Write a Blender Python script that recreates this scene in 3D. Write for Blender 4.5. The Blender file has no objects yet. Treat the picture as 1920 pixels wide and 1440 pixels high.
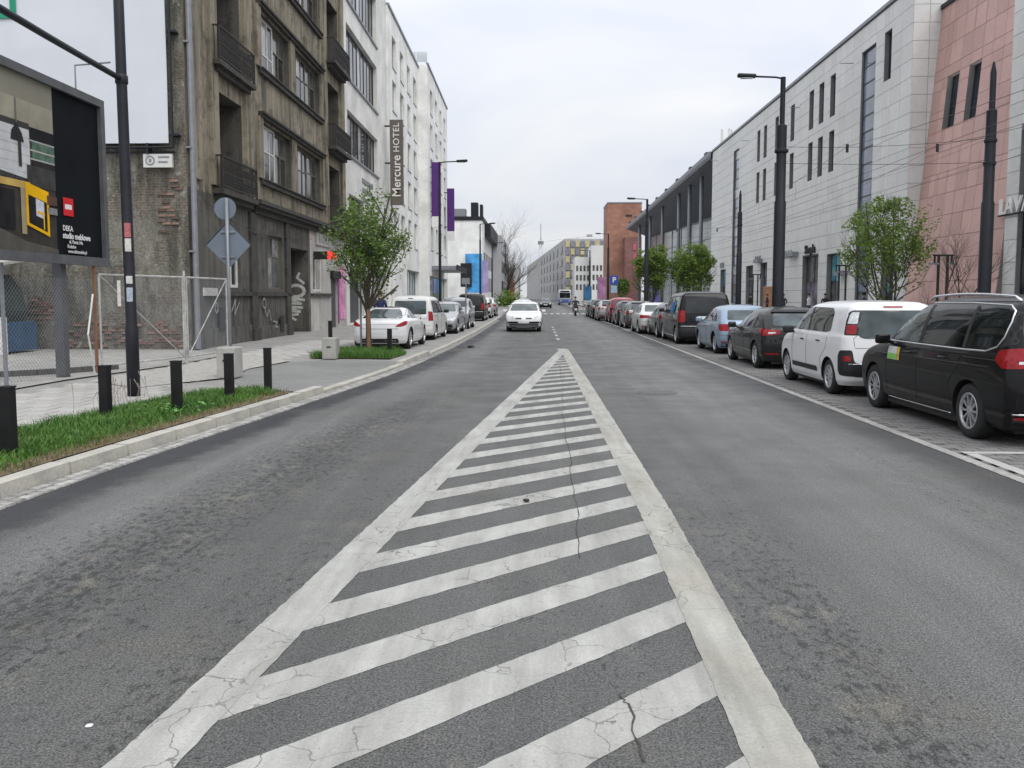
import bpy, bmesh, math, random
from mathutils import Vector, Matrix, noise
from mathutils.bvhtree import BVHTree
R = math.radians
random.seed(11)
scene = bpy.context.scene
col = scene.collection
# ------------------------------------------------------------------ camera
cam_d = bpy.data.cameras.new('camera')
cam = bpy.data.objects.new('camera', cam_d); col.objects.link(cam)
cam_d.sensor_width = 36.0; cam_d.lens = 1620 / 1920 * 36
cam_d.clip_start = 0.1; cam_d.clip_end = 5000
cam_d.shift_y = -33 / 1920
cam.location = (0, 0, 1.7)
cam.rotation_euler = (R(90 - 4.623), 0, R(1.762))
scene.camera = cam
# ------------------------------------------------------------------ sky
SUN_EL, SUN_AZ = 52.0, 150.0      # the sun stands behind the camera, hidden by cloud
world = bpy.data.worlds.new('World'); scene.world = world; world.use_nodes = True
wn = world.node_tree.nodes; wl = world.node_tree.links; wn.clear()
sky = wn.new('ShaderNodeTexSky'); sky.sky_type = 'NISHITA'; sky.sun_disc = False
sky.sun_elevation = R(SUN_EL); sky.sun_rotation = R(SUN_AZ); sky.dust_density = 3.0
bg1 = wn.new('ShaderNodeBackground'); bg1.inputs[1].default_value = 0.12
wl.new(sky.outputs[0], bg1.inputs[0])
tc = wn.new('ShaderNodeTexCoord')
sep = wn.new('ShaderNodeSeparateXYZ'); wl.new(tc.outputs['Generated'], sep.inputs[0])
zadd = wn.new('ShaderNodeMath'); zadd.operation = 'ADD'; zadd.inputs[1].default_value = 0.35; wl.new(sep.outputs[2], zadd.inputs[0])
zmax = wn.new('ShaderNodeMath'); zmax.operation = 'MAXIMUM'; zmax.inputs[1].default_value = 0.08; wl.new(zadd.outputs[0], zmax.inputs[0])
dx = wn.new('ShaderNodeMath'); dx.operation = 'DIVIDE'; wl.new(sep.outputs[0], dx.inputs[0]); wl.new(zmax.outputs[0], dx.inputs[1])
dy = wn.new('ShaderNodeMath'); dy.operation = 'DIVIDE'; wl.new(sep.outputs[1], dy.inputs[0]); wl.new(zmax.outputs[0], dy.inputs[1])
cmb = wn.new('ShaderNodeCombineXYZ'); wl.new(dx.outputs[0], cmb.inputs[0]); wl.new(dy.outputs[0], cmb.inputs[1])
cn = wn.new('ShaderNodeTexNoise'); cn.inputs['Scale'].default_value = 1.6; cn.inputs['Detail'].default_value = 5.0
cn.inputs['Roughness'].default_value = 0.48; cn.inputs['Distortion'].default_value = 0.5
wl.new(cmb.outputs[0], cn.inputs['Vector'])
cr = wn.new('ShaderNodeValToRGB'); wl.new(cn.outputs['Fac'], cr.inputs[0])
cr.color_ramp.elements[0].position = 0.34; cr.color_ramp.elements[0].color = (0.80, 0.85, 0.985, 1)
cr.color_ramp.elements[1].position = 0.66; cr.color_ramp.elements[1].color = (1.06, 1.06, 1.055, 1)
# overcast sky: evenly brighter from the horizon to the zenith
zpos = wn.new('ShaderNodeMath'); zpos.operation = 'MAXIMUM'; zpos.inputs[1].default_value = 0.0; wl.new(sep.outputs[2], zpos.inputs[0])
grad = wn.new('ShaderNodeMath'); grad.operation = 'MULTIPLY_ADD'; grad.inputs[1].default_value = 0.85; grad.inputs[2].default_value = 0.73; wl.new(zpos.outputs[0], grad.inputs[0])
bg2 = wn.new('ShaderNodeBackground'); wl.new(grad.outputs[0], bg2.inputs[1])
wl.new(cr.outputs[0], bg2.inputs[0])
mx = wn.new('ShaderNodeMixShader'); mx.inputs[0].default_value = 0.9
wl.new(bg1.outputs[0], mx.inputs[1]); wl.new(bg2.outputs[0], mx.inputs[2])
wo = wn.new('ShaderNodeOutputWorld'); wl.new(mx.outputs[0], wo.inputs[0])
# ------------------------------------------------------------------ sun behind the clouds
sl = bpy.data.lights.new('sun', 'SUN'); sl.energy = 1.5; sl.angle = R(45); sl.color = (1.0, 0.97, 0.92)
so = bpy.data.objects.new('sun', sl); col.objects.link(so)
so.rotation_euler = (R(90 - SUN_EL), 0, R(180 - SUN_AZ))
so.location = (20, -40, 60)
# ------------------------------------------------------------------ exposure
vs = scene.view_settings
vs.view_transform = 'Standard'; vs.look = 'None'; vs.exposure = 0.12; vs.gamma = 1.0
vs.use_curve_mapping = False
scene.render.engine = 'CYCLES'
scene.cycles.use_denoising = True
scene.cycles.max_bounces = 6; scene.cycles.diffuse_bounces = 3; scene.cycles.glossy_bounces = 3
scene.cycles.transparent_max_bounces = 8
scene.cycles.sample_clamp_indirect = 4.0

# ================================================================== helpers
def setp(o, label=None, cat=None, group=None, kind=None):
    if label: o['label'] = label
    if cat: o['category'] = cat
    if group: o['group'] = group
    if kind: o['kind'] = kind
    return o

def thing(name, label, cat, loc=(0, 0, 0), rz=0.0, group=None):
    o = bpy.data.objects.new(name, None); col.objects.link(o)
    o.empty_display_size = 0.2
    o.location = loc; o.rotation_euler = (0, 0, rz)
    return setp(o, label, cat, group)

def world_inv(p):
    m = Matrix.Translation(p.location) @ Matrix.Rotation(p.rotation_euler[2], 4, 'Z')
    q = p.parent
    if q is not None:
        m = world_inv(q).inverted() @ p.matrix_parent_inverse @ m
    return m.inverted()

def link(name, mesh, parent=None, keep=False):
    """an object of that mesh; keep=True: the mesh is in world coordinates though it has a parent"""
    o = bpy.data.objects.new(name, mesh); col.objects.link(o)
    if parent is not None:
        o.parent = parent
        if keep: o.matrix_parent_inverse = world_inv(parent)
    return o

class MB:
    def __init__(s): s.v = []; s.f = []; s.m = []
    def add(s, vs_, fs, mi=0):
        b = len(s.v); s.v.extend([tuple(p) for p in vs_])
        for f in fs: s.f.append([b + i for i in f]); s.m.append(mi)
        return s
    def quad(s, a, b, c, d, mi=0): return s.add([a, b, c, d], [(0, 1, 2, 3)], mi)
    def poly(s, pts, mi=0): return s.add(pts, [tuple(range(len(pts)))], mi)
    def corners(s, c, mi=0):
        return s.add(c, [(0, 3, 2, 1), (4, 5, 6, 7), (0, 1, 5, 4), (1, 2, 6, 5), (2, 3, 7, 6), (3, 0, 4, 7)], mi)
    def box(s, x0, x1, y0, y1, z0, z1, mi=0):
        return s.corners([(x0, y0, z0), (x1, y0, z0), (x1, y1, z0), (x0, y1, z0), (x0, y0, z1), (x1, y0, z1), (x1, y1, z1), (x0, y1, z1)], mi)
    def fbox(s, F, u0, u1, d0, d1, z0, z1, mi=0):
        return s.corners([F(u0, d0, z0), F(u1, d0, z0), F(u1, d1, z0), F(u0, d1, z0), F(u0, d0, z1), F(u1, d0, z1), F(u1, d1, z1), F(u0, d1, z1)], mi)
    def tube(s, pts, r, n=8, mi=0, caps=True):
        """a tube along points; r one radius or one per point"""
        pts = [Vector(p) for p in pts]
        rs = r if isinstance(r, (list, tuple)) else [r] * len(pts)
        rings = []; prev = None
        for i, p in enumerate(pts):
            t = (pts[min(i + 1, len(pts) - 1)] - pts[max(i - 1, 0)])
            if t.length < 1e-9: t = Vector((0, 0, 1))
            t.normalize()
            if prev is None:
                a = Vector((1, 0, 0)) if abs(t.x) < 0.8 else Vector((0, 1, 0))
                x = t.cross(a).normalized()
            else:
                x = (prev - t * prev.dot(t))
                x = x.normalized() if x.length > 1e-6 else t.orthogonal().normalized()
            prev = x; y = t.cross(x)
            rings.append([p + (x * math.cos(2 * math.pi * k / n) + y * math.sin(2 * math.pi * k / n)) * rs[i] for k in range(n)])
        vv = [q for rg in rings for q in rg]; ff = []
        for i in range(len(pts) - 1):
            for k in range(n):
                ff.append((i * n + k, i * n + (k + 1) % n, (i + 1) * n + (k + 1) % n, (i + 1) * n + k))
        if caps:
            ff.append(tuple(range(n - 1, -1, -1))); ff.append(tuple((len(pts) - 1) * n + k for k in range(n)))
        return s.add(vv, ff, mi)
    def lathe(s, prof, axis_o=(0, 0, 0), axis='z', n=24, mi=0):
        vv = []; ff = []
        for (r, h) in prof:
            for k in range(n):
                a = 2 * math.pi * k / n; c, d = r * math.cos(a), r * math.sin(a)
                if axis == 'z': p = (axis_o[0] + c, axis_o[1] + d, axis_o[2] + h)
                elif axis == 'x': p = (axis_o[0] + h, axis_o[1] + c, axis_o[2] + d)
                else: p = (axis_o[0] + c, axis_o[1] + h, axis_o[2] + d)
                vv.append(p)
        for i in range(len(prof) - 1):
            for k in range(n):
                ff.append((i * n + k, i * n + (k + 1) % n, (i + 1) * n + (k + 1) % n, (i + 1) * n + k))
        return s.add(vv, ff, mi)
    def prism(s, pts2, F, d0, d1, mi=0):
        """polygon of (u,z) pulled from depth d0 to d1 in frame F"""
        n = len(pts2)
        vv = [F(u, d0, z) for u, z in pts2] + [F(u, d1, z) for u, z in pts2]
        ff = [tuple(range(n)), tuple(range(2 * n - 1, n - 1, -1))] + [(i, n + i, n + (i + 1) % n, (i + 1) % n) for i in range(n)]
        return s.add(vv, ff, mi)
    def mesh(s, name, mats, smooth=False, recalc=True):
        me = bpy.data.meshes.new(name)
        me.from_pydata(s.v, [], s.f)
        for m in (mats if isinstance(mats, (list, tuple)) else [mats]): me.materials.append(m)
        if any(s.m): me.polygons.foreach_set('material_index', s.m)
        if recalc:
            b = bmesh.new(); b.from_mesh(me); bmesh.ops.recalc_face_normals(b, faces=b.faces); b.to_mesh(me); b.free()
        if smooth: me.polygons.foreach_set('use_smooth', [True] * len(me.polygons))
        me.update(); return me
    def build(s, name, mats, parent=None, smooth=False, recalc=True, keep=True):
        return link(name, s.mesh(name, mats, smooth, recalc), parent, keep)

def smooth_angle(me, ang=35):
    """smooth shading, sharp where faces meet at a steeper angle"""
    b = bmesh.new(); b.from_mesh(me)
    for e in b.edges:
        e.smooth = not (len(e.link_faces) == 2 and e.calc_face_angle(0) > R(ang))
    for f in b.faces: f.smooth = True
    b.to_mesh(me); b.free(); me.update(); return me

def copy_tree(o, parent=None):
    c = o.copy(); col.objects.link(c); c.parent = parent
    for ch in o.children: copy_tree(ch, c)
    return c

def frame(x0, y0, ang, out):
    """facade frame: u runs along the wall, d outward, z up. ang: direction of u; out: +1 outward is right of u, -1 left"""
    ux, uy = math.sin(ang), math.cos(ang)
    nx, ny = (uy * out, -ux * out)
    return lambda u, d, z: (x0 + ux * u + nx * d, y0 + uy * u + ny * d, z)

def pieces(name, boxes, mat, parent, limit=300, keyf=None, kindname=None, keep=True, jit=0.0, smallname=None):
    """boxes: (center, size, rz). The first 300 (largest in view) are objects sharing unit meshes, the rest one joined mesh"""
    boxes = sorted(boxes, key=keyf) if keyf else boxes
    cache = {}
    for (c, sz, rz) in boxes[:limit]:
        k = tuple(round(v, 3) for v in sz)
        if k not in cache:
            m = MB(); bv = min(0.012, min(sz) * 0.2)
            a, b, h = sz[0] / 2, sz[1] / 2, sz[2] / 2
            m.corners([(-a, -b, -h), (a, -b, -h), (a, b, -h), (-a, b, -h), (-a + bv, -b + bv, h), (a - bv, -b + bv, h), (a - bv, b - bv, h), (-a + bv, b - bv, h)]) if jit == 0 else m.box(-a, a, -b, b, -h, h)
            cache[k] = m.mesh(name, mat)
        o = link(name, cache[k], parent, keep); o.location = c; o.rotation_euler = (0, 0, rz)
    if len(boxes) > limit:
        m = MB()
        for (c, sz, rz) in boxes[limit:]:
            ca, sa = math.cos(rz), math.sin(rz); a, b, h = sz[0] / 2, sz[1] / 2, sz[2] / 2
            m.corners([(c[0] + x * ca - y * sa, c[1] + x * sa + y * ca, c[2] + z) for z in (-h, h) for x, y in ((-a, -b), (a, -b), (a, b), (-a, b))])
        setp(m.build(smallname or (name + 's'), mat, parent, recalc=False, keep=keep), kind='stuff')

# ================================================================== materials
def nmat(name):
    m = bpy.data.materials.new(name); m.use_nodes = True
    nt = m.node_tree; b = nt.nodes['Principled BSDF']
    return m, nt.nodes, nt.links, b

def coords(N, L, scale=(1, 1, 1), kind='Object'):
    t = N.new('ShaderNodeTexCoord'); mp = N.new('ShaderNodeMapping'); mp.inputs['Scale'].default_value = scale
    L.new(t.outputs[kind], mp.inputs[0]); return mp.outputs[0]

def noise_n(N, L, vec, scale, detail=4, rough=0.55, dist=0):
    n = N.new('ShaderNodeTexNoise'); n.inputs['Scale'].default_value = scale; n.inputs['Detail'].default_value = detail
    n.inputs['Roughness'].default_value = rough; n.inputs['Distortion'].default_value = dist
    if vec is not None: L.new(vec, n.inputs['Vector'])
    return n.outputs['Fac']

def ramp(N, L, fac, a, b, p0=0.0, p1=1.0):
    r = N.new('ShaderNodeValToRGB'); e = r.color_ramp.elements
    e[0].position = p0; e[1].position = p1; e[0].color = a if len(a) == 4 else (*a, 1); e[1].color = b if len(b) == 4 else (*b, 1)
    L.new(fac, r.inputs[0]); return r.outputs[0]

def mixc(N, L, fac, a, b, mode='MIX'):
    m = N.new('ShaderNodeMix'); m.data_type = 'RGBA'; m.blend_type = mode
    for sock, v in ((m.inputs[0], fac), (m.inputs[6], a), (m.inputs[7], b)):
        if isinstance(v, (int, float)): sock.default_value = v
        elif isinstance(v, tuple): sock.default_value = v if len(v) == 4 else (*v, 1)
        else: L.new(v, sock)
    return m.outputs[2]

def mth(N, L, op, a, b=None, clamp=False):
    m = N.new('ShaderNodeMath'); m.operation = op; m.use_clamp = clamp
    for i, v in enumerate((a, b)):
        if v is None: continue
        if isinstance(v, (int, float)): m.inputs[i].default_value = v
        else: L.new(v, m.inputs[i])
    return m.outputs[0]

def maprange(N, L, v, a, b, c=0.0, d=1.0, smooth=True):
    m = N.new('ShaderNodeMapRange'); m.interpolation_type = 'SMOOTHSTEP' if smooth else 'LINEAR'
    L.new(v, m.inputs[0])
    for i, x in zip((1, 2, 3, 4), (a, b, c, d)): m.inputs[i].default_value = x
    return m.outputs[0]

def bump(N, L, b, h, strength=0.3, dist=0.02):
    n = N.new('ShaderNodeBump'); n.inputs['Strength'].default_value = strength; n.inputs['Distance'].default_value = dist
    L.new(h, n.inputs['Height']); L.new(n.outputs[0], b.inputs['Normal'])

def pm(name, c, rough=0.7, var=0.15, scale=3.0, bs=0, bscale=40, metal=0.0, rnd=0.0, fine=0.0, stretch=(1, 1, 1), spec=0.5, coat=0.0, streak=0.0):
    """plain procedural material: colour with uneven tone, fine grain, relief, a different tone for each object"""
    m, N, L, b = nmat(name)
    v = coords(N, L, stretch)
    n1 = noise_n(N, L, v, scale, 5)
    cc = ramp(N, L, n1, tuple(x * (1 - var) for x in c), tuple(min(1, x * (1 + var)) for x in c), 0.3, 0.7)
    if fine:
        n2 = noise_n(N, L, v, scale * 14, 3)
        cc = mixc(N, L, 1.0, cc, ramp(N, L, n2, (1 - fine,) * 3, (1 + fine,) * 3, 0.3, 0.7), 'MULTIPLY')
    if streak:
        vs_ = coords(N, L, (1.6, 1.6, 0.12)); n3 = noise_n(N, L, vs_, 2.2, 6, 0.6)
        cc = mixc(N, L, 1.0, cc, ramp(N, L, n3, (1 - streak,) * 3, (1, 1, 1), 0.36, 0.62), 'MULTIPLY')
    if rnd:
        oi = N.new('ShaderNodeObjectInfo')
        cc = mixc(N, L, 1.0, cc, ramp(N, L, oi.outputs['Random'], (1 - rnd,) * 3, (1 + rnd * 0.6,) * 3), 'MULTIPLY')
    L.new(cc, b.inputs['Base Color'])
    b.inputs['Roughness'].default_value = rough; b.inputs['Metallic'].default_value = metal
    b.inputs['Specular IOR Level'].default_value = spec
    if coat: b.inputs['Coat Weight'].default_value = coat; b.inputs['Coat Roughness'].default_value = 0.06
    if bs: bump(N, L, b, noise_n(N, L, v, bscale, 4), bs, 0.01)
    return m

def paint(name, c, metal=0.0, rough=0.35, coat=0.7):
    """car paint: clear coat, faint dust and flake"""
    m, N, L, b = nmat(name)
    v = coords(N, L)
    n1 = noise_n(N, L, v, 2.3, 5, 0.6)
    dusty = tuple(0.96 * x + 0.04 * 0.16 for x in c)
    L.new(ramp(N, L, n1, c, dusty, 0.35, 0.75), b.inputs['Base Color'])
    b.inputs['Roughness'].default_value = rough; b.inputs['Metallic'].default_value = metal
    b.inputs['Specular IOR Level'].default_value = 0.1
    b.inputs['Coat Weight'].default_value = coat
    L.new(maprange(N, L, noise_n(N, L, v, 6, 4), 0.3, 0.7, 0.015, 0.05), b.inputs['Coat Roughness'])
    return m

def glass_m(name, c=(0.012, 0.015, 0.016), rough=0.06, var=0.5, scale=0.8):
    m, N, L, b = nmat(name)
    v = coords(N, L)
    n = noise_n(N, L, v, scale, 2)
    L.new(ramp(N, L, n, tuple(x * (1 - var) for x in c), tuple(x * (1 + var) for x in c), 0.35, 0.65), b.inputs['Base Color'])
    b.inputs['Roughness'].default_value = rough; b.inputs['Specular IOR Level'].default_value = 0.6
    bump(N, L, b, noise_n(N, L, v, 0.9, 1), 0.05, 0.05)
    return m

def emit(name, c, s):
    m, N, L, b = nmat(name); b.inputs['Base Color'].default_value = (*c, 1)
    b.inputs['Emission Color'].default_value = (*c, 1); b.inputs['Emission Strength'].default_value = s
    v = coords(N, L); L.new(ramp(N, L, noise_n(N, L, v, 6), tuple(x * 0.8 for x in c), c, .3, .7), b.inputs['Base Color'])
    return m

M = {}
M['steel_dark'] = pm('dark_steel_paint', (0.016, 0.018, 0.024), 0.5, 0.2, 2, fine=0.1, spec=0.3)
M['steel_grey'] = pm('galvanised_steel', (0.23, 0.245, 0.265), 0.5, 0.12, 5, metal=0.3)
M['black'] = pm('black_plastic', (0.012, 0.012, 0.013), 0.55, 0.3, 8)
M['rubber'] = pm('tyre_rubber', (0.018, 0.018, 0.018), 0.85, 0.25, 12, bs=0.2, bscale=60)
M['alloy'] = pm('alloy_rim', (0.52, 0.53, 0.54), 0.3, 0.12, 9, metal=0.7)
M['chrome'] = pm('chrome_trim', (0.72, 0.73, 0.75), 0.18, 0.05, 5, metal=0.9)
M['plate'] = pm('number_plate', (0.72, 0.73, 0.72), 0.4, 0.06, 9)
M['redlamp'] = pm('red_lamp_lens', (0.27, 0.008, 0.012), 0.15, 0.35, 22, coat=0.3, spec=.3)
M['clearlamp'] = pm('clear_lamp_lens', (0.55, 0.57, 0.58), 0.1, 0.3, 16, coat=0.7)
M['carglass'] = glass_m('car_glass', (0.010, 0.014, 0.015), 0.03, 0.6, 2.5)
M['carglass_lt'] = glass_m('car_glass_lighter', (0.055, 0.075, 0.078), 0.03, 0.5, 2.0)
M['concrete'] = pm('concrete', (0.36, 0.355, 0.33), 0.85, 0.14, 2.5, bs=0.25, bscale=45, rnd=0.12, fine=0.12)
M['kerb'] = pm('kerb_stone', (0.40, 0.385, 0.34), 0.85, 0.14, 2.0, bs=0.25, bscale=60, rnd=0.10, fine=0.14)
M['white'] = pm('white_paint_metal', (0.66, 0.66, 0.64), 0.55, 0.12, 6)
M['wood'] = pm('stake_wood', (0.20, 0.105, 0.06), 0.85, 0.3, 8, stretch=(3, 3, 0.4), bs=0.3)
# ================================================================== ground, road, kerbs
def lerp_tab(tab, y):
    if y <= tab[0][0]: return tab[0][1]
    for (a, b), (c, d) in zip(tab, tab[1:]):
        if y <= c: return b + (d - b) * (y - a) / (c - a)
    return tab[-1][1]
def smooth_tab(tab, y, w=1.5):
    return sum(lerp_tab(tab, y + w * (k - 3) / 3) for k in range(7)) / 7
KTAB = [(-20, -4.75), (4, -4.62), (7, -4.52), (9.5, -4.34), (11, -4.15), (14, -3.86), (17, -3.55), (21, -3.28), (28, -3.05), (38, -2.95), (60, -3.0), (120, -3.6), (260, -9)]
def kx(y): return smooth_tab(KTAB, y)          # left kerb face
RX = 4.52                                       # line between the carriageway and the parking bays

def asphalt(name, base, left=False):
    m, N, L, b = nmat(name)
    v = coords(N, L)
    big = noise_n(N, L, v, 0.35, 4, 0.6)
    c = ramp(N, L, big, tuple(x * 0.86 for x in base), tuple(x * 1.15 for x in base), 0.3, 0.7)
    if left:
        at = N.new('ShaderNodeAttribute'); at.attribute_name = 'kd'
        sp = N.new('ShaderNodeSeparateXYZ'); L.new(at.outputs['Vector'], sp.inputs[0])
        kd, rd, band = sp.outputs[0], sp.outputs[1], sp.outputs[2]
        wob = mth(N, L, 'MULTIPLY', mth(N, L, 'SUBTRACT', noise_n(N, L, v, 2.2, 6, 0.65), 0.5), 0.55)
        kd2 = mth(N, L, 'ADD', kd, wob)
        # newer, blacker strip along the gutter and along the bays
        c = mixc(N, L, maprange(N, L, kd2, 0.55, 0.85, 0.9, 0.0), c, (0.026, 0.027, 0.031))
        wob2 = mth(N, L, 'ADD', rd, mth(N, L, 'MULTIPLY', wob, 0.9))
        c = mixc(N, L, maprange(N, L, wob2, 0.4, 0.75, 0.75, 0.0), c, (0.042, 0.042, 0.043))
        # scabbed patches: dark flecks where the surface has worn away, in bands
        str_ = coords(N, L, (1.0, 0.55, 1))
        fl = noise_n(N, L, str_, 19, 6, 0.8)
        amt = mth(N, L, 'ADD', mth(N, L, 'MULTIPLY', band, 0.14), mth(N, L, 'MULTIPLY', noise_n(N, L, v, 0.7, 3), 0.10))
        thr = mth(N, L, 'SUBTRACT', mth(N, L, 'ADD', fl, amt), 0.68)
        c = mixc(N, L, maprange(N, L, thr, -0.015, 0.05, 0.0, 0.80), c, (0.022, 0.022, 0.021))
        # pale dusty blotches beside the flecks
        du = mth(N, L, 'MULTIPLY', maprange(N, L, noise_n(N, L, str_, 5, 5, 0.65), 0.52, 0.7), band)
        c = mixc(N, L, mth(N, L, 'MULTIPLY', du, 0.55), c, (0.20, 0.185, 0.15))
        # tyre-polished tracks and long smears along the lane
        tr = mth(N, L, 'MULTIPLY', mth(N, L, 'SUBTRACT', rd, 1.75), 1.05); g1 = mth(N, L, 'POWER', 2.718, mth(N, L, 'MULTIPLY', mth(N, L, 'MULTIPLY', tr, tr), -1.0))
        tl_ = mth(N, L, 'MULTIPLY', mth(N, L, 'SUBTRACT', kd2, 1.2), 2.2); g3 = mth(N, L, 'POWER', 2.718, mth(N, L, 'MULTIPLY', mth(N, L, 'MULTIPLY', tl_, tl_), -1.0))
        tk = mth(N, L, 'ADD', g1, g3)
        c = mixc(N, L, 1.0, c, ramp(N, L, mth(N, L, 'MULTIPLY', tk, 0.9), (0.84, 0.84, 0.83), (1.30, 1.30, 1.31)), 'MULTIPLY')
        smear = noise_n(N, L, coords(N, L, (1.6, 0.10, 1)), 1.6, 6, 0.62)
        c = mixc(N, L, 1.0, c, ramp(N, L, smear, (0.84,) * 3, (1.14,) * 3, 0.34, 0.66), 'MULTIPLY')
        # brownish film
        c = mixc(N, L, maprange(N, L, noise_n(N, L, v, 0.9, 5, 0.6), 0.5, 0.75, 0, 0.35), c, (0.125, 0.112, 0.088))
    g = noise_n(N, L, v, 95, 3, 0.7)
    c = mixc(N, L, 1.0, c, ramp(N, L, g, (0.30, 0.30, 0.30), (1.85, 1.85, 1.82), 0.35, 0.65), 'MULTIPLY')
    g2 = noise_n(N, L, v, 34, 4, 0.75)
    c = mixc(N, L, 1.0, c, ramp(N, L, g2, (0.72,) * 3, (1.25,) * 3, 0.32, 0.68), 'MULTIPLY')
    L.new(c, b.inputs['Base Color'])
    L.new(maprange(N, L, noise_n(N, L, v, 1.3, 4), 0.3, 0.7, 0.55, 0.75), b.inputs['Roughness'])
    b.inputs['Specular IOR Level'].default_value = 0.45
    gg = mth(N, L, 'ADD', mth(N, L, 'MULTIPLY', noise_n(N, L, v, 120, 2), 0.6), noise_n(N, L, v, 14, 4))
    bump(N, L, b, gg, 0.55, 0.012)
    return m
M['asphalt'] = asphalt('road_asphalt', (0.096, 0.098, 0.096), True)
M['asphalt2'] = asphalt('driveway_asphalt', (0.20, 0.20, 0.195))
M['ground'] = pm('city_ground', (0.22, 0.215, 0.20), 0.9, 0.15, 0.4, fine=0.15)
M['tramsett'] = pm('tram_bed_concrete', (0.25, 0.245, 0.23), 0.85, 0.15, 1.2, fine=0.2)

def sheet(name, mat, x0, x1, y0, y1, z, label=None):
    m = MB().quad((x0, y0, z), (x1, y0, z), (x1, y1, z), (x0, y1, z))
    return setp(m.build(name, mat, recalc=False), kind='structure')
sheet('ground', M['ground'], -1500, 1500, -300, 2500, -0.03)

def build_road():
    ys = [-14 + 0.5 * i for i in range(148)] + [60 + 4 * i for i in range(120)]
    nx = 24; v = []; f = []; att = []
    for y in ys:
        a, b = kx(y), RX + 0.02 if y < 75 else RX + 0.02 + (y - 75) * 0.01
        for i in range(nx + 1):
            x = a + (b - a) * i / nx
            v.append((x, y, 0.0))
            b1 = math.exp(-(((x + 2.75 - 0.085 * (y - 5)) / 0.75) ** 2)) * max(0, min(1, (20 - y) / 8))
            b2 = math.exp(-(((x - 1.35) / 0.3) ** 2)) * max(0, min(1, (9.5 - y) / 4)) * 1.1
            b3 = math.exp(-(((x + 1.5 - 0.09 * (y - 4)) / 0.25) ** 2)) * max(0, min(1, (14 - y) / 6)) * 0.7
            b5 = .75 * math.exp(-(((x - .1) / .9) ** 2)) * max(0, min(1, (7.5 - y) / 4)) * (0.5 + 0.5 * math.sin(x * 5 + y * 3.1))
            b4 = math.exp(-(((x - 3.55) / 0.28) ** 2)) * max(0, min(1, (16 - y) / 6)) * 0.6
            att.append((x - a, RX - x, min(1.0, b1 + b2 + b3 + b4 + b5)))
    for j in range(len(ys) - 1):
        for i in range(nx):
            k = j * (nx + 1) + i; f.append((k, k + 1, k + nx + 2, k + nx + 1))
    me = bpy.data.meshes.new('road'); me.from_pydata(v, [], f); me.materials.append(M['asphalt'])
    at = me.attributes.new('kd', 'FLOAT_VECTOR', 'POINT'); at.data.foreach_set('vector', [q for t in att for q in t])
    return setp(link('road', me), kind='structure')
road = build_road()

# ---- painted markings, each a child of the road
def paint_mat(name, c, crack=True, yellow=0.0):
    m, N, L, b = nmat(name)
    v = coords(N, L)
    cc = ramp(N, L, noise_n(N, L, v, 2.0, 6, 0.65), tuple(x * 0.78 for x in c), c, 0.3, 0.66)
    cc = mixc(N, L, 1.0, cc, ramp(N, L, noise_n(N, L, v, 70, 3, 0.7), (0.84,) * 3, (1.08,) * 3, 0.3, 0.7), 'MULTIPLY')
    if yellow:
        cc = mixc(N, L, maprange(N, L, noise_n(N, L, v, 1.1, 5), 0.4, 0.7, 0.0, yellow), cc, (0.36, 0.32, 0.24))
    cc = mixc(N, L, 1.0, cc, ramp(N, L, noise_n(N, L, coords(N, L, (2.2, 0.25, 1)), 2.4, 6, 0.65), (0.74, 0.735, 0.72), (1.06,) * 3, 0.34, 0.62), 'MULTIPLY')
    # worn through to the asphalt
    w = noise_n(N, L, v, 26, 5, 0.72)
    w2 = noise_n(N, L, v, 1.6, 3)
    thr = mth(N, L, 'ADD', w, mth(N, L, 'MULTIPLY', w2, 0.22))
    cc = mixc(N, L, maprange(N, L, thr, 0.73, 0.84, 0.0, 0.85), cc, (0.09, 0.09, 0.088))
    if crack:
        wv = N.new('ShaderNodeVectorMath'); wv.operation = 'ADD'
        nn = N.new('ShaderNodeTexNoise'); nn.inputs['Scale'].default_value = 3.5; nn.inputs['Detail'].default_value = 5; L.new(v, nn.inputs['Vector'])
        sc = N.new('ShaderNodeVectorMath'); sc.operation = 'SCALE'; sc.inputs['Scale'].default_value = 0.35; L.new(nn.outputs['Color'], sc.inputs[0])
        L.new(v, wv.inputs[0]); L.new(sc.outputs[0], wv.inputs[1])
        vo = N.new('ShaderNodeTexVoronoi'); vo.feature = 'DISTANCE_TO_EDGE'; vo.inputs['Scale'].default_value = 3.3; L.new(wv.outputs[0], vo.inputs['Vector'])
        msk = maprange(N, L, noise_n(N, L, v, 0.9, 2), 0.42, 0.56)
        ck = mth(N, L, 'MULTIPLY', maprange(N, L, vo.outputs['Distance'], 0.004, 0.016, 0.85, 0.0), msk)
        cc = mixc(N, L, ck, cc, (0.13, 0.13, 0.122))
    L.new(cc, b.inputs['Base Color']); b.inputs['Roughness'].default_value = 0.7
    bump(N, L, b, mth(N, L, 'ADD', noise_n(N, L, v, 90, 2), noise_n(N, L, v, 12, 4)), 0.5, 0.008)
    return m
M['mark'] = paint_mat('worn_white_road_paint', (0.44, 0.44, 0.41))
M['mark_r'] = paint_mat('yellowed_road_paint', (0.42, 0.415, 0.375), True, 0.3)
M['mark_far'] = paint_mat('far_road_paint', (0.55, 0.55, 0.53), False)

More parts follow.
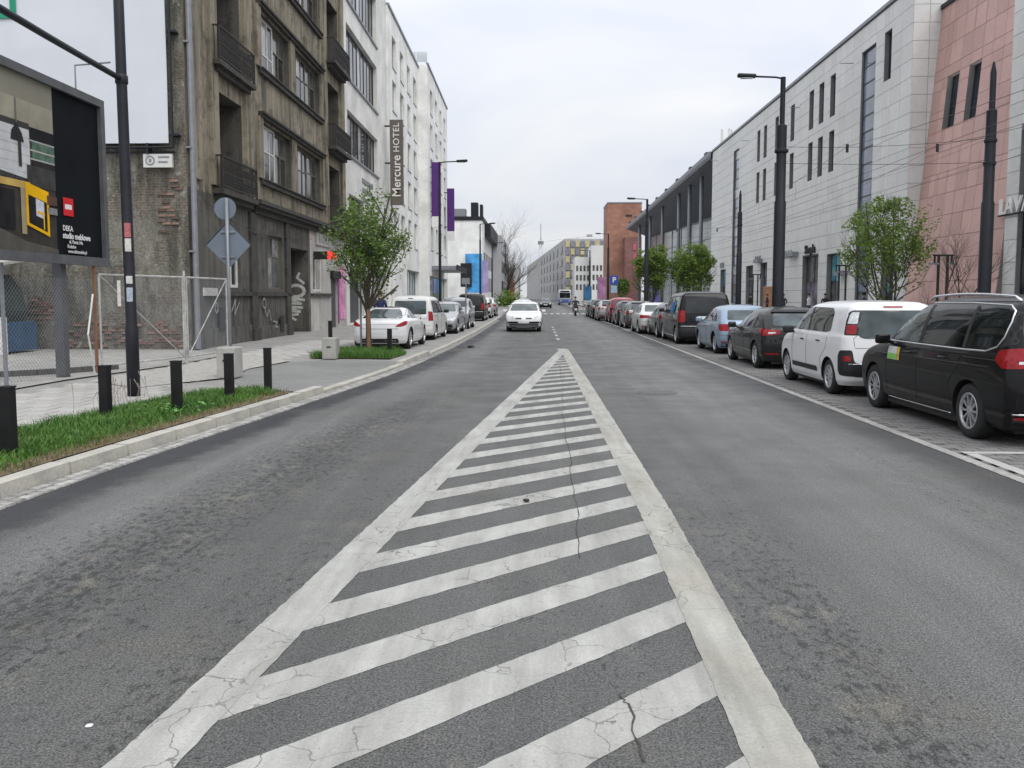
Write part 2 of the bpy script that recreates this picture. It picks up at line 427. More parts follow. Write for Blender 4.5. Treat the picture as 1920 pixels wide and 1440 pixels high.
def strip_poly(name, pts, mat, z=0.004, step=0.35, wob=0.006, parent=None):
    """a painted polygon whose long edges waver a little"""
    out = []
    n = len(pts)
    for i in range(n):
        a, b = Vector(pts[i]), Vector(pts[(i + 1) % n]); k = max(1, int((b - a).length / (0.045 if min(a.y, b.y) < 9 else .2)))
        t = (b - a).normalized(); nn = Vector((t.y, -t.x))
        for j in range(k):
            p = a + (b - a) * (j / k)
            w = wob * (noise.noise((p.x * 9, p.y * 9, 3.1)) * 1.2 + noise.noise((p.x * 37, p.y * 37, 7.1)) * .9)
            out.append((p.x + nn.x * w, p.y + nn.y * w, z))
    bm = bmesh.new(); f = bm.faces.new([bm.verts.new(p) for p in out])
    bmesh.ops.triangulate(bm, faces=[f])
    me = bpy.data.meshes.new(name); bm.to_mesh(me); bm.free(); me.materials.append(mat)
    return link(name, me, parent or road, True)

LO = [(-3.0, -1.95), (2.0, -1.66), (2.95, -1.56), (4.12, -1.46), (6.7, -1.22), (12, -0.74), (20, -0.02), (28.4, 0.74)]
def lo(y): return lerp_tab(LO, y)
def li(y): return lo(y) + 0.255
def ri(y): return lerp_tab([(-3, 0.74), (3.0, 0.76), (6.75, 0.80), (14, 0.78), (24.6, 0.72), (28.4, 0.70)], y)
def ro(y): return ri(y) + 0.255
ysl = [-3, 0, 2, 4.12, 6.7, 9, 12, 16, 20, 24, 27.2]
strip_poly('hatching_border', [(lo(y), y) for y in ysl] + [(0.62, 28.2), (0.90, 28.2), (0.80, 27.2)] + [(li(y), y) for y in reversed(ysl[:-1] + [25.2])], M['mark'], 0.0032)
strip_poly('hatching_border', [(ri(y), y) for y in ysl[:-1] + [25.4]] + [(0.815, 27.25), (0.91, 28.2), (0.97, 27.4)] + [(ro(y), y) for y in reversed(ysl[:-1])], M['mark_r'], 0.0044)
k = -5
while True:
    yr = 3.94 + 0.843 * k          # upper edge where the stripe meets the right border
    if yr > 24.6: break
    s = 0.95 - 0.006 * max(0, yr - 4)
    wd = 0.355
    def hit(y0):                    # left end: line y = y0 + s*(x-0.8) meets the inner left border
        x = -1.2
        for _ in range(12): x = li(y0 + s * (x - 0.80)) - 0.02
        return (x, y0 + s * (x - 0.80))
    gap = 0.0
    a, b = hit(yr), hit(yr - wd)
    r1 = (ri(yr) + 0.02, yr + .02); r0 = (ri(yr - wd) + 0.02, yr - wd + .02)
    if r0[0] - b[0] > 0.05:
        strip_poly('hatching_stripe', [(b[0] + gap * 2, b[1] + gap * 2), r0, r1, (a[0] + gap * 2, a[1] + gap * 2)], M['mark'], 0.002)
    k += 1
# centre dashes beyond the island, crossing bars far off, bay lines
for i in range(5):
    y = 34 + i * 3.3
    strip_poly('centre_dash', [(0.72, y), (0.84, y), (0.84, y + 1.2), (0.72, y + 1.2)], M['mark_far'])
for i in range(12):
    x = -2.6 + i * 0.62
    strip_poly('crossing_bar', [(x, 84), (x + 0.36, 84), (x + 0.36, 88), (x, 88)], M['mark_far'])
strip_poly('bay_line', [(RX - 0.10, -6), (RX + 0.03, -6), (RX + 0.03, 75), (RX - 0.10, 75)], pm('bay_edge_stone', (0.30, 0.295, 0.275), 0.85, 0.2, 1.2, fine=0.25), 0.005)
strip_poly('bay_line', [(4.60, 5.2), (4.73, 5.2), (4.73, 9.35), (4.60, 9.35)], M['mark_far'], 0.012)
strip_poly('bay_line', [(4.76, 8.05), (7.0, 9.15), (7.0, 9.30), (4.76, 8.25)], M['mark_far'], 0.016)
strip_poly('bay_line', [(4.60, 9.36), (7.0, 9.36), (7.0, 9.48), (4.60, 9.48)], M['mark_far'], 0.012)
for y in (-3.5,):
    strip_poly('bay_line', [(4.6, y), (7.0, y), (7.0, y + .12), (4.6, y + .12)], M['mark_far'], 0.012)
for y in (40.0, 48.5, 50.0):
    strip_poly('bay_line', [(kx(y) - 2.2, y), (kx(y) - 0.1, y), (kx(y) - 0.25, y + 0.35), (kx(y) - 2.2, y + 0.35)], M['mark_far'], 0.026)
# long crack across the island, manhole, litter
def crack(pts, w):
    m = MB(); r = random.Random(4); P = []
    for (a, b) in zip(pts, pts[1:]):
        for j in range(8):
            t = j / 8; P.append((a[0] + (b[0] - a[0]) * t + r.uniform(-.018, .018), a[1] + (b[1] - a[1]) * t))
    for (a, b) in zip(P, P[1:]):
        wa = w * r.uniform(.4, 1.2)
        m.quad((a[0] - wa, a[1], 0.0055), (a[0] + wa, a[1], 0.0055), (b[0] + wa, b[1], 0.0055), (b[0] - wa, b[1], 0.0055))
    return m.build('road_crack', pm('crack_dark', (0.045, 0.045, 0.042), 0.9, 0.2), road, recalc=False)
crack([(0.40, 3.05), (0.37, 3.5), (0.36, 3.62)], .0045)
crack([(0.28, 5.5), (0.31, 7.0), (0.33, 9.0), (0.34, 12.0), (0.45, 16), (0.52, 22)], 0.0036)
mh = thing('manhole_cover', 'flat round manhole cover in the lane beside the parked cars', 'manhole', (2.08, 15.3, 0.004))
MB().lathe([(0.0, 0.008), (0.27, 0.008), (0.29, 0.004)], n=32).build('cover', pm('cast_iron', (0.085, 0.083, 0.08), 0.6, 0.25, 12, fine=0.3), mh, keep=False)
MB().lathe([(0.30, 0.003), (0.36, 0.005), (0.375, 0.0)], n=32).build('ring', pm('manhole_ring', (0.12, 0.118, 0.11), 0.8, 0.25, 10), mh, keep=False)
def debris(name, label, loc, r, mat, seed, flat=0.4):
    rr = random.Random(seed); bm = bmesh.new(); bmesh.ops.create_icosphere(bm, subdivisions=2, radius=r)
    for v in bm.verts: v.co *= rr.uniform(0.7, 1.2); v.co.z = v.co.z * flat
    z0 = min(v.co.z for v in bm.verts)
    for v in bm.verts: v.co.z -= z0
    me = bpy.data.meshes.new(name); bm.to_mesh(me); bm.free(); me.materials.append(mat)
    o = link(name, me); o.location = loc; return setp(o, label, 'litter')
debris('road_debris', 'dark lump lying in the oncoming lane before the white car', (-2.25, 28.6, 0), 0.13, M['black'], 1, 0.35)
debris('dropped_leaf', 'dark crumpled leaf lying on a white hatching stripe', (-0.10, 7.05, 0.004), 0.03, M['black'], 2)
debris('paper_scrap', 'small pale scrap of paper on the asphalt left of the hatching', (-1.78, 3.25, 0.001), 0.015, M['white'], 5, 0.15)

# ---- left kerb stones, gutter setts
kerb = setp(bpy.data.objects.new('kerb', None), kind='structure'); col.objects.link(kerb)
st = []; y = -2.0
while y < 75:
    x0, x1 = kx(y), kx(y + 1.0); a = math.atan2(-(x1 - x0), 1.0)
    drop = 0.075 if (14.6 < y < 21.0 or y > 24.3) else 0.0
    st.append((((x0 + x1) / 2 - 0.10, y + 0.5, 0.03 - drop / 2 + random.uniform(-.004, .004)), (0.20, 0.985, 0.20 - drop), a)); y += 1.0
pieces('kerb_stone', st, M['kerb'], kerb, 300)
M['sett'] = pm('gutter_sett', (0.36, 0.355, 0.335), 0.85, 0.2, 6, bs=0.3, bscale=50, rnd=0.3, fine=0.2)
gut = setp(bpy.data.objects.new('gutter', None), kind='structure'); col.objects.link(gut)
st = []; y = 4.0
while y < 62:
    x0 = kx(y); a = math.atan2(-(kx(y + .5) - kx(y - .5)), 1.0)
    for r_ in range(2):
        st.append(((x0 + 0.065 + r_ * 0.115, y + r_ * 0.06 + random.uniform(-.01, .01), 0.001 + random.uniform(-.004, .006)), (0.10, 0.105, 0.03), a + random.uniform(-.06, .06)))
    y += 0.125
pieces('sett', st, M['sett'], gut, 300, smallname='far_setts')

# ---- parking bays on the right: rows of dark concrete blocks
M['block'] = pm('bay_block', (0.175, 0.172, 0.165), 0.85, 0.15, 3, bs=0.2, bscale=50, rnd=0.22, fine=0.15)
bays = sheet('parking_bays', pm('bay_bed', (0.10, 0.098, 0.095), 0.9, 0.2, 2, fine=0.2), RX + 0.02, 7.25, -12, 110, -0.006)
st = []; y = 6.0; j = 0
while y < 46:
    nn = 11
    for i in range(nn):
        x = RX + 0.14 + i * 0.24 + (0.12 if j % 2 else 0)
        if x > 7.2: continue
        st.append(((x, y, -0.008 + random.uniform(-.003, .003)), (0.232, 0.152, 0.03), 0))
    y += 0.16; j += 1
pieces('paving_block', st, M['block'], bays, 300, keyf=lambda b: b[0][1] + 2.2 * max(0, b[0][0] - 5.1), smallname='far_paving_blocks')
# right-hand side: kerb, footway, tram bed, rails, plaza
kr = setp(bpy.data.objects.new('kerb_right', None), kind='structure'); col.objects.link(kr)
pieces('kerb_stone', [((7.35, 6.5 + i, 0.03), (0.2, 0.985, 0.2), 0) for i in range(50)], M['kerb'], kr, 300)
M['plaza'] = pm('plaza_slabs', (0.33, 0.325, 0.31), 0.8, 0.12, 1.0, fine=0.15)
sheet('sidewalk_right', M['plaza'], 7.45, 9.0, -12, 200, 0.12)
sheet('tram_bed', M['tramsett'], 9.0, 14.8, -12, 200, 0.115)
sheet('plaza', M['plaza'], 14.8, 80, -12, 300, 0.12)
for i, x in enumerate((9.65, 11.09, 12.65, 14.09)):
    setp(MB().box(x, x + 0.07, -12, 200, 0.115, 0.135).build('tram_rail', M['steel_grey']), ['tram rail nearest the parked cars', 'second tram rail from the parked cars', 'third tram rail from the parked cars', 'tram rail nearest the shopping mall'][i], 'rail', 'tram rails in the roadway')

# ---- left pavement
M['slab'] = pm('paving_slab', (0.40, 0.39, 0.365), 0.85, 0.12, 1.4, bs=0.2, bscale=55, rnd=0.12, fine=0.12)
def strip_between(name, mat, fa, fb, ys, z, kind='structure'):
    m = MB()
    for a, b in zip(ys, ys[1:]): m.quad((fa(a), a, z), (fb(a), a, z), (fb(b), b, z), (fa(b), b, z))
    return setp(m.build(name, mat, recalc=False), kind=kind)
ysk = [-14 + i for i in range(120)]
def dip(y): return max(0.0, min(1.0, (y - 14.2) / 0.8, (21.8 - y) / 0.8)) * 0.075     # the pavement falls to the dropped kerb
bed_m = pm('sidewalk_bed', (0.27, 0.265, 0.25), 0.9, 0.15, 1.5, fine=0.2)
def bed():
    m = MB(); ys = [-14 + 0.5 * i for i in range(240)]
    for a, b in zip(ys, ys[1:]):
        w = lambda y: -11.5 - 0.012 * (y - 30)
        mid = lambda y: min(-6.4, kx(y) - 0.6)
        m.quad((w(a), a, .112), (mid(a), a, .112), (mid(b), b, .112), (w(b), b, .112))
        if a < 24.4: m.quad((mid(a), a, .112), (kx(a) - .2, a, .112 - dip(a)), (kx(b) - .2, b, .112 - dip(b)), (mid(b), b, .112))
        else:
            q = lambda y: kx(y) - 2.75
            m.quad((mid(a), a, .112), (q(a), a, .112), (q(b), b, .112), (mid(b), b, .112)); m.quad((q(a), a, .112), (q(a), a, .02), (q(b), b, .02), (q(b), b, .112)); m.quad((q(a), a, .02), (kx(a) - .2, a, .02), (kx(b) - .2, b, .02), (q(b), b, .02))
            if a < 24.6: m.quad((q(a), a, .112), (kx(a) - .2, a, .112), (kx(a) - .2, a, .02), (q(a), a, .02))
    return setp(m.build('sidewalk', bed_m, recalc=False), kind='structure')
side = bed()
st = []
for j in range(60):
    y = 6.0 + j * 0.42
    for i in range(6):
        x = -8.35 + i * 0.42 + 0.012 * (y - 6) + (0.21 if j % 2 else 0)
        if y > 14.3 and y < 22.5 and x > -6.4: continue
        if y > 22.0 and x > -6.4: continue
        st.append(((x, y, 0.112 + random.uniform(-.003, .003)), (0.412, 0.412, 0.03), -0.012))
pieces('paving_slab', st, M['slab'], side, 300, keyf=lambda b: b[0][1], smallname='far_paving_slabs')
# driveway over the pavement
def polysheet(name, pts, z, mat, kind='structure', parent=None):
    m = MB().poly([(x, y, z) for x, y in pts])
    o = m.build(name, mat, parent, recalc=False); return setp(o, kind=kind)
def driveway():
    m = MB(); ys = [14.25 + 0.25 * i for i in range(30)]
    L_ = [(14.25, -4.75), (14.9, -5.2), (16.6, -6.0), (18.5, -6.3), (20.9, -6.05), (21.7, -5.2)]
    for a, b in zip(ys, ys[1:]):
        f = lambda y, t: (lerp_tab(L_, y) + (kx(y) - .2 - lerp_tab(L_, y)) * t, y, .122 - dip(y) * max(0, (lerp_tab(L_, y) + (kx(y) - .2 - lerp_tab(L_, y)) * t + 6.4) / (kx(y) + 6.2)))
        for k in range(4): m.quad(f(a, k / 4), f(a, (k + 1) / 4), f(b, (k + 1) / 4), f(b, k / 4))
    return setp(m.build('driveway', M['asphalt2'], recalc=False), kind='structure')
driveway()
M['cobble'] = pm('cobbled_apron', (0.36, 0.35, 0.32), 0.9, 0.25, 7, bs=0.5, bscale=18, fine=0.3)
polysheet('cobbled_apron', [(-6.05, 20.9), (-6.3, 18.5), (-6.0, 16.6), (-6.9, 14.6), (-8.2, 15.6), (-8.2, 22.6), (-7.6, 23.0)], 0.1375, M['cobble'])
# planting strips: soil and grass
M['soil'] = pm('verge_soil', (0.135, 0.10, 0.06), 0.95, 0.3, 5, bs=0.6, bscale=25, fine=0.35)
VERGE = [(-6.3, -1.0), (kx(-1) - .22, -1.0)] + [(kx(y) - 0.22, y) for y in range(0, 15)] + [(-4.15, 14.1), (-4.75, 14.2), (-5.35, 13.7), (-5.7, 12.4), (-5.95, 10.2), (-6.15, 7)]
polysheet('verge', VERGE, 0.130, M['soil'])
VERGE2 = [(-5.85, 21.8), (-3.75, 21.75), (-3.62, 23.6), (-4.2, 24.3), (-5.6, 24.35)]
polysheet('verge_by_tree', VERGE2, 0.136, M['soil'])
# yard behind the fence
M['yard'] = pm('yard_gravel', (0.33, 0.32, 0.295), 0.95, 0.2, 3, bs=0.5, bscale=30, fine=0.3)
polysheet('yard', [(-30, 4), (-9.0, 4), (-8.9, 16), (-8.3, 20), (-8.4, 22.8), (-10.3, 25.0), (-10.35, 25.4), (-30, 25.4)], 0.14, M['yard'])
yk = setp(bpy.data.objects.new('yard_kerb', None), kind='structure'); col.objects.link(yk)
for i in range(9):
    a0 = 2.0 + i * 0.11
    xa, ya = -12.9 + 4.0 * math.sin(a0), 19.6 + 4.0 * math.cos(a0)
    xb, yb = -12.9 + 4.0 * math.sin(a0 - .11), 19.6 + 4.0 * math.cos(a0 - .11)
    m = MB(); m.box(-0.06, 0.06, -0.21, 0.21, 0, 0.12)
    o = link('kerb_stone', m.mesh('yard_kerb_stone', pm('yard_kerb_dark', (0.10, 0.095, 0.085), 0.9, 0.2, 4) if i == 0 else bpy.data.materials['yard_kerb_dark']), yk)
    o.location = ((xa + xb) / 2, (ya + yb) / 2, 0.13); o.rotation_euler = (0, 0, math.atan2(yb - ya, xb - xa) - math.pi / 2)

# ---- grass
def inside(p, poly):
    c = False; n = len(poly)
    for i in range(n):
        (x1, y1), (x2, y2) = poly[i], poly[(i + 1) % n]
        if (y1 > p[1]) != (y2 > p[1]) and p[0] < (x2 - x1) * (p[1] - y1) / (y2 - y1) + x1: c = not c
    return c
def grass_mat(name, a, b_):
    m, N, L, b = nmat(name)
    v = coords(N, L)
    c = ramp(N, L, noise_n(N, L, v, 2.5, 4), a, b_, 0.3, 0.7)
    c = mixc(N, L, 1.0, c, ramp(N, L, noise_n(N, L, v, 60, 2), (0.6,) * 3, (1.4,) * 3, 0.3, 0.7), 'MULTIPLY')
    L.new(c, b.inputs['Base Color']); b.inputs['Roughness'].default_value = 0.6
    b.inputs['Subsurface Weight'].default_value = 0.0
    return m
M['grass'] = grass_mat('grass_blades', (0.035, 0.105, 0.010), (0.095, 0.22, 0.028))
M['drygrass'] = grass_mat('dry_grass', (0.13, 0.12, 0.05), (0.22, 0.19, 0.09))
def grass(name, label, poly, n, hmax, z, dry_edge, seed):
    r = random.Random(seed); m = MB()
    x0 = min(p[0] for p in poly); x1 = max(p[0] for p in poly); y0 = min(p[1] for p in poly); y1 = max(p[1] for p in poly)
    cnt = 0
    while cnt < n:
        x, y = r.uniform(x0, x1), r.uniform(y0, y1)
        if y > 9 and r.random() < 0.25: continue
        if not inside((x, y), poly): continue
        cnt += 1
        e = (kx(y) - 0.22) - x                    # distance from the kerb
        cl = 0.5 + 0.5 * noise.noise((x * 3, y * 3, seed))
        dr = dry_edge and (r.random() < 1.15 - e / 0.42)
        if dr and r.random() < 0.6: continue
        if cl < .30 and r.random() < .6: continue
        h = hmax * (0.45 + 0.75 * cl) * r.uniform(0.6, 1.15) * (0.4 if dr else min(1, 0.45 + e * 0.9))
        a = r.uniform(0, 6.283); w = r.uniform(0.003, 0.006); bend = h * r.uniform(0.2, 0.8); b2 = r.uniform(0, 6.283)
        dxx, dyy = math.cos(a) * w, math.sin(a) * w; bx, by = math.cos(b2) * bend, math.sin(b2) * bend
        mi = 1 if dr or r.random() < 0.03 else 0
        m.add([(x - dxx, y - dyy, z), (x + dxx, y + dyy, z), (x + bx * .4 + dxx * .8, y + by * .4 + dyy * .8, z + h * .65), (x + bx * .4 - dxx * .8, y + by * .4 - dyy * .8, z + h * .65), (x + bx, y + by, z + h)], [(0, 1, 2, 3), (3, 2, 4)], mi)
    return setp(m.build(name, [M['grass'], M['drygrass']], recalc=False), label, 'grass', kind='stuff')
grass('grass', 'long green grass in the verge behind the left kerb', [p for p in VERGE if p[1] > 4] + [(-6.2, 5)], 36000, 0.155, 0.125, True, 3)
grass('grass', 'green grass around the foot of the young street tree', VERGE2, 9000, 0.22, 0.135, False, 5)
# a patch of low broad-leaved weeds and some dry tall stalks
def weeds():
    r = random.Random(9); m = MB()
    for i in range(420):
        x, y = -4.98 + r.gauss(0, 0.16), 11.55 + r.gauss(0, 0.34); z = 0.14 + abs(r.gauss(0, .05)); s = r.uniform(.018, .04); a = r.uniform(0, 6.28); t = r.uniform(-.5, .5)
        u = Vector((math.cos(a), math.sin(a), t)) * s; w = Vector((-math.sin(a), math.cos(a), r.uniform(-.4, .4))) * s * .7; p = Vector((x, y, z))
        m.quad(p - u, p + w, p + u, p - w)
    setp(m.build('low_weeds', grass_mat('weed_leaf', (0.09, 0.24, 0.04), (0.16, 0.34, 0.09)), recalc=False), 'pale green broad-leaved weeds beside a black bollard in the verge', 'weeds', kind='stuff')
    m = MB()
    for i in range(26):
        x, y = -6.15 + r.gauss(0, .12), 12.3 + r.gauss(0, .5)
        m.tube([(x, y, .12), (x + r.uniform(-.05, .05), y, .3), (x + r.uniform(-.1, .1), y + r.uniform(-.08, .08), r.uniform(.38, .55))], [.004, .003, .006], 4)
    setp(m.build('dry_stalks', pm('dry_stalk', (0.25, 0.21, 0.17), 0.9, 0.2), recalc=False), 'dry brown stalks standing in the grass by the dark pole', 'weeds', kind='stuff')
weeds()
# ================================================================== vehicles
def roundpoly(pts, r=0.03, n=3):
    out = []; k = len(pts)
    for i in range(k):
        p = Vector(pts[i]).to_2d() if len(pts[i]) > 2 else Vector(pts[i]); a = Vector(pts[i - 1]); b = Vector(pts[(i + 1) % k])
        da, db = (a - p), (b - p); ra = min(r, da.length * .45); rb = min(r, db.length * .45)
        p0 = p + da.normalized() * ra; p1 = p + db.normalized() * rb
        for j in range(n + 1):
            t = j / n; q = p0 * (1 - t) ** 2 + p * 2 * t * (1 - t) + p1 * t * t; out.append((q.x, q.y))
    return out

AX = {'x+': (Vector((1, 0, 0)), lambda a, b: Vector((4, a, b))), 'x-': (Vector((-1, 0, 0)), lambda a, b: Vector((-4, a, b))),
      'r': (Vector((0, -1, 0)), lambda a, b: Vector((a, -9, b))), 'f': (Vector((0, 1, 0)), lambda a, b: Vector((a, 12, b))),
      't': (Vector((0, 0, 1)), lambda a, b: Vector((a, b, 6)))}
_q = math.sqrt(.5)
CORNER = [0.9, -0.8]
AX['c+'] = (Vector((_q, -_q, 0)), lambda a, b: Vector((CORNER[0] + a * _q + 4, CORNER[1] + a * _q - 4, b)))
AX['c-'] = (Vector((-_q, -_q, 0)), lambda a, b: Vector((-CORNER[0] - a * _q - 4, CORNER[1] + a * _q - 4, b)))
def cast(bvh, axis, a, b, off):
    d, fn = AX[axis]; o = fn(a, b)
    h, n, _, _ = bvh.ray_cast(o, -d)
    if h is None:
        h, n, _, _ = bvh.find_nearest(o - d * ((o.dot(d)) * 0.8))
    if n.dot(d) < 0: n = -n
    return h + (n * 0.5 + d * 0.5).normalized() * off, n

def patch(bvh, axis, poly, mat, off, name, parent, sp=0.09):
    bm = bmesh.new(); bm.faces.new([bm.verts.new((p[0], p[1], 0)) for p in poly])
    for ax in (0, 1):
        lo_, hi = min(p[ax] for p in poly), max(p[ax] for p in poly); c = math.floor(lo_ / sp) * sp + sp
        while c < hi - 1e-4:
            no = (1, 0, 0) if ax == 0 else (0, 1, 0); co = (c, 0, 0) if ax == 0 else (0, c, 0)
            bmesh.ops.bisect_plane(bm, geom=bm.verts[:] + bm.edges[:] + bm.faces[:], plane_co=co, plane_no=no, dist=1e-5); c += sp
    for v in bm.verts: v.co, _ = cast(bvh, axis, v.co.x, v.co.y, off)
    bmesh.ops.triangulate(bm, faces=bm.faces[:])
    d = AX[axis][0]
    for f in bm.faces:
        f.normal_update()
        if f.normal.dot(d) < 0: f.normal_flip()
        f.smooth = True
    me = bpy.data.meshes.new(name); bm.to_mesh(me); bm.free(); me.materials.append(mat)
    return link(name, me, parent)

def trim(bvh, axis, pts, r, mat, name, parent, off=0.0, step=0.06, closed=False):
    P = []
    pts = list(pts) + ([pts[0]] if closed else [])
    for a, b in zip(pts, pts[1:]):
        k = max(1, int(math.hypot(b[0] - a[0], b[1] - a[1]) / step))
        for j in range(k): P.append((a[0] + (b[0] - a[0]) * j / k, a[1] + (b[1] - a[1]) * j / k))
    P.append(pts[-1])
    Q = [cast(bvh, axis, a, b, off)[0] for a, b in P]
    return MB().tube(Q, r, 5).build(name, mat, parent, smooth=True, keep=False)

_wheel_cache = {}
def wheel_meshes(r, style):
    k = (round(r, 3), style)
    if k in _wheel_cache: return _wheel_cache[k]
    w = 0.215; rr = r * 0.66
    t = MB().lathe([(rr - .01, -w), (rr + .01, -w), (r - .02, -w + .02), (r, -w + .05), (r, -.045), (r - .012, -.018), (r - .035, -.004), (rr + .02, 0.0), (rr, -.006), (rr - .012, -.03), (rr - .02, -.09)], axis='x', n=40)
    t.lathe([(rr - .018, -.085), (0.0, -.085)], axis='x', n=40, mi=1)
    tm = t.mesh('tyre', [M['rubber'], M['black']], smooth=False); smooth_angle(tm, 40)
    m = MB()
    m.lathe([(rr + .004, -.012), (rr - .004, -.003), (rr - .022, -.006), (rr - .03, -.03)], axis='x', n=40)
    m.lathe([(0, -.008), (.035, -.009), (.055, -.018), (.06, -.04)], axis='x', n=20)
    ns, sw, tw = {'ten': (10, .014, .019), 'five': (5, .042, .030), 'cap': (9, .022, .032), 'seven': (7, .024, .026)}[style]
    for i in range(ns):
        a = 2 * math.pi * i / ns
        def pt(rad, side, x): return (x, rad * math.cos(a) - side * math.sin(a), rad * math.sin(a) + side * math.cos(a))
        m.corners([pt(.04, -sw, -.055), pt(.04, sw, -.055), pt(rr - .015, tw, -.05), pt(rr - .015, -tw, -.05), pt(.04, -sw * .8, -.020), pt(.04, sw * .8, -.020), pt(rr - .015, tw * .75, -.016), pt(rr - .015, -tw * .75, -.016)])
    rm = m.mesh('rim', M['alloy']); smooth_angle(rm, 40)
    _wheel_cache[k] = (tm, rm); return tm, rm

def rbox(sx, sy, sz, bev, seg=3):
    bm = bmesh.new(); bmesh.ops.create_cube(bm, size=1.0)
    for v in bm.verts: v.co = Vector((v.co.x * sx, v.co.y * sy, v.co.z * sz))
    bmesh.ops.bevel(bm, geom=bm.edges[:], offset=bev, segments=seg, profile=0.5, affect='EDGES')
    for f in bm.faces: f.smooth = True
    return bm

def car_body(S):
    zs = sorted(set([z for t in ('pr', 'pf', 'pw') for z, _ in S[t]]))
    zmin, zmax = S['pw'][0][0], S['pw'][-1][0]
    zl = []
    zs = [z for z in zs if zmin <= z <= zmax]
    for a, b in zip(zs, zs[1:]):
        k = max(1, math.ceil((b - a) / 0.035)); zl += [a + (b - a) * j / k for j in range(k)]
    zl.append(zmax)
    NR, NC, NS = 8, 7, 26
    rows = []
    for z in zl:
        sw = 0.02 if z > zmin + .05 and z < zmax - .06 else 0.0
        f = (lambda t: smooth_tab(t, z, sw)) if sw else (lambda t: lerp_tab(t, z))
        yr, yf, w = f(S['pr']), f(S['pf']), f(S['pw'])
        cr = min(lerp_tab(S.get('cr', [(0, .18), (2, .18)]), z), w * .8, (yf - yr) * .2)
        br, bf = lerp_tab(S.get('bowr', [(0, .10), (2, .10)]), z), lerp_tab(S.get('bowf', [(0, .28), (2, .28)]), z)
        k = S.get('taper', .035)
        row = []; wc = w * (1 - k)
        xr = wc - cr
        for i in range(NR): x = xr * i / NR; row.append((x, yr + br * (x / w) ** 2))
        cy = yr + br * (xr / w) ** 2 + cr
        for i in range(NC): a = -math.pi / 2 + (math.pi / 2) * i / NC; row.append((xr + cr * math.cos(a), cy + cr * math.sin(a)))
        cyf = yf - bf * (xr / w) ** 2 - cr
        for i in range(NS + 1):
            t = i / NS; y = cy + (cyf - cy) * t
            row.append((w * (1 - k * abs(2 * t - 1) ** 3.0), y))
        for i in range(1, NC + 1): a = (math.pi / 2) * i / NC; row.append((xr + cr * math.cos(a), cyf + cr * math.sin(a)))
        for i in range(NR - 1, -1, -1): x = xr * i / NR; row.append((x, yf - bf * (x / w) ** 2))
        full = row + [(-x, y) for x, y in reversed(row[1:-1])]
        rows.append([(x, y, z) for x, y in full])
    n = len(rows[0]); v = [p for r_ in rows for p in r_]; fc = []
    for j in range(len(rows) - 1):
        for i in range(n):
            fc.append((j * n + i, j * n + (i + 1) % n, (j + 1) * n + (i + 1) % n, (j + 1) * n + i))
    # bottom and top caps as strips across the car
    def cap(j, flip):
        h = n // 2
        for i in range(h):
            a, b = i, i + 1; c, d = (n - i - 1) % n, (n - i) % n
            q = [j * n + a, j * n + b, j * n + c, j * n + d]
            q = [q[0], q[1], q[2], q[3]] if i > 0 and i < h - 1 else ([q[0], q[1], q[2]] if i == 0 else [q[0], q[1], q[3]])
            fc.append(tuple(q if flip else reversed(q)))
    cap(0, True); cap(len(rows) - 1, False)
    me = bpy.data.meshes.new('body'); me.from_pydata(v, [], fc)
    b = bmesh.new(); b.from_mesh(me); bmesh.ops.remove_doubles(b, verts=b.verts, dist=1e-5); bmesh.ops.recalc_face_normals(b, faces=b.faces); b.to_mesh(me); b.free()
    return me

def cut_arches(me, S, mat):
    """wheel arches cut out of the body; their insides are black plastic"""
    me.materials.append(mat); me.materials.append(M['black'])
    o = bpy.data.objects.new('tmp_body', me); col.objects.link(o)
    m = MB(); ra = S['rw'] * S.get('arch', 1.13)
    for y in (0.0, S['wb']):
        for sg in (-1, 1):
            w = S['W'] / 2
            a, b = (w - .32) * sg, (w + .4) * sg
            m.lathe([(0, a), (ra, a), (ra, b), (0, b)], (0, y, S['rw'] * 1.0), 'x', 36, 0)
    cm = m.mesh('tmp_cut', [M['black']]); bb = bmesh.new(); bb.from_mesh(cm); bmesh.ops.remove_doubles(bb, verts=bb.verts, dist=1e-5); bmesh.ops.recalc_face_normals(bb, faces=bb.faces); bb.to_mesh(cm); bb.free()
    c = bpy.data.objects.new('tmp_cut', cm); col.objects.link(c)
    md = o.modifiers.new('b', 'BOOLEAN'); md.object = c; md.operation = 'DIFFERENCE'; md.solver = 'EXACT'; md.material_mode = 'TRANSFER'
    dg = bpy.context.evaluated_depsgraph_get(); out = bpy.data.meshes.new_from_object(o.evaluated_get(dg))
    bpy.data.objects.remove(o); bpy.data.objects.remove(c)
    smooth_angle(out, 32)
    return out

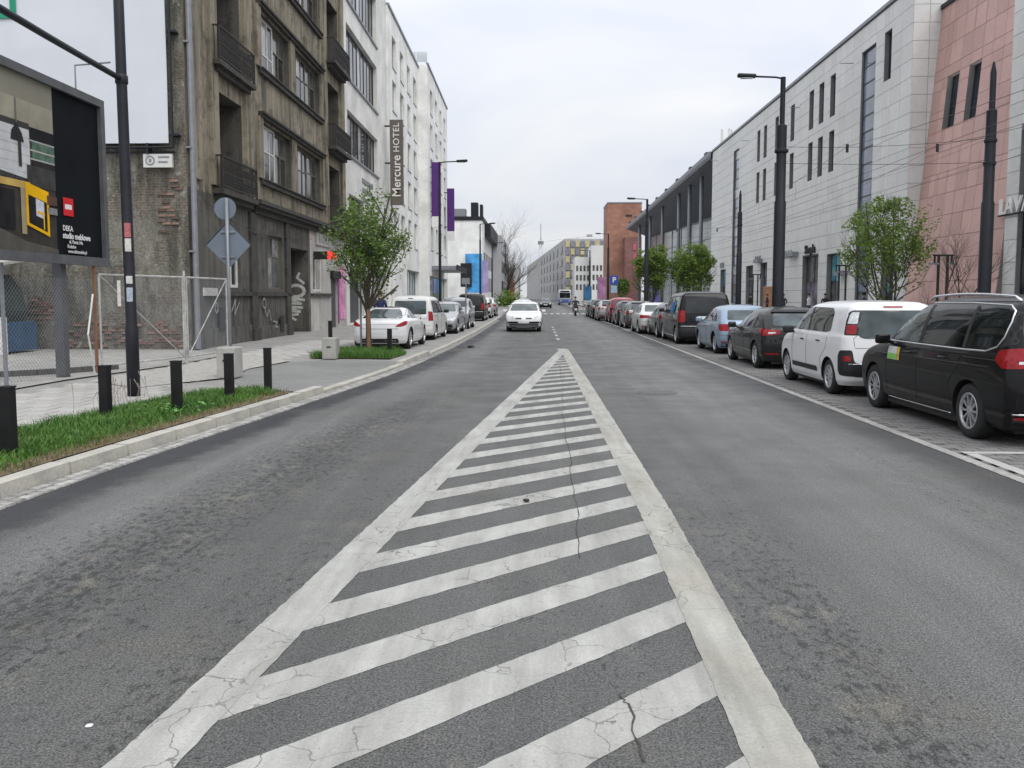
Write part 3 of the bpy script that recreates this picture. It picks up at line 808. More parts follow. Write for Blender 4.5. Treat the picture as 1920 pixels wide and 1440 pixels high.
def car(name, label, S, col_mat, loc, rz=0.0, group=None, wheel='five', detail=True, glass=None, cat='car'):
    root = thing(name, label, cat, loc, rz, group)
    raw = car_body(S)
    b = bmesh.new(); b.from_mesh(raw); bvh = BVHTree.FromBMesh(b); b.free()
    body = cut_arches(raw, S, col_mat); body.name = 'body'
    link('body', body, root)
    CORNER[0] = S['W'] / 2; CORNER[1] = lerp_tab(S['pr'], .85)
    gl = glass or M['carglass']
    mats = {'body': col_mat, 'glass': gl, 'black': M['black'], 'red': M['redlamp'], 'clear': M['clearlamp'], 'chrome': M['chrome'], 'plate': M['plate'], 'glass_lt': M['carglass_lt'], 'dark': M['steel_dark']}
    mats.update(S.get('mats', {}))
    for ft in S['feat']:
        nm, kind, ax, pts, mt, off = ft[:6]
        axes = ('x+', 'x-') if ax == 'x' else (('c+', 'c-') if ax == 'c' else (ax,))
        for a in axes:
            sets = [pts]
            if ax in ('r', 'f') and len(ft) > 6 and ft[6] == 'mir': sets = [pts, [(-p[0], p[1]) for p in pts]]
            for q in sets:
                if kind == 'p': patch(bvh, a, roundpoly(q, ft[7] if len(ft) > 7 else 0.03), mats[mt], off, nm, root, 0.03 if ax == 'c' else 0.08)
                else: trim(bvh, a, q, off, mats[mt], nm, root, 0.0, closed=(kind == 'tc'))
    hw = S['W'] / 2
    tm, rm = wheel_meshes(S['rw'], wheel)
    for y in (0.0, S['wb']):
        for sg in (-1, 1):
            w = link('wheel', tm, root); w.location = (sg * (hw - 0.035), y, S['rw']); w.rotation_euler = (0, 0, 0 if sg > 0 else math.pi)
            link('rim', rm, w)
    # underbody keeps the daylight out
    MB().box(-hw + .3, hw - .3, -.55, S['wb'] + .55, 0.14, 0.26).box(-hw + .1, hw - .1, S['rw'] * 1.2, S['wb'] - S['rw'] * 1.2, 0.15, 0.25).build('underbody', M['black'], root, keep=False)
    if detail and 'mirror' in S:
        y, z = S['mirror']
        for sg in (-1, 1):
            bm = rbox(.20, .11, .145, .035)
            for v in bm.verts: v.co += Vector((sg * (hw + .085), y - .03, z))
            me = bpy.data.meshes.new('mirror'); bm.to_mesh(me); bm.free(); me.materials.append(mats[S.get('mirmat', 'body')])
            mo = link('mirror', me, root)
            MB().tube([(sg * (hw - .06), y + .02, z - .05), (sg * (hw + .03), y, z - .03)], .025, 6).build('mirror_arm', M['black'], mo, keep=False)
    if S.get('rails'):
        xr, y0, y1, z = S['rails']
        for sg in (-1, 1):
            P = [(sg * xr, y0, z - .05), (sg * (xr), y0 + .12, z)] + [(sg * (xr + .02 * math.sin(math.pi * t / 8)), y0 + .12 + (y1 - y0 - .24) * t / 8, z + .03 * math.sin(math.pi * t / 8)) for t in range(1, 8)] + [(sg * xr, y1 - .12, z), (sg * xr, y1, z - .05)]
            MB().tube(P, .018, 6).build('roof_rail', M['chrome'], root, smooth=True, keep=False)
    return root, bvh, mats

def scaleprof(S, **kw):
    T = dict(S); T.update(kw); return T

def arch_lip(S):
    out = []
    for y0 in (0.0, S['wb']):
        out.append([(y0 + S['rw'] * 1.15 * math.cos(a), S['rw'] + S['rw'] * 1.15 * math.sin(a)) for a in [R(-20 + 220 * i / 22) for i in range(23)]])
    return out

# ---- body shapes (metres, origin at the rear axle on the ground, front towards +y)
MPV = dict(W=1.90, wb=2.92, rw=0.335,
  pr=[(.20, -.78), (.28, -.90), (.42, -.955), (.62, -.965), (.80, -.95), (.98, -.92), (1.12, -.89), (1.30, -.83), (1.48, -.75), (1.58, -.70), (1.64, -.64), (1.68, -.45), (1.71, -.1), (1.73, .4)],
  pf=[(.20, 3.70), (.28, 3.80), (.5, 3.86), (.65, 3.85), (.78, 3.78), (.88, 3.62), (.95, 3.40), (1.0, 3.15), (1.05, 2.90), (1.10, 2.76), (1.2, 2.60), (1.4, 2.26), (1.53, 2.0), (1.62, 1.75), (1.68, 1.45), (1.71, 1.15), (1.73, .9)],
  pw=[(.20, .86), (.28, .91), (.45, .935), (.70, .95), (.90, .945), (1.02, .928), (1.05, .905), (1.3, .84), (1.5, .775), (1.58, .735), (1.64, .67), (1.68, .58), (1.71, .44), (1.73, .22)],
  cr=[(.2, .14), (.9, .16), (1.1, .13), (1.6, .12), (1.73, .1)], bowr=[(0, .13), (2, .09)], bowf=[(0, .42), (1.0, .45), (1.1, .34), (2, .2)], taper=.04,
  mirror=(2.36, 1.09), rails=(.61, -.50, 1.75, 1.700),
  feat=[
   ('side_window', 'p', 'x', [(2.42, 1.085), (1.42, 1.085), (1.42, 1.585), (1.68, 1.575), (1.86, 1.51)], 'glass_lt', .004, None, .03),
   ('side_window', 'p', 'x', [(1.36, 1.085), (.22, 1.085), (.22, 1.59), (1.36, 1.59)], 'glass', .004, None, .02),
   ('side_window', 'p', 'x', [(.17, 1.085), (-.36, 1.10), (-.54, 1.20), (-.585, 1.36), (-.565, 1.50), (-.44, 1.57), (.17, 1.59)], 'glass', .004, None, .04),
   ('quarter_panel_glass', 'p', 'x', [(-.60, 1.20), (-.62, 1.40), (-.60, 1.55), (-.70, 1.50), (-.76, 1.36), (-.78, 1.17), (-.55, 1.12)], 'black', .004, None, .02),
   ('pillar_cover', 'p', 'x', [(1.44, 1.085), (1.34, 1.085), (1.34, 1.59), (1.44, 1.59)], 'black', .0055, None, .005),
   ('pillar_cover', 'p', 'x', [(.235, 1.085), (.16, 1.085), (.16, 1.59), (.235, 1.59)], 'black', .0055, None, .005),
   ('window_trim', 't', 'x', [(2.44, 1.062), (.2, 1.062), (-.30, 1.07), (-.50, 1.13), (-.59, 1.25), (-.615, 1.42), (-.585, 1.54), (-.46, 1.60), (.4, 1.622), (1.5, 1.617), (1.72, 1.60)], 'chrome', .014),
   ('rear_window', 'p', 'r', [(-.62, 1.16), (.62, 1.16), (.60, 1.40), (.55, 1.56), (-.55, 1.56), (-.60, 1.40)], 'glass_lt', .005, None, .06),
   ('tail_light', 'p', 'c', [(-.34, .92), (.14, .90), (.25, .985), (.20, 1.10), (-.02, 1.13), (-.34, 1.12)], 'red', .006, None, .03),
   ('lamp_band', 'p', 'c', [(-.30, .96), (-.04, .955), (-.04, .985), (-.30, .99)], 'clear', .009, None, .005),
   ('number_plate', 'p', 'r', [(-.26, .70), (.26, .70), (.26, .82), (-.26, .82)], 'plate', .014, None, .01),
   ('bumper_insert', 'p', 'r', [(-.80, .24), (.80, .24), (.84, .36), (-.84, .36)], 'black', .005, None, .03),
   ('bumper_strip', 't', 'r', [(-.84, .40), (.84, .40)], 'chrome', .011),
   ('reflector', 'p', 'r', [(.52, .335), (.82, .335), (.82, .37), (.52, .37)], 'red', .009, 'mir', .01),
   ('sill_trim', 't', 'x', [(.48, .245), (2.42, .245)], 'chrome', .008),
   ('door_seam', 't', 'x', [(1.39, .32), (1.39, 1.05)], 'black', .0045),
   ('door_seam', 't', 'x', [(2.40, .34), (2.42, .7), (2.38, 1.05)], 'black', .0045),
   ('door_seam', 't', 'x', [(.42, .40), (.50, .62), (.25, .85), (.22, 1.05)], 'black', .0045),
   ('door_rail', 't', 'x', [(.15, .98), (-.75, .98)], 'black', .006),
   ('door_handle', 't', 'x', [(1.58, .935), (1.80, .935)], 'body', .016),
   ('door_handle', 't', 'x', [(.55, .935), (.77, .935)], 'body', .016),
   ('side_crease', 't', 'x', [(-.5, .90), (1.2, .885), (2.9, .87)], 'body', .006),
   ('windscreen', 'p', 'f', [(-.72, 1.14), (.72, 1.14), (.62, 1.60), (-.62, 1.60)], 'glass', .005, None, .06),
   ('headlight', 'p', 'f', [(.52, .70), (.84, .74), (.84, .86), (.52, .80)], 'clear', .006, 'mir', .02),
   ('grille', 'p', 'f', [(-.5, .68), (.5, .68), (.5, .78), (-.5, .78)], 'black', .006, None, .02)])

C3P = dict(W=1.74, wb=2.54, rw=0.31,
  pr=[(.20, -.62), (.28, -.72), (.45, -.765), (.62, -.77), (.80, -.755), (1.0, -.73), (1.15, -.71), (1.35, -.665), (1.5, -.62), (1.56, -.58), (1.60, -.5), (1.62, -.25), (1.635, .3)],
  pf=[(.20, 3.15), (.30, 3.25), (.5, 3.29), (.65, 3.28), (.8, 3.20), (.9, 3.08), (.97, 2.85), (1.02, 2.62), (1.06, 2.45), (1.2, 2.24), (1.4, 1.92), (1.5, 1.72), (1.57, 1.50), (1.61, 1.2), (1.635, .8)],
  pw=[(.20, .80), (.28, .84), (.45, .86), (.7, .87), (.9, .868), (1.03, .85), (1.06, .825), (1.3, .775), (1.45, .735), (1.52, .70), (1.57, .64), (1.60, .56), (1.62, .42), (1.635, .2)],
  cr=[(.2, .2), (.9, .2), (1.1, .17), (1.63, .12)], bowr=[(0, .10), (2, .07)], bowf=[(0, .36), (1.0, .36), (1.1, .26), (2, .2)], taper=.035,
  mirror=(2.10, 1.06), mirmat='black',
  feat=[
   ('side_window', 'p', 'x', [(2.22, 1.075), (1.22, 1.075), (1.22, 1.505), (1.48, 1.49), (1.66, 1.44)], 'glass_lt', .004, None, .03),
   ('side_window', 'p', 'x', [(1.17, 1.075), (.20, 1.075), (.0, 1.11), (.02, 1.42), (.16, 1.50), (1.17, 1.51)], 'glass', .004, None, .04),
   ('pillar_cover', 'p', 'x', [(1.235, 1.075), (1.155, 1.075), (1.155, 1.51), (1.235, 1.51)], 'black', .0055, None, .005),
   ('rear_window', 'p', 'r', [(-.52, 1.00), (.52, 1.00), (.60, 1.07), (.585, 1.47), (-.585, 1.47), (-.60, 1.07)], 'glass_lt', .005, None, .07),
   ('rear_window_edge', 'p', 'r', [(.50, 1.055), (.755, 1.055), (.70, 1.43), (.64, 1.47), (.50, 1.47)], 'black', .0035, 'mir', .03),
   ('lamp_housing', 'p', 'c', [(-.155, 1.055), (.06, 1.055), (.055, 1.30), (.01, 1.46), (-.155, 1.46)], 'black', .005, None, .03),
   ('tail_light', 'p', 'c', [(-.125, 1.075), (.025, 1.075), (.025, 1.225), (-.125, 1.225)], 'red', .009, None, .02),
   ('reversing_light', 'p', 'c', [(-.125, 1.245), (.02, 1.245), (.0, 1.40), (-.03, 1.44), (-.125, 1.44)], 'clear', .009, None, .02),
   ('brake_light', 'p', 'r', [(-.16, 1.515), (.16, 1.515), (.16, 1.54), (-.16, 1.54)], 'red', .012, None, .005),
   ('bumper_insert', 'p', 'r', [(-.62, .36), (.62, .36), (.62, .58), (-.62, .58)], 'black', .0065, None, .01),
   ('bumper_insert', 'p', 'c', [(-.22, .36), (.12, .38), (.17, .46), (.17, .70), (.12, .80), (-.10, .81), (-.14, .60), (-.22, .58)], 'black', .006, None, .04),
   ('bumper_strip', 't', 'r', [(-.78, .575), (.78, .575)], 'chrome', .009),
   ('fog_light', 'p', 'c', [(-.09, .62), (.03, .62), (.03, .71), (-.09, .71)], 'red', .010, None, .01),
   ('number_plate', 'p', 'r', [(-.26, .70), (.26, .70), (.26, .81), (-.26, .81)], 'plate', .012, None, .01),
   ('badge_strip', 't', 'r', [(.22, .945), (.52, .945)], 'dark', .006),
   ('side_moulding', 'p', 'x', [(.55, .36), (2.03, .36), (2.03, .45), (.55, .45)], 'black', .012, None, .01),
   ('door_seam', 't', 'x', [(1.19, .32), (1.19, 1.06)], 'black', .004),
   ('door_seam', 't', 'x', [(2.08, .34), (2.10, .7), (2.08, 1.04)], 'black', .004),
   ('door_seam', 't', 'x', [(.37, .42), (.40, .6), (.12, .8), (.06, 1.06)], 'black', .004),
   ('door_handle', 't', 'x', [(1.34, .905), (1.54, .905)], 'black', .015),
   ('door_handle', 't', 'x', [(.42, .915), (.62, .915)], 'black', .015),
   ('windscreen', 'p', 'f', [(-.66, 1.10), (.66, 1.10), (.60, 1.50), (-.60, 1.50)], 'glass', .005, None, .06),
   ('tailgate_seam', 't', 'r', [(.64, .86), (.66, 1.0), (.60, 1.05)], 'black', .004, 'mir'),
   ('tailgate_seam', 't', 'r', [(-.64, .84), (.64, .84)], 'black', .004)])

HATCH = dict(W=1.82, wb=2.64, rw=0.32,
  pr=[(.20, -.66), (.30, -.74), (.45, -.785), (.60, -.79), (.75, -.775), (.88, -.755), (.97, -.72), (1.06, -.62), (1.18, -.47), (1.28, -.33), (1.36, -.17), (1.41, .0), (1.445, .25), (1.465, .65)],
  pf=[(.20, 3.25), (.30, 3.40), (.48, 3.46), (.62, 3.44), (.72, 3.36), (.80, 3.18), (.87, 2.85), (.93, 2.45), (.98, 2.22), (1.1, 1.98), (1.25, 1.66), (1.35, 1.40), (1.42, 1.15), (1.465, .8)],
  pw=[(.20, .83), (.28, .87), (.45, .90), (.68, .91), (.84, .905), (.93, .885), (.96, .86), (1.15, .79), (1.28, .73), (1.35, .68), (1.40, .60), (1.435, .46), (1.465, .2)],
  cr=[(.2, .2), (.9, .22), (1.0, .2), (1.46, .14)], bowr=[(0, .16), (1, .16), (2, .12)], bowf=[(0, .45), (1.0, .45), (2, .24)], taper=.05,
  mirror=(1.92, .98),
  feat=[
   ('side_window', 'p', 'x', [(1.92, .975), (1.02, .975), (1.02, 1.345), (1.24, 1.325), (1.40, 1.26)], 'glass_lt', .004, None, .02),
   ('side_window', 'p', 'x', [(.96, .975), (.12, .98), (.10, 1.20), (.34, 1.32), (.96, 1.35)], 'glass', .004, None, .03),
   ('quarter_window', 'p', 'x', [(.06, .985), (-.22, 1.02), (.06, 1.18)], 'glass', .004, None, .02),
   ('window_trim', 't', 'x', [(1.95, .955), (.1, .958), (-.26, 1.0)], 'dark', .009),
   ('rear_window', 'p', 'r', [(-.60, 1.02), (.60, 1.02), (.52, 1.30), (-.52, 1.30)], 'glass_lt', .005, None, .05),
   ('spoiler', 'p', 'r', [(-.56, 1.325), (.56, 1.325), (.52, 1.375), (-.52, 1.375)], 'black', .035, None, .02),
   ('tail_light', 'p', 'c', [(-.30, .84), (-.05, .80), (.10, .80), (.30, .93), (.20, .955), (-.06, .945), (-.26, .92)], 'red', .006, None, .03),
   ('lamp_band', 'p', 'c', [(-.20, .85), (-.06, .84), (-.06, .88), (-.20, .885)], 'clear', .009, None, .01),
   ('number_plate', 'p', 'r', [(-.26, .63), (.26, .63), (.26, .74), (-.26, .74)], 'plate', .010, None, .01),
   ('bumper_insert', 'p', 'r', [(-.76, .22), (.76, .22), (.78, .34), (-.78, .34)], 'black', .005, None, .03),
   ('reflector', 'p', 'r', [(.5, .36), (.78, .36), (.78, .40), (.5, .40)], 'red', .008, 'mir', .01),
   ('bumper_seam', 't', 'r', [(-.84, .58), (.84, .58)], 'black', .005),
   ('door_seam', 't', 'x', [(.99, .30), (.99, .95)], 'black', .004),
   ('door_seam', 't', 'x', [(1.98, .34), (2.0, .7), (1.93, .95)], 'black', .004),
   ('door_seam', 't', 'x', [(.38, .42), (.38, .58), (.12, .76), (.09, .95)], 'black', .004),
   ('door_handle', 't', 'x', [(1.14, .83), (1.34, .83)], 'body', .014),
   ('door_handle', 't', 'x', [(.22, .85), (.42, .85)], 'body', .014),
   ('side_crease', 't', 'x', [(-.4, .86), (1.2, .80), (2.4, .76)], 'body', .007),
   ('windscreen', 'p', 'f', [(-.70, 1.0), (.70, 1.0), (.58, 1.34), (-.58, 1.34)], 'glass_lt', .005, None, .06),
   ('headlight', 'p', 'f', [(.50, .60), (.80, .63), (.80, .74), (.50, .70)], 'clear', .006, 'mir', .02),
   ('grille', 'p', 'f', [(-.46, .60), (.46, .60), (.46, .69), (-.46, .69)], 'black', .006, None, .02),
   ('lower_grille', 'p', 'f', [(-.70, .30), (.70, .30), (.66, .44), (-.66, .44)], 'black', .006, None, .03),
   ('number_plate', 'p', 'f', [(-.26, .46), (.26, .46), (.26, .57), (-.26, .57)], 'plate', .010, None, .01)])

SEDAN = scaleprof(HATCH, W=1.80, wb=2.62, rw=.315,
  pr=[(.20, -.78), (.30, -.86), (.45, -.90), (.65, -.90), (.80, -.88), (.90, -.84), (.95, -.70), (1.0, -.50), (1.05, -.34), (1.15, -.16), (1.25, .02), (1.34, .2), (1.40, .42), (1.44, .75)],
  pf=[(.20, 3.2), (.30, 3.36), (.48, 3.42), (.62, 3.40), (.72, 3.32), (.80, 3.14), (.87, 2.80), (.93, 2.40), (.98, 2.18), (1.1, 1.95), (1.25, 1.63), (1.35, 1.38), (1.40, 1.15), (1.44, .9)],
  pw=[(.20, .82), (.28, .86), (.45, .89), (.68, .90), (.84, .895), (.93, .87), (.96, .84), (1.15, .77), (1.28, .71), (1.34, .66), (1.38, .58), (1.42, .44), (1.44, .2)])
SEDAN['feat'] = [f for f in HATCH['feat'] if f[0] not in ('spoiler', 'rear_window', 'tail_light', 'lamp_band')] + [
   ('rear_window', 'p', 'r', [(-.60, 1.02), (.60, 1.02), (.52, 1.31), (-.52, 1.31)], 'glass_lt', .005, None, .05),
   ('tail_light', 'p', 'c', [(-.34, .75), (.06, .73), (.18, .83), (.12, .88), (-.32, .86)], 'red', .006, None, .03),
   ('boot_seam', 't', 'r', [(-.42, .88), (.42, .88)], 'black', .004)]

VAN = dict(W=1.92, wb=3.2, rw=0.335, arch=1.1,
  pr=[(.22, -.72), (.30, -.80), (.45, -.83), (.6, -.81), (1.0, -.79), (1.3, -.76), (1.6, -.70), (1.74, -.66), (1.82, -.60), (1.86, -.45), (1.885, .0), (1.895, .5)],
  pf=[(.22, 3.85), (.32, 3.98), (.55, 4.02), (.75, 3.98), (.90, 3.85), (1.0, 3.62), (1.06, 3.35), (1.12, 3.15), (1.3, 2.88), (1.5, 2.56), (1.65, 2.32), (1.76, 2.08), (1.83, 1.8), (1.87, 1.4), (1.895, 1.0)],
  pw=[(.22, .90), (.30, .935), (.5, .955), (.8, .96), (1.05, .95), (1.12, .935), (1.4, .885), (1.65, .83), (1.74, .80), (1.80, .75), (1.84, .66), (1.87, .5), (1.895, .2)],
  cr=[(.2, .14), (1, .12), (1.7, .1), (1.9, .1)], bowr=[(0, .06), (2, .05)], bowf=[(0, .32), (1.1, .34), (2, .2)], taper=.02,
  mirror=(2.70, 1.18), mirmat='black',
  feat=[
   ('side_window', 'p', 'x', [(2.82, 1.14), (1.95, 1.14), (1.95, 1.66), (2.20, 1.64), (2.34, 1.58)], 'glass_lt', .004, None, .03),
   ('side_window', 'p', 'x', [(1.85, 1.14), (.62, 1.14), (.62, 1.68), (1.85, 1.68)], 'glass', .004, None, .05),
   ('side_window', 'p', 'x', [(.52, 1.14), (-.52, 1.14), (-.50, 1.66), (.52, 1.68)], 'glass', .004, None, .05),
   ('rear_window', 'p', 'r', [(-.70, 1.12), (.70, 1.12), (.66, 1.68), (-.66, 1.68)], 'glass', .005, None, .06),
   ('tail_light', 'p', 'c', [(-.16, .80), (.07, .80), (.08, 1.16), (.02, 1.22), (-.14, 1.22)], 'red', .006, None, .03),
   ('number_plate', 'p', 'r', [(-.26, .90), (.26, .90), (.26, 1.01), (-.26, 1.01)], 'plate', .010, None, .01),
   ('plate_panel', 'p', 'r', [(-.48, .86), (.48, .86), (.48, 1.06), (-.48, 1.06)], 'dark', .004, None, .02),
   ('bumper_cover', 'p', 'r', [(-.92, .30), (.92, .30), (.92, .62), (-.92, .62)], 'black', .010, None, .03),
   ('bumper_strip', 't', 'r', [(-.90, .66), (.90, .66)], 'chrome', .010),
   ('sill_trim', 't', 'x', [(.42, .28), (2.75, .28)], 'chrome', .010),
   ('door_seam', 't', 'x', [(1.90, .34), (1.90, 1.72)], 'black', .005),
   ('door_seam', 't', 'x', [(.57, .42), (.57, 1.72)], 'black', .005),
   ('door_rail', 't', 'x', [(.55, 1.06), (-.68, 1.06)], 'black', .008),
   ('door_handle', 't', 'x', [(2.02, 1.0), (2.22, 1.0)], 'black', .016),
   ('door_handle', 't', 'x', [(1.58, 1.0), (1.78, 1.0)], 'black', .016),
   ('tailgate_seam', 't', 'r', [(.86, .66), (.85, 1.3), (.78, 1.74)], 'black', .005, 'mir'),
   ('windscreen', 'p', 'f', [(-.74, 1.16), (.74, 1.16), (.66, 1.72), (-.66, 1.72)], 'glass', .005, None, .06),
   ('grille', 'p', 'f', [(-.5, .62), (.5, .62), (.5, .78), (-.5, .78)], 'black', .006, None, .02),
   ('headlight', 'p', 'f', [(.56, .70), (.88, .76), (.88, .92), (.56, .82)], 'clear', .006, 'mir', .02)])

SMALLVAN = scaleprof(VAN, W=1.79, wb=2.68, rw=.32,
  pr=[(.22, -.74), (.30, -.82), (.45, -.85), (.6, -.84), (1.0, -.82), (1.3, -.78), (1.55, -.72), (1.68, -.68), (1.75, -.60), (1.79, -.4), (1.81, .0), (1.82, .4)],
  pf=[(.22, 3.3), (.32, 3.42), (.55, 3.46), (.75, 3.42), (.88, 3.30), (.96, 3.0), (1.02, 2.70), (1.08, 2.48), (1.3, 2.16), (1.5, 1.86), (1.62, 1.66), (1.71, 1.45), (1.77, 1.2), (1.80, .9), (1.82, .7)],
  pw=[(.22, .84), (.30, .87), (.5, .89), (.8, .895), (1.03, .885), (1.08, .865), (1.35, .82), (1.58, .77), (1.66, .74), (1.72, .69), (1.77, .6), (1.80, .45), (1.82, .2)], mirror=(2.12, 1.14))
SMALLVAN['feat'] = [
   ('side_window', 'p', 'x', [(2.25, 1.10), (1.35, 1.10), (1.35, 1.58), (1.6, 1.56), (1.76, 1.48)], 'glass_lt', .004, None, .03),
   ('side_window', 'p', 'x', [(1.26, 1.10), (.34, 1.10), (.34, 1.60), (1.26, 1.60)], 'glass', .004, None, .04),
   ('side_window', 'p', 'x', [(.24, 1.10), (-.52, 1.12), (-.50, 1.58), (.24, 1.60)], 'glass', .004, None, .04),
   ('rear_window', 'p', 'r', [(-.62, 1.06), (.62, 1.06), (.60, 1.60), (-.60, 1.60)], 'glass_lt', .005, None, .06),
   ('tail_light', 'p', 'c', [(-.12, .80), (.07, .80), (.06, 1.16), (-.10, 1.18)], 'red', .006, None, .03),
   ('number_plate', 'p', 'r', [(-.26, .84), (.26, .84), (.26, .95), (-.26, .95)], 'plate', .010, None, .01),
   ('bumper_seam', 't', 'r', [(-.86, .60), (.86, .60)], 'black', .006),
   ('door_seam', 't', 'x', [(1.31, .34), (1.31, 1.62)], 'black', .005), ('door_seam', 't', 'x', [(.29, .50), (.29, 1.62)], 'black', .005),
   ('door_rail', 't', 'x', [(.28, 1.0), (-.68, 1.0)], 'black', .008),
   ('door_handle', 't', 'x', [(1.42, .98), (1.62, .98)], 'black', .015),
   ('brake_light', 'p', 'r', [(-.10, 1.68), (.10, 1.68), (.10, 1.705), (-.10, 1.705)], 'black', .012, None, .005),
   ('windscreen', 'p', 'f', [(-.70, 1.12), (.70, 1.12), (.62, 1.66), (-.62, 1.66)], 'glass', .005, None, .06),
   ('headlight', 'p', 'f', [(.50, .66), (.84, .72), (.84, .86), (.50, .76)], 'clear', .006, 'mir', .02)]

SUV = scaleprof(HATCH, W=1.84, wb=2.64, rw=.345,
  pr=[(.26, -.70), (.36, -.78), (.55, -.82), (.75, -.82), (.95, -.80), (1.05, -.77), (1.2, -.70), (1.4, -.58), (1.5, -.5), (1.56, -.4), (1.61, -.1), (1.64, .3), (1.65, .6)],
  pf=[(.26, 3.25), (.36, 3.36), (.6, 3.42), (.8, 3.38), (.92, 3.22), (1.0, 2.85), (1.05, 2.5), (1.10, 2.25), (1.25, 2.02), (1.4, 1.78), (1.5, 1.58), (1.58, 1.3), (1.63, 1.0), (1.65, .8)],
  pw=[(.26, .86), (.36, .90), (.6, .92), (.85, .92), (1.0, .90), (1.05, .88), (1.08, .86), (1.3, .79), (1.45, .74), (1.52, .69), (1.57, .6), (1.62, .42), (1.65, .2)], mirror=(1.92, 1.12))
SUV['feat'] = [
   ('side_window', 'p', 'x', [(1.98, 1.10), (1.05, 1.10), (1.05, 1.50), (1.35, 1.48), (1.52, 1.42)], 'glass_lt', .004, None, .03),
   ('side_window', 'p', 'x', [(.98, 1.10), (.12, 1.11), (.12, 1.48), (.98, 1.51)], 'glass', .004, None, .03),
   ('side_window', 'p', 'x', [(.05, 1.12), (-.40, 1.16), (-.30, 1.42), (.05, 1.47)], 'glass', .004, None, .03),
   ('rear_window', 'p', 'r', [(-.60, 1.12), (.60, 1.12), (.54, 1.46), (-.54, 1.46)], 'glass_lt', .005, None, .05),
   ('tail_light', 'p', 'c', [(-.24, .87), (.06, .85), (.18, .98), (.12, 1.10), (-.16, 1.10)], 'red', .006, None, .03),
   ('number_plate', 'p', 'r', [(-.26, .78), (.26, .78), (.26, .89), (-.26, .89)], 'plate', .010, None, .01),
   ('bumper_cover', 'p', 'r', [(-.86, .34), (.86, .34), (.88, .58), (-.88, .58)], 'black', .007, None, .04),
   ('door_seam', 't', 'x', [(1.01, .4), (1.01, 1.07)], 'black', .004), ('door_handle', 't', 'x', [(1.15, .96), (1.35, .96)], 'body', .014),
   ('windscreen', 'p', 'f', [(-.70, 1.14), (.70, 1.14), (.60, 1.52), (-.60, 1.52)], 'glass', .005, None, .06),
   ('headlight', 'p', 'f', [(.50, .74), (.84, .78), (.84, .92), (.50, .86)], 'clear', .006, 'mir', .02)]

COUPE = dict(W=1.84, wb=2.61, rw=0.34,
  pr=[(.20, -.66), (.30, -.74), (.45, -.79), (.62, -.80), (.76, -.79), (.86, -.77), (.92, -.72), (.955, -.52), (.985, -.32), (1.05, -.10), (1.14, .12), (1.23, .38), (1.30, .62), (1.345, .95)],
  pf=[(.20, 3.25), (.30, 3.40), (.48, 3.48), (.60, 3.46), (.70, 3.36), (.78, 3.15), (.86, 2.7), (.92, 2.3), (.96, 2.12), (1.05, 1.92), (1.18, 1.66), (1.27, 1.42), (1.32, 1.2), (1.345, 1.05)],
  pw=[(.20, .85), (.28, .89), (.45, .915), (.66, .92), (.80, .915), (.90, .89), (.94, .85), (.965, .80), (1.1, .73), (1.2, .675), (1.26, .62), (1.30, .54), (1.33, .38), (1.345, .2)],
  cr=[(.2, .28), (.9, .3), (1.0, .2), (1.35, .16)], bowr=[(0, .22), (1, .22), (2, .14)], bowf=[(0, .5), (1.0, .5), (2, .28)], taper=.05,
  mirror=(1.90, .98),
  feat=[
   ('side_window', 'p', 'x', [(1.90, .965), (.75, .965), (.55, 1.0), (.62, 1.18), (.85, 1.25), (1.18, 1.245), (1.42, 1.17)], 'glass_lt', .004, None, .03),
   ('quarter_window', 'p', 'x', [(.48, .985), (.14, 1.01), (.48, 1.13)], 'glass', .004, None, .02),
   ('roof_arch', 't', 'x', [(-.25, .985), (.15, 1.08), (.5, 1.19), (.85, 1.272), (1.2, 1.268), (1.5, 1.18), (1.9, 1.0)], 'chrome', .018),
   ('rear_window', 'p', 'r', [(-.66, .985), (.66, .985), (.56, 1.16), (.44, 1.27), (-.44, 1.27), (-.56, 1.16)], 'glass_lt', .005, None, .06),
   ('tail_light', 'p', 'c', [(-.26, .73), (-.08, .735), (.14, .80), (.26, .90), (.10, .915), (-.10, .85)], 'red', .006, None, .03),
   ('number_plate', 'p', 'r', [(-.26, .52), (.26, .52), (.26, .63), (-.26, .63)], 'plate', .010, None, .01),
   ('boot_seam', 't', 'r', [(-.62, .80), (.62, .80)], 'black', .004), ('bumper_seam', 't', 'r', [(-.62, .665), (.62, .665)], 'black', .006),
   ('diffuser', 'p', 'r', [(-.62, .22), (.62, .22), (.60, .36), (-.60, .36)], 'black', .005, None, .04),
   ('door_seam', 't', 'x', [(.62, .42), (.60, .9)], 'black', .004), ('door_seam', 't', 'x', [(1.96, .34), (1.96, .9)], 'black', .004),
   ('door_handle', 't', 'x', [(.74, .80), (.96, .80)], 'body', .014), ('side_crease', 't', 'x', [(.3, .40), (2.2, .40)], 'body', .010),
   ('windscreen', 'p', 'f', [(-.66, .98), (.66, .98), (.52, 1.25), (-.52, 1.25)], 'glass', .005, None, .06),
   ('headlight', 'p', 'f', [(.48, .58), (.82, .62), (.82, .76), (.48, .68)], 'clear', .006, 'mir', .02)])

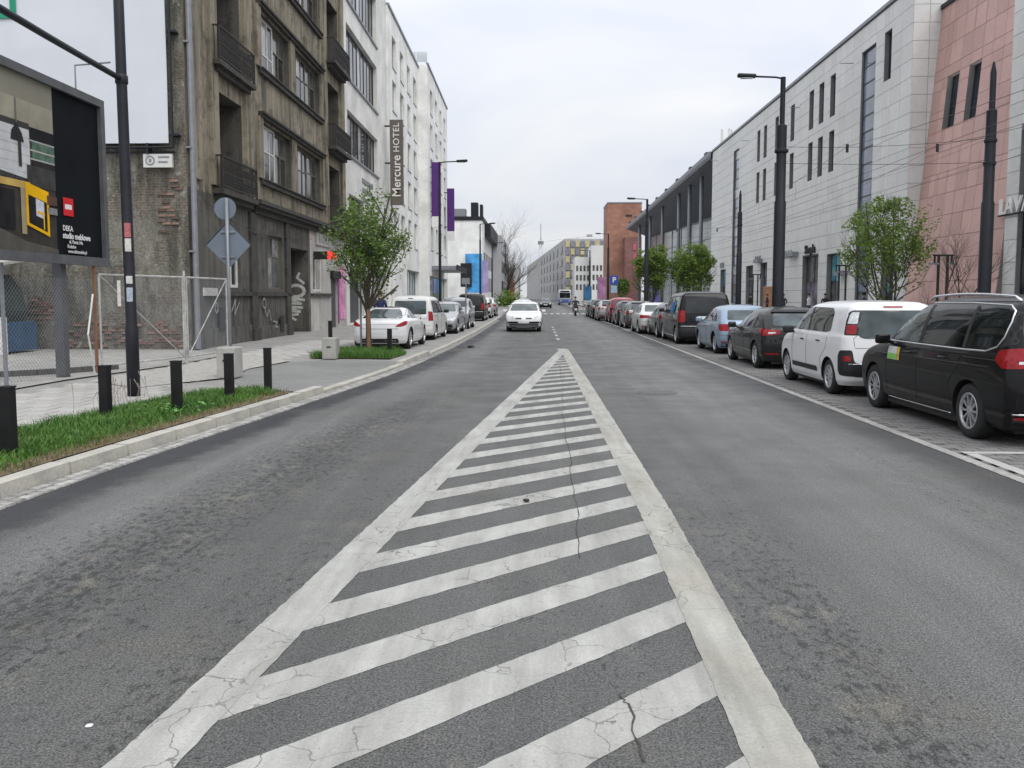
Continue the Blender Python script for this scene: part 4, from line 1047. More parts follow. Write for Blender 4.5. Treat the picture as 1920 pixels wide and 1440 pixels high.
P_BLACK = paint('black_car_paint', (0.003, 0.003, 0.004), coat=.42); P_WHITE = paint('white_car_paint', (0.74, 0.74, 0.745)); P_BLUE = paint('pale_blue_car_paint', (0.27, 0.36, 0.46), 0.35)
P_ANTH = paint('anthracite_car_paint', (0.012, 0.013, 0.013), 0.0, coat=.6); P_SILVER = paint('silver_car_paint', (0.42, 0.43, 0.44), 0.5); P_RED = paint('red_car_paint', (0.26, 0.022, 0.030))
P_GREY = paint('grey_car_paint', (0.13, 0.135, 0.14), 0.4); P_WHITE2 = paint('off_white_car_paint', (0.66, 0.665, 0.65)); P_VAN = paint('black_van_paint', (0.007, 0.007, 0.007), coat=.5); P_BURG = paint('dark_car_paint', (0.03, 0.031, 0.036), 0.2)
ROWR = 'cars parked in the bays beside the tram tracks'
ROWL = 'cars parked along the left kerb'
suv, bv, mt_ = car('people_carrier', 'large black people carrier with chrome window trim, nearest parked car', MPV, P_BLACK, (6.06, 10.45, 0), 0, ROWR, 'ten')
# stickers on its front door
patch(bv, 'x-', [(2.03, .80), (2.36, .80), (2.36, .985), (2.03, .985)], pm('sticker_white', (0.62, 0.64, 0.62), .5, .15, 30), .006, 'door_sticker', suv)
patch(bv, 'x-', [(2.04, .805), (2.35, .805), (2.35, .885), (2.04, .885)], pm('sticker_green', (0.22, 0.55, 0.10), .5, .3, 20), .008, 'door_sticker', suv)
patch(bv, 'x-', [(1.94, .80), (2.02, .80), (2.02, .985), (1.94, .985)], pm('sticker_yellow', (0.62, 0.42, 0.05), .5, .3, 18), .006, 'door_sticker', suv)
c3, bv, mt_ = car('compact_car', 'white compact hatchback with black rear bumper insert behind the black people carrier', C3P, P_WHITE, (5.90, 15.22, 0), 0, ROWR, 'cap')
MB().tube([(.1, .35, 1.62), (.12, .1, 1.86)], [.008, .004], 5).build('aerial', M['black'], c3, keep=False)
car('hatchback', 'dark anthracite hatchback with lit red tail lights between the white and pale blue cars', HATCH, P_ANTH, (6.02, 20.75, 0), 0, ROWR, 'five')
car('hatchback', 'pale blue metallic hatchback parked behind the anthracite one', scaleprof(HATCH, W=1.76, wb=2.52, feat=[f for f in HATCH['feat'] if f[0] not in ('spoiler', 'lamp_band', 'tail_light')] + [
   ('tail_light', 'p', 'c', [(-.20, .70), (.06, .70), (.10, .78), (.10, .90), (-.20, .90)], 'red', .006, None, .02)]), P_BLUE, (6.10, 26.0, 0), 0, ROWR, 'seven')
car('passenger_van', 'tall black passenger van in the row beside the tram tracks', VAN, P_VAN, (5.85, 31.3, 0), 0, ROWR, 'five', cat='van')
car('hatchback', 'dark grey car mostly hidden behind the tall black van', HATCH, P_GREY, (5.75, 36.0, 0), 0, ROWR, 'five', detail=False)
car('saloon_car', 'white saloon with wide red tail lights beyond the black van', SEDAN, P_WHITE2, (5.40, 39.7, 0), 0, ROWR, 'five')
car('hatchback', 'grey hatchback in front of the white saloon', HATCH, P_GREY, (5.45, 46.2, 0), 0, ROWR, 'five')
car('hatchback', 'dark hatchback between the grey one and the red car', HATCH, P_BURG, (5.45, 51.4, 0), 0, ROWR, 'five')
car('red_car', 'red tall car parked far along the right-hand bays', SUV, P_RED, (5.42, 56.3, 0), 0, ROWR, 'five')
car('estate_car', 'silver hatchback beyond the red car', HATCH, P_SILVER, (5.0, 61.2, 0), 0, ROWR, 'five')
car('hatchback', 'black car beyond the silver hatchback at the end of the row', HATCH, P_BLACK, (4.95, 66.5, 0), 0, ROWR, 'five')
car('hatchback', 'grey car farthest along the right-hand parked row', HATCH, P_GREY, (4.95, 72.5, 0), 0, ROWR, 'five')
# left row
car('coupe', 'low white coupe with rounded tail parked by the young tree', COUPE, P_WHITE, (-5.0, 27.75, 0.02), R(-2.0), ROWL, 'ten')
car('small_van', 'white small van with a tall rear window parked in front of the coupe', SMALLVAN, P_WHITE2, (-4.86, 33.6, 0.02), R(-2.0), ROWL, 'seven', cat='van')[0].scale = (1, 1, .95)
car('silver_car', 'silver car facing the camera in front of the white small van', HATCH, P_SILVER, (-4.48, 41.8, 0.02), R(179), ROWL, 'five')
car('silver_car', 'second silver car facing the camera, beyond the first one', SUV, P_SILVER, (-4.42, 47.4, 0.02), R(179), ROWL, 'five')
car('passenger_van', 'black van with a broad rear window parked on the left side', VAN, P_VAN, (-4.62, 59.5, 0.02), R(0), ROWL, 'five', cat='van')
car('parked_suv', 'white car parked beyond the black van on the left side', SUV, P_WHITE2, (-4.5, 66.5, 0.02), R(0), ROWL, 'five')
car('parked_suv', 'red-lit silver car farthest along the left parked row', SUV, P_SILVER, (-4.45, 73.0, 0.02), R(0), ROWL, 'five')
# the car driving towards us
ONC = scaleprof(HATCH, W=1.76, feat=[f for f in HATCH['feat'] if f[0] not in ('headlight', 'grille', 'lower_grille', 'number_plate')] + [
   ('headlight', 'p', 'f', [(.46, .64), (.80, .67), (.82, .82), (.50, .74)], 'clear', .006, 'mir', .03),
   ('grille', 'p', 'f', [(.10, .62), (.40, .62), (.38, .68), (.10, .68)], 'black', .008, 'mir', .02),
   ('bumper_moulding', 'p', 'f', [(-.84, .40), (.84, .40), (.82, .50), (-.82, .50)], 'dark', .006, None, .03),
   ('lower_grille', 'p', 'f', [(-.74, .24), (.74, .24), (.70, .38), (-.70, .38)], 'black', .006, None, .03),
   ('number_plate', 'p', 'f', [(-.26, .42), (.26, .42), (.26, .53), (-.26, .53)], 'plate', .012, None, .01)])
car('oncoming_car', 'white hatchback driving towards the camera in the left lane', ONC, P_WHITE, (-0.72, 44.9, 0), R(180), None, 'five')
car('oncoming_car', 'small white car following far behind the oncoming hatchback', ONC, P_WHITE2, (-1.2, 66, 0), R(180), None, 'five')
# ================================================================== buildings, left side
def wall_holes(m, F, u0, u1, z0, z1, holes, dep, mi=0, mr=0):
    """front skin with rectangular openings (u0,u1,z0,z1) and their reveals going back by dep"""
    us = sorted(set([u0, u1] + [h[0] for h in holes] + [h[1] for h in holes])); zs = sorted(set([z0, z1] + [h[2] for h in holes] + [h[3] for h in holes]))
    us = [u for u in us if u0 <= u <= u1]; zs = [z for z in zs if z0 <= z <= z1]
    for a, b in zip(us, us[1:]):
        for c, d in zip(zs, zs[1:]):
            mu, mz = (a + b) / 2, (c + d) / 2
            if any(h[0] < mu < h[1] and h[2] < mz < h[3] for h in holes): continue
            m.quad(F(a, 0, c), F(b, 0, c), F(b, 0, d), F(a, 0, d), mi)
    for h in holes:
        e = h[4] if len(h) > 4 else dep
        a, b, c, d = h[:4]
        m.quad(F(a, 0, c), F(a, -e, c), F(a, -e, d), F(a, 0, d), mr); m.quad(F(b, 0, c), F(b, -e, c), F(b, -e, d), F(b, 0, d), mr)
        m.quad(F(a, 0, c), F(b, 0, c), F(b, -e, c), F(a, -e, c), mr); m.quad(F(a, 0, d), F(b, 0, d), F(b, -e, d), F(a, -e, d), mr)

def shell(m, F, u0, u1, back, z0, z1, mi=0):
    """sides, back and roof behind a front skin"""
    m.quad(F(u0, 0, z0), F(u0, -back, z0), F(u0, -back, z1), F(u0, 0, z1), mi); m.quad(F(u1, 0, z0), F(u1, -back, z0), F(u1, -back, z1), F(u1, 0, z1), mi)
    m.quad(F(u0, -back, z0), F(u1, -back, z0), F(u1, -back, z1), F(u0, -back, z1), mi); m.quad(F(u0, 0, z1), F(u1, 0, z1), F(u1, -back, z1), F(u0, -back, z1), mi)

def window(parent, F, u0, u1, z0, z1, d, cols, rows, fm, pms, fw=0.07, name='window', th=0.05, fdep=0.06):
    """frame mesh with bars; each pane a sub-part. cols/rows: fractions of the bars"""
    m = MB(); us = [0] + list(cols) + [1]; zs = [0] + list(rows) + [1]
    U = lambda t: u0 + (u1 - u0) * t
    Z = lambda t: z0 + (z1 - z0) * t
    m.fbox(F, u0, u0 + fw, d - fdep, d, z0, z1); m.fbox(F, u1 - fw, u1, d - fdep, d, z0, z1)
    m.fbox(F, u0 + fw, u1 - fw, d - fdep, d, z0, z0 + fw); m.fbox(F, u0 + fw, u1 - fw, d - fdep, d, z1 - fw, z1)
    for t in cols: m.fbox(F, U(t) - th / 2, U(t) + th / 2, d - fdep, d - .004, z0 + fw, z1 - fw)
    for t in rows:
        for a, b in zip(us, us[1:]): m.fbox(F, (U(a) + th / 2) if a > 0 else u0 + fw, (U(b) - th / 2) if b < 1 else u1 - fw, d - fdep, d - .008, Z(t) - th / 2, Z(t) + th / 2)
    w = m.build(name, fm, parent)
    i = 0
    for a, b in zip(us, us[1:]):
        for c, e in zip(zs, zs[1:]):
            q = MB(); A = U(a) + (fw if a == 0 else th / 2); B = U(b) - (fw if b == 1 else th / 2); C_ = Z(c) + (fw if c == 0 else th / 2); D = Z(e) - (fw if e == 1 else th / 2)
            t1, t2 = random.uniform(-.012, .012), random.uniform(-.012, .012)
            q.quad(F(A, d - .035 + t1, C_), F(B, d - .035 - t1, C_), F(B, d - .035 - t1 + t2, D), F(A, d - .035 + t1 + t2, D))
            q.build('pane', pms[i % len(pms)], w, recalc=False); i += 1
    return w

def text_mesh(s, size, ext=0.02, mat=None, spacing=1.0, bold=0.0):
    cu = bpy.data.curves.new('txt', 'FONT'); cu.body = s; cu.size = size; cu.extrude = ext; cu.align_x = 'CENTER'; cu.align_y = 'CENTER'; cu.space_character = spacing; cu.offset = bold; cu.resolution_u = 4
    o = bpy.data.objects.new('txt', cu); col.objects.link(o)
    dg = bpy.context.evaluated_depsgraph_get(); me = bpy.data.meshes.new_from_object(o.evaluated_get(dg)); bpy.data.objects.remove(o)
    me.materials.clear(); me.materials.append(mat); return me
def place_text(name, parent, s, size, pos, rot, mat, ext=0.02, spacing=1.0, bold=0.0):
    o = link(name, text_mesh(s, size, ext, mat, spacing, bold), parent, True)
    o.location = pos; o.rotation_euler = rot; return o

def stucco(name, c, dark, amount=0.6, grime=0.5):
    """old render: blotches, rain streaks, grime"""
    m, N, L, b = nmat(name)
    v = coords(N, L); vs_ = coords(N, L, (1.5, 1.5, 0.10))
    cc = ramp(N, L, noise_n(N, L, v, 0.55, 6, 0.6), tuple(x * .8 for x in c), tuple(x * 1.18 for x in c), 0.32, 0.68)
    st = maprange(N, L, noise_n(N, L, vs_, 2.6, 6, 0.65), 0.42, 0.68, 0, amount)
    cc = mixc(N, L, st, cc, dark)
    gr = maprange(N, L, noise_n(N, L, v, 1.4, 7, 0.7), 0.48, 0.66, 0, grime)
    cc = mixc(N, L, gr, cc, tuple(x * .7 for x in dark))
    cc = mixc(N, L, 1.0, cc, ramp(N, L, noise_n(N, L, v, 22, 4, .7), (.8,) * 3, (1.2,) * 3, .3, .7), 'MULTIPLY')
    L.new(cc, b.inputs['Base Color']); b.inputs['Roughness'].default_value = 0.9
    bump(N, L, b, mth(N, L, 'ADD', noise_n(N, L, v, 30, 5, .7), mth(N, L, 'MULTIPLY', noise_n(N, L, v, 5, 4), 1.5)), 0.5, 0.02)
    return m
M['stucco'] = stucco('old_beige_render', (0.27, 0.235, 0.172), (0.045, 0.042, 0.036), 0.75, 0.6)
M['stucco_d'] = stucco('soot_and_shade_render', (0.115, 0.11, 0.096), (0.035, 0.034, 0.031), 0.65, 0.55)
M['stucco_w'] = stucco('painted_shop_render', (0.50, 0.49, 0.46), (0.25, 0.24, 0.22), 0.4, 0.3)
M['soot'] = pm('sooty_moulding', (0.05, 0.048, 0.044), 0.9, 0.35, 3, bs=0.4, bscale=20, fine=0.3)
M['oldglass'] = glass_m('old_window_glass', (0.03, 0.034, 0.034), 0.08, 0.5, 0.8)
M['curtain'] = glass_m('curtained_glass', (0.28, 0.28, 0.265), 0.12, 0.35, 2.0)
M['dim'] = glass_m('dim_glass', (0.09, 0.095, 0.09), 0.1, 0.5, 1.2)
M['oldframe'] = pm('old_window_frame', (0.14, 0.125, 0.10), 0.7, 0.3, 6, fine=0.3)
M['whiteframe'] = pm('white_window_frame', (0.66, 0.66, 0.63), 0.55, 0.1, 6)
M['iron'] = pm('rusty_black_iron', (0.025, 0.022, 0.020), 0.7, 0.4, 9)

def gable_mat():
    m, N, L, b = nmat('peeling_gable_wall')
    v = coords(N, L)
    base = ramp(N, L, noise_n(N, L, v, 0.8, 6, .65), (0.15, 0.145, 0.122), (0.25, 0.24, 0.20), .3, .7)
    br = N.new('ShaderNodeTexBrick'); mp = N.new('ShaderNodeMapping'); mp.inputs['Rotation'].default_value = (R(90), 0, 0); tcx = N.new('ShaderNodeTexCoord')
    L.new(tcx.outputs['Object'], mp.inputs[0]); L.new(mp.outputs[0], br.inputs['Vector'])
    br.inputs['Scale'].default_value = 1.0; br.inputs['Brick Width'].default_value = .26; br.inputs['Row Height'].default_value = .077; br.inputs['Mortar Size'].default_value = .008
    br.inputs['Color1'].default_value = (0.17, 0.125, 0.095, 1); br.inputs['Color2'].default_value = (0.125, 0.105, 0.085, 1); br.inputs['Mortar'].default_value = (0.24, 0.23, 0.20, 1)
    exposed = maprange(N, L, noise_n(N, L, v, 0.75, 8, .72), 0.50, 0.56, 0, .8)
    cc = mixc(N, L, exposed, base, br.outputs['Color'])
    stain = maprange(N, L, noise_n(N, L, coords(N, L, (1.2, 1.2, .2)), 1.8, 7, .7), .45, .65, 0, .75)
    cc = mixc(N, L, stain, cc, (0.055, 0.052, 0.042))
    pale = maprange(N, L, noise_n(N, L, v, 2.4, 8, .75), .58, .66, 0, .7)
    cc = mixc(N, L, pale, cc, (0.40, 0.385, 0.33))
    cc = mixc(N, L, 1.0, cc, ramp(N, L, noise_n(N, L, v, 18, 5, .75), (.55,) * 3, (1.4,) * 3, .32, .68), 'MULTIPLY')
    L.new(cc, b.inputs['Base Color']); b.inputs['Roughness'].default_value = .95
    h = mth(N, L, 'ADD', mth(N, L, 'MULTIPLY', noise_n(N, L, v, 14, 6, .75), 1.0), mth(N, L, 'MULTIPLY', exposed, -.5))
    bump(N, L, b, h, .9, .05)
    return m
M['gable'] = gable_mat()

FT = frame(-10.24, 25.2, -0.012, 1)     # street front of the old tenement
ten = thing('tenement_house', 'sooty old beige tenement with balconies and a bare gable wall', 'building', FT(0, 0, 0.1))
TZ = 19.5; TU = 21.9
rows = [(6.05, 8.2), (10.1, 12.2), (14.1, 16.3)]
doors = [(5.12, 8.25), (9.12, 12.3), (13.22, 16.35)]
holes = []
for z0, z1 in rows: holes += [(7.3, 11.2, z0, z1, .32), (12.05, 16.4, z0, z1, .32)]
for z0, z1 in doors: holes += [(2.75, 5.0, z0, z1, 1.5), (18.0, 20.6, z0, z1, 1.5)]
gf = [(3.2, 4.5, 2.0, 3.2, .25), (7.7, 9.7, 1.98, 4.05, .28), (10.9, 13.7, 0.1, 3.75, 1.3), (14.6, 16.5, 1.95, 3.6, .2), (18.2, 19.7, 0.1, 2.95, .25)]
m = MB(); wall_holes(m, FT, 0, TU, 4.9, TZ, holes, .3, 0, 1); m.build('wall', [M['stucco'], M['stucco_d']], ten, recalc=False)  # reveals take the darker render: shade of the openings put into their colour
m = MB(); wall_holes(m, FT, 0, 14.1, 0.05, 4.9, [h for h in gf if h[1] < 14.1], .3)
for h in ((10.9, 13.7, .1, 3.75, 1.3),): m.quad(FT(h[0], -1.3, .1), FT(h[1], -1.3, .1), FT(h[1], -1.3, h[3]), FT(h[0], -1.3, h[3]))
m.build('ground_floor_wall', M['stucco_d'], ten, recalc=False)
m = MB(); wall_holes(m, FT, 14.1, TU, 0.05, 4.9, [h for h in gf if h[0] > 14], .3); m.build('shop_wall', M['stucco_w'], ten, recalc=False)
for z0, z1 in doors:                  # dark rooms behind the balcony openings
    for (a, b) in ((2.75, 5.0), (18.0, 20.6)):
        window(ten, FT, a, b, z0, z1, -1.4, (.5,), (.72,), M['oldframe'], [M['oldglass']], .10, 'balcony_door')
m = MB(); shell(m, FT, 0.0, TU, 12, 0.05, TZ)
m.f = m.f[1:]; m.m = m.m[1:]            # the gable is a mesh of its own
m.build('rear_walls', M['stucco_d'], ten, recalc=False)
# gable wall, finely divided so that it is not flat
gm = MB(); nu, nz = 120, 90
def gp(i, j):
    x = -10.24 - 17.0 * i / nu; z = 0.05 + (TZ - 0.05) * j / nz
    e = 0 if i == 0 else 0.035 * noise.noise((x * 1.3, z * 1.3, 5)) + 0.02 * noise.noise((x * 4, z * 4, 9))
    return (x, 25.2 + e, z)
gm.v = [gp(i, j) for j in range(nz + 1) for i in range(nu + 1)]
for j in range(nz):
    for i in range(nu): k = j * (nu + 1) + i; gm.f.append((k, k + nu + 1, k + nu + 2, k + 1)); gm.m.append(0)
gable = gm.build('gable_wall', M['gable'], ten, recalc=False)
# bricks laid bare at the foot and near the corner
M['brick'] = pm('bare_brick', (0.165, 0.11, 0.085), .95, .4, 3, bs=.6, rnd=.55, fine=.4)
br = []
rb = random.Random(21)
for (xa, xb, za, zb, dens) in ((-11.0, -10.35, 3.6, 5.6, .22), (-13.9, -10.5, .25, 1.0, .38), (-16.6, -13.8, .6, 1.7, .2)):
    z = za; q = 0
    while z < zb:
        x = xa + (.13 if q % 2 else 0)
        while x < xb:
            if rb.random() < dens * (1.2 + noise.noise((x * 1.4, z * 1.4, 2)) * 2.2): br.append(((x, 25.19 + rb.uniform(-.006, .014), z), (.245, .09, .066), rb.uniform(-.02, .02)))
            x += .26
        z += .077; q += 1
rb.shuffle(br)
pieces('brick', br[:330], M['brick'], gable, 300, smallname='small_bricks')
# mouldings, sills, cornice
for z0, z1 in rows:
    m = MB(); m.fbox(FT, 7.0, 16.75, .0, .14, z0 - .2, z0 - .03); m.fbox(FT, 7.0, 16.75, .0, .20, z0 - .03, z0 + .02); m.build('window_sill', M['soot'], ten)
    m = MB(); m.fbox(FT, 6.9, 16.85, .0, .16, z1 + .10, z1 + .22); m.fbox(FT, 6.9, 16.85, .0, .24, z1 + .22, z1 + .30); m.build('hood_moulding', M['soot'], ten)
    m = MB()
    for a in (6.7, 16.5): m.fbox(FT, a, a + .5, .0, .10, z0 + .02, z1 + .10)
    m.fbox(FT, 11.25, 12.0, .0, .06, z0 + .02, z1 + .10); m.build('window_pier', M['stucco'], ten)
    for (a, b, c) in ((7.3, 11.2, 0), (12.05, 16.4, 1)):
        wf = z0 > 9 and c == 0
        window(ten, FT, a, a + (b - a) * .55, z0 + .02, z1, -.16, (.36, .68), (.55,) if not wf else (.36,), M['whiteframe'] if (wf or c == 0) else M['oldframe'], [M['curtain'], M['dim'], M['oldglass']], .08)
        window(ten, FT, a + (b - a) * .55 + .06, b, z0 + .02, z1, -.2, (.5,), (.6,), M['oldframe'], [M['oldglass'], M['dim']], .10)
for (a, b) in ((0.3, 1.0), (1.9, 2.5), (5.2, 5.9), (17.1, 17.7), (20.9, 21.6)):
    m = MB(); m.fbox(FT, a, b, 0, .12, 5.2, 18.6); m.build('pilaster', M['stucco'], ten)
m = MB(); m.prism([(5.9, 4.7), (TU, 4.7), (TU, 4.9), (5.9, 4.9)], FT, 0, .16); m.fbox(FT, 5.8, TU, 0, .34, 4.9, 5.02); m.fbox(FT, 5.7, TU, 0, .42, 5.02, 5.16); m.build('cornice', M['soot'], ten)
m = MB(); m.fbox(FT, 0, TU, 0, .35, 18.7, 19.0); m.fbox(FT, 0, TU, 0, .55, 19.0, 19.4); m.build('roof_cornice', M['soot'], ten)
for (a, b) in ((5.45, 6.15), (9.95, 10.5), (0.15, .8)):
    m = MB(); m.fbox(FT, a, b, 0, .10, .1, 4.7); m.fbox(FT, a - .06, b + .06, 0, .16, .1, .55); m.build('pilaster', M['soot'] if a > 3 else M['stucco_d'], ten)
m = MB(); m.fbox(FT, .8, 10.9, 0, .10, 1.72, 1.86); m.fbox(FT, 14.1, 18.1, 0, .12, 1.70, 1.85); m.build('sill_band', M['soot'], ten)
m = MB(); m.fbox(FT, .8, 5.4, 0, .07, .08, .7); m.fbox(FT, 6.2, 9.9, 0, .07, .08, .6); m.build('plinth', M['stucco_d'], ten)
window(ten, FT, 3.2, 4.5, 2.0, 3.2, -.1, (.5,), (), M['whiteframe'], [M['curtain'], M['oldglass']], .1)
window(ten, FT, 7.7, 9.7, 1.98, 4.05, -.12, (.5,), (.62,), M['oldframe'], [M['curtain'], M['dim'], M['dim'], M['curtain']], .09)
window(ten, FT, 14.6, 16.5, 1.95, 3.6, -.08, (.45,), (), M['whiteframe'], [M['dim'], M['curtain']], .09, 'shop_window')
m = MB(); m.fbox(FT, 11.0, 13.6, -1.28, -1.2, .1, 3.3); m.build('entrance_door', pm('entrance_door', (.035, .032, .03), .6, .3, 6), ten)
m = MB(); m.fbox(FT, 11.1, 13.5, -1.22, -1.18, 3.35, 3.7); m.build('transom_window', M['oldglass'], ten)
m = MB(); m.fbox(FT, 18.2, 19.7, -.2, -.12, .1, 2.62); m.build('shop_door', pm('grey_shutter', (.07, .07, .08), .5, .2, 4), ten)
m = MB(); m.fbox(FT, 18.05, 19.85, -.05, .16, 2.62, 3.0); m.build('shutter_box', M['steel_dark'], ten)
m = MB(); m.fbox(FT, 19.7, 19.95, .0, .03, .3, 2.6); m.build('door_jamb_board', pm('violet_board', (.26, .05, .24), .6, .2, 4), ten)
m = MB(); m.fbox(FT, 19.97, 21.5, .0, .025, .5, 3.3); m.build('poster_panel', pm('pink_poster', (.62, .26, .44), .6, .5, 1.6, fine=.2), ten)
m = MB(); m.fbox(FT, 15.1, 18.0, .0, .09, 4.12, 4.72); so_ = m.build('shop_fascia', pm('pale_fascia', (.44, .43, .41), .7, .12, 4), ten)
for i in range(6):
    m = MB(); m.fbox(FT, 15.5 + i * .38, 15.62 + i * .38, .091, .105, 4.24, 4.62 - .08 * (i % 2)); m.build('fascia_mark', M['steel_grey'], so_)
for (u, z, w, h) in ((2.1, .9, .5, .75), (8.9, .62, .42, .6)):
    m = MB(); m.fbox(FT, u, u + w, .072, .10, z - .3, z - .3 + h); m.build('cellar_vent', M['black'], ten)
# graffiti in the entrance and on the plinth: flat paint
def scribble(F, pts, w, d, mat, parent, name='graffiti'):
    m = MB()
    for (a, b) in zip(pts, pts[1:]):
        t = Vector((b[0] - a[0], b[1] - a[1])); t.normalize(); n = Vector((-t.y, t.x)) * w / 2; t *= w * .35
        d += .0002
        m.quad(F(a[0] - t.x + n.x, d, a[1] - t.y + n.y), F(a[0] - t.x - n.x, d, a[1] - t.y - n.y), F(b[0] + t.x - n.x, d, b[1] + t.y - n.y), F(b[0] + t.x + n.x, d, b[1] + t.y + n.y))
    return m.build(name, mat, parent, recalc=False)
GW = pm('graffiti_white', (.55, .55, .52), .7, .25, 6)
jx, jy, _ = FT(13.695, 0, 0)
FJ = lambda u, d, z: FT(13.695 - d, -u, z)          # far jamb of the entrance, faces the street's near end
def ring(cx, cz, a, b, n=14, t0=0, t1=360): return [(cx + a * math.cos(R(t0 + (t1 - t0) * i / n)), cz + b * math.sin(R(t0 + (t1 - t0) * i / n))) for i in range(n + 1)]
scribble(FJ, ring(.55, 1.95, .36, .26), .14, .004, GW, ten)
for pts in ([(.2, 2.3), (.5, 2.55), (.4, 2.75)], [(.2, 1.55), (.9, 1.62), (.35, 1.38), (.95, 1.4)], [(.3, 1.2), (.95, 1.25), (.4, 1.02), (1.0, 1.05)], [(.5, .9), (.95, .85), (.6, .65)]): scribble(FJ, pts, .11, .005, GW, ten)
GG = pm('graffiti_grey', (.30, .30, .29), .8, .3, 6)
for pts in (ring(1.9, 1.35, .12, .16), [(2.0, 1.3), (3.0, .75), (3.1, .3)], [(3.3, 1.2), (3.7, 1.6), (3.6, 1.1), (4.1, 1.5)], ring(6.9, 1.45, .2, .18), [(6.9, 1.3), (7.2, .95), (7.5, 1.2), (7.7, .8)], [(8.0, .75), (8.5, .7), (8.2, .55), (8.6, .5)]):
    scribble(FT, pts, .06, .073, GG, ten)
# balconies: slab and iron railing
def balcony(u0, u1, z, dep):
    m = MB(); m.fbox(FT, u0, u1, 0, dep, z - .16, z); m.fbox(FT, u0 + .15, u1 - .15, 0, dep * .6, z - .32, z - .16)
    b = m.build('balcony', M['soot'], ten)
    r = MB(); h = 1.05
    r.fbox(FT, u0 + .04, u1 - .04, dep - .06, dep - .02, z + h - .05, z + h); r.fbox(FT, u0 + .04, u1 - .04, dep - .055, dep - .025, z + .08, z + .12); r.fbox(FT, u0 + .04, u1 - .04, dep - .055, dep - .025, z + .5, z + .53)
    for uu in (u0 + .04, u1 - .08):
        r.fbox(FT, uu, uu + .04, 0, dep - .06, z + h - .05, z + h); r.fbox(FT, uu, uu + .04, dep - .06, dep - .02, z, z + h)
        for k in range(3): r.fbox(FT, uu + .01, uu + .03, .06 + k * dep / 3.5, .08 + k * dep / 3.5, z, z + h - .05)
    n = int((u1 - u0) / .12)
    for i in range(1, n):
        uu = u0 + (u1 - u0) * i / n; r.fbox(FT, uu - .012, uu + .012, dep - .05, dep - .03, z + .12, z + h - .05)
    for i in range(1, n, 2):
        uu = u0 + (u1 - u0) * i / n
        for zz in (z + .3, z + .72):
            for (a_, b_, c_, d_) in ((-.1, .1, -.012, .012), (-.012, .012, -.15, .15), (-.075, -.055, -.09, .09), (.055, .075, -.09, .09), (-.07, .07, .085, .105), (-.07, .07, -.105, -.085)): r.fbox(FT, uu + a_, uu + b_, dep - .052, dep - .028, zz + c_, zz + d_)
    r.build('railing', M['iron'], b)
for z in (5.1, 9.08, 13.2):
    balcony(2.0, 5.6, z, .36); balcony(17.5, 21.2, z, .55)
m = MB(); P = [FT(.12, .14, 18.6), FT(.12, .14, 4.0), FT(.12, .14, .15)]; m.tube(P, .085, 10)
for z in (3, 6, 9, 12, 15): m.fbox(FT, .0, .24, .0, .16, z, z + .05)
m.build('downpipe', M['steel_grey'], ten)
m = MB()
m.tube([FT(1.3, .03, 4.6), FT(3.0, .2, 4.2), FT(5.9, .12, 3.95), FT(10, .1, 4.1), FT(14, .12, 4.3)], .012, 5); m.build('facade_cable', M['black'], ten)
# projecting light box with a red end
sb = thing('light_box_sign', 'black projecting sign box with a glowing red end on the tenement', 'sign', FT(14.8, 0, 3.5))
MB().fbox(FT, 14.7, 14.95, .02, .66, 3.42, 3.78).build('box', M['black'], sb)
MB().fbox(FT, 14.7, 14.95, .66, 1.02, 3.42, 3.78).build('lit_panel', emit('red_light', (.85, .03, .03), 1.2), sb)
MB().tube([FT(14.82, 0, 3.6), FT(14.82, .05, 3.6)], .06, 8).build('bracket', M['steel_dark'], sb)

# ---- white banner on the gable
ban = thing('wall_banner', 'huge white advertising banner stretched over the bare gable wall', 'banner', (-17, 25.0, 6.1))
m = MB(); n_ = 24
for i in range(n_):
    for j in range(14):
        def bp(a, b): x = -26 + 15.35 * a / n_; z = 6.1 + 12.6 * b / 14; return (x, 24.98 + .03 * noise.noise((x * .6, z * .5, 1)), z)
        m.quad(bp(i, j), bp(i + 1, j), bp(i + 1, j + 1), bp(i, j + 1))
m.build('cloth', pm('banner_cloth', (0.60, 0.63, 0.68), .6, .04, .5), ban, smooth=True, recalc=False)
m = MB(); m.tube([(-26, 24.95, 5.98), (-10.52, 24.95, 5.98), (-10.52, 24.95, 18.8)], .045, 8); m.tube([(-26, 25.08, 5.86), (-10.52, 25.08, 5.86)], .03, 6)
for z in (6.3, 9.2, 12.1): m.box(-10.62, -10.36, 24.93, 25.2, z, z + .06)
for x in (-11.3, -13.5): m.box(x, x + .06, 24.93, 25.2, 5.8, 6.1)
m.build('banner_frame', M['steel_dark'], ban)
GREEN = pm('banner_green', (0.0, .26, .14), .5, .1)
MB().box(-15.10, -14.93, 24.93, 24.945, 9.62, 13.2).box(-18.3, -15.10, 24.93, 24.945, 9.62, 9.80).build('green_frame_print', GREEN, ban)
pl = thing('wall_plate', 'small white enamel plate on the gable below the white banner', 'plate', (-11, 25.1, 5.5))
MB().box(-11.42, -10.58, 25.0, 25.1, 5.42, 5.80).build('board', pm('enamel_white', (.6, .6, .58), .4, .08, 8), pl)
m = MB(); m.lathe([(.10, -.004), (.12, 0), (.14, -.004)], (-11.22, 24.996, 5.61), 'y', 16); m.box(-11.26, -11.18, 24.994, 24.998, 5.56, 5.66); m.build('emblem', M['steel_grey'], pl)
for i in range(2): MB().box(-10.98, -10.66 - .05 * i, 24.995, 24.999, 5.68 - i * .14, 5.735 - i * .14).build('text_line', M['steel_grey'], pl)

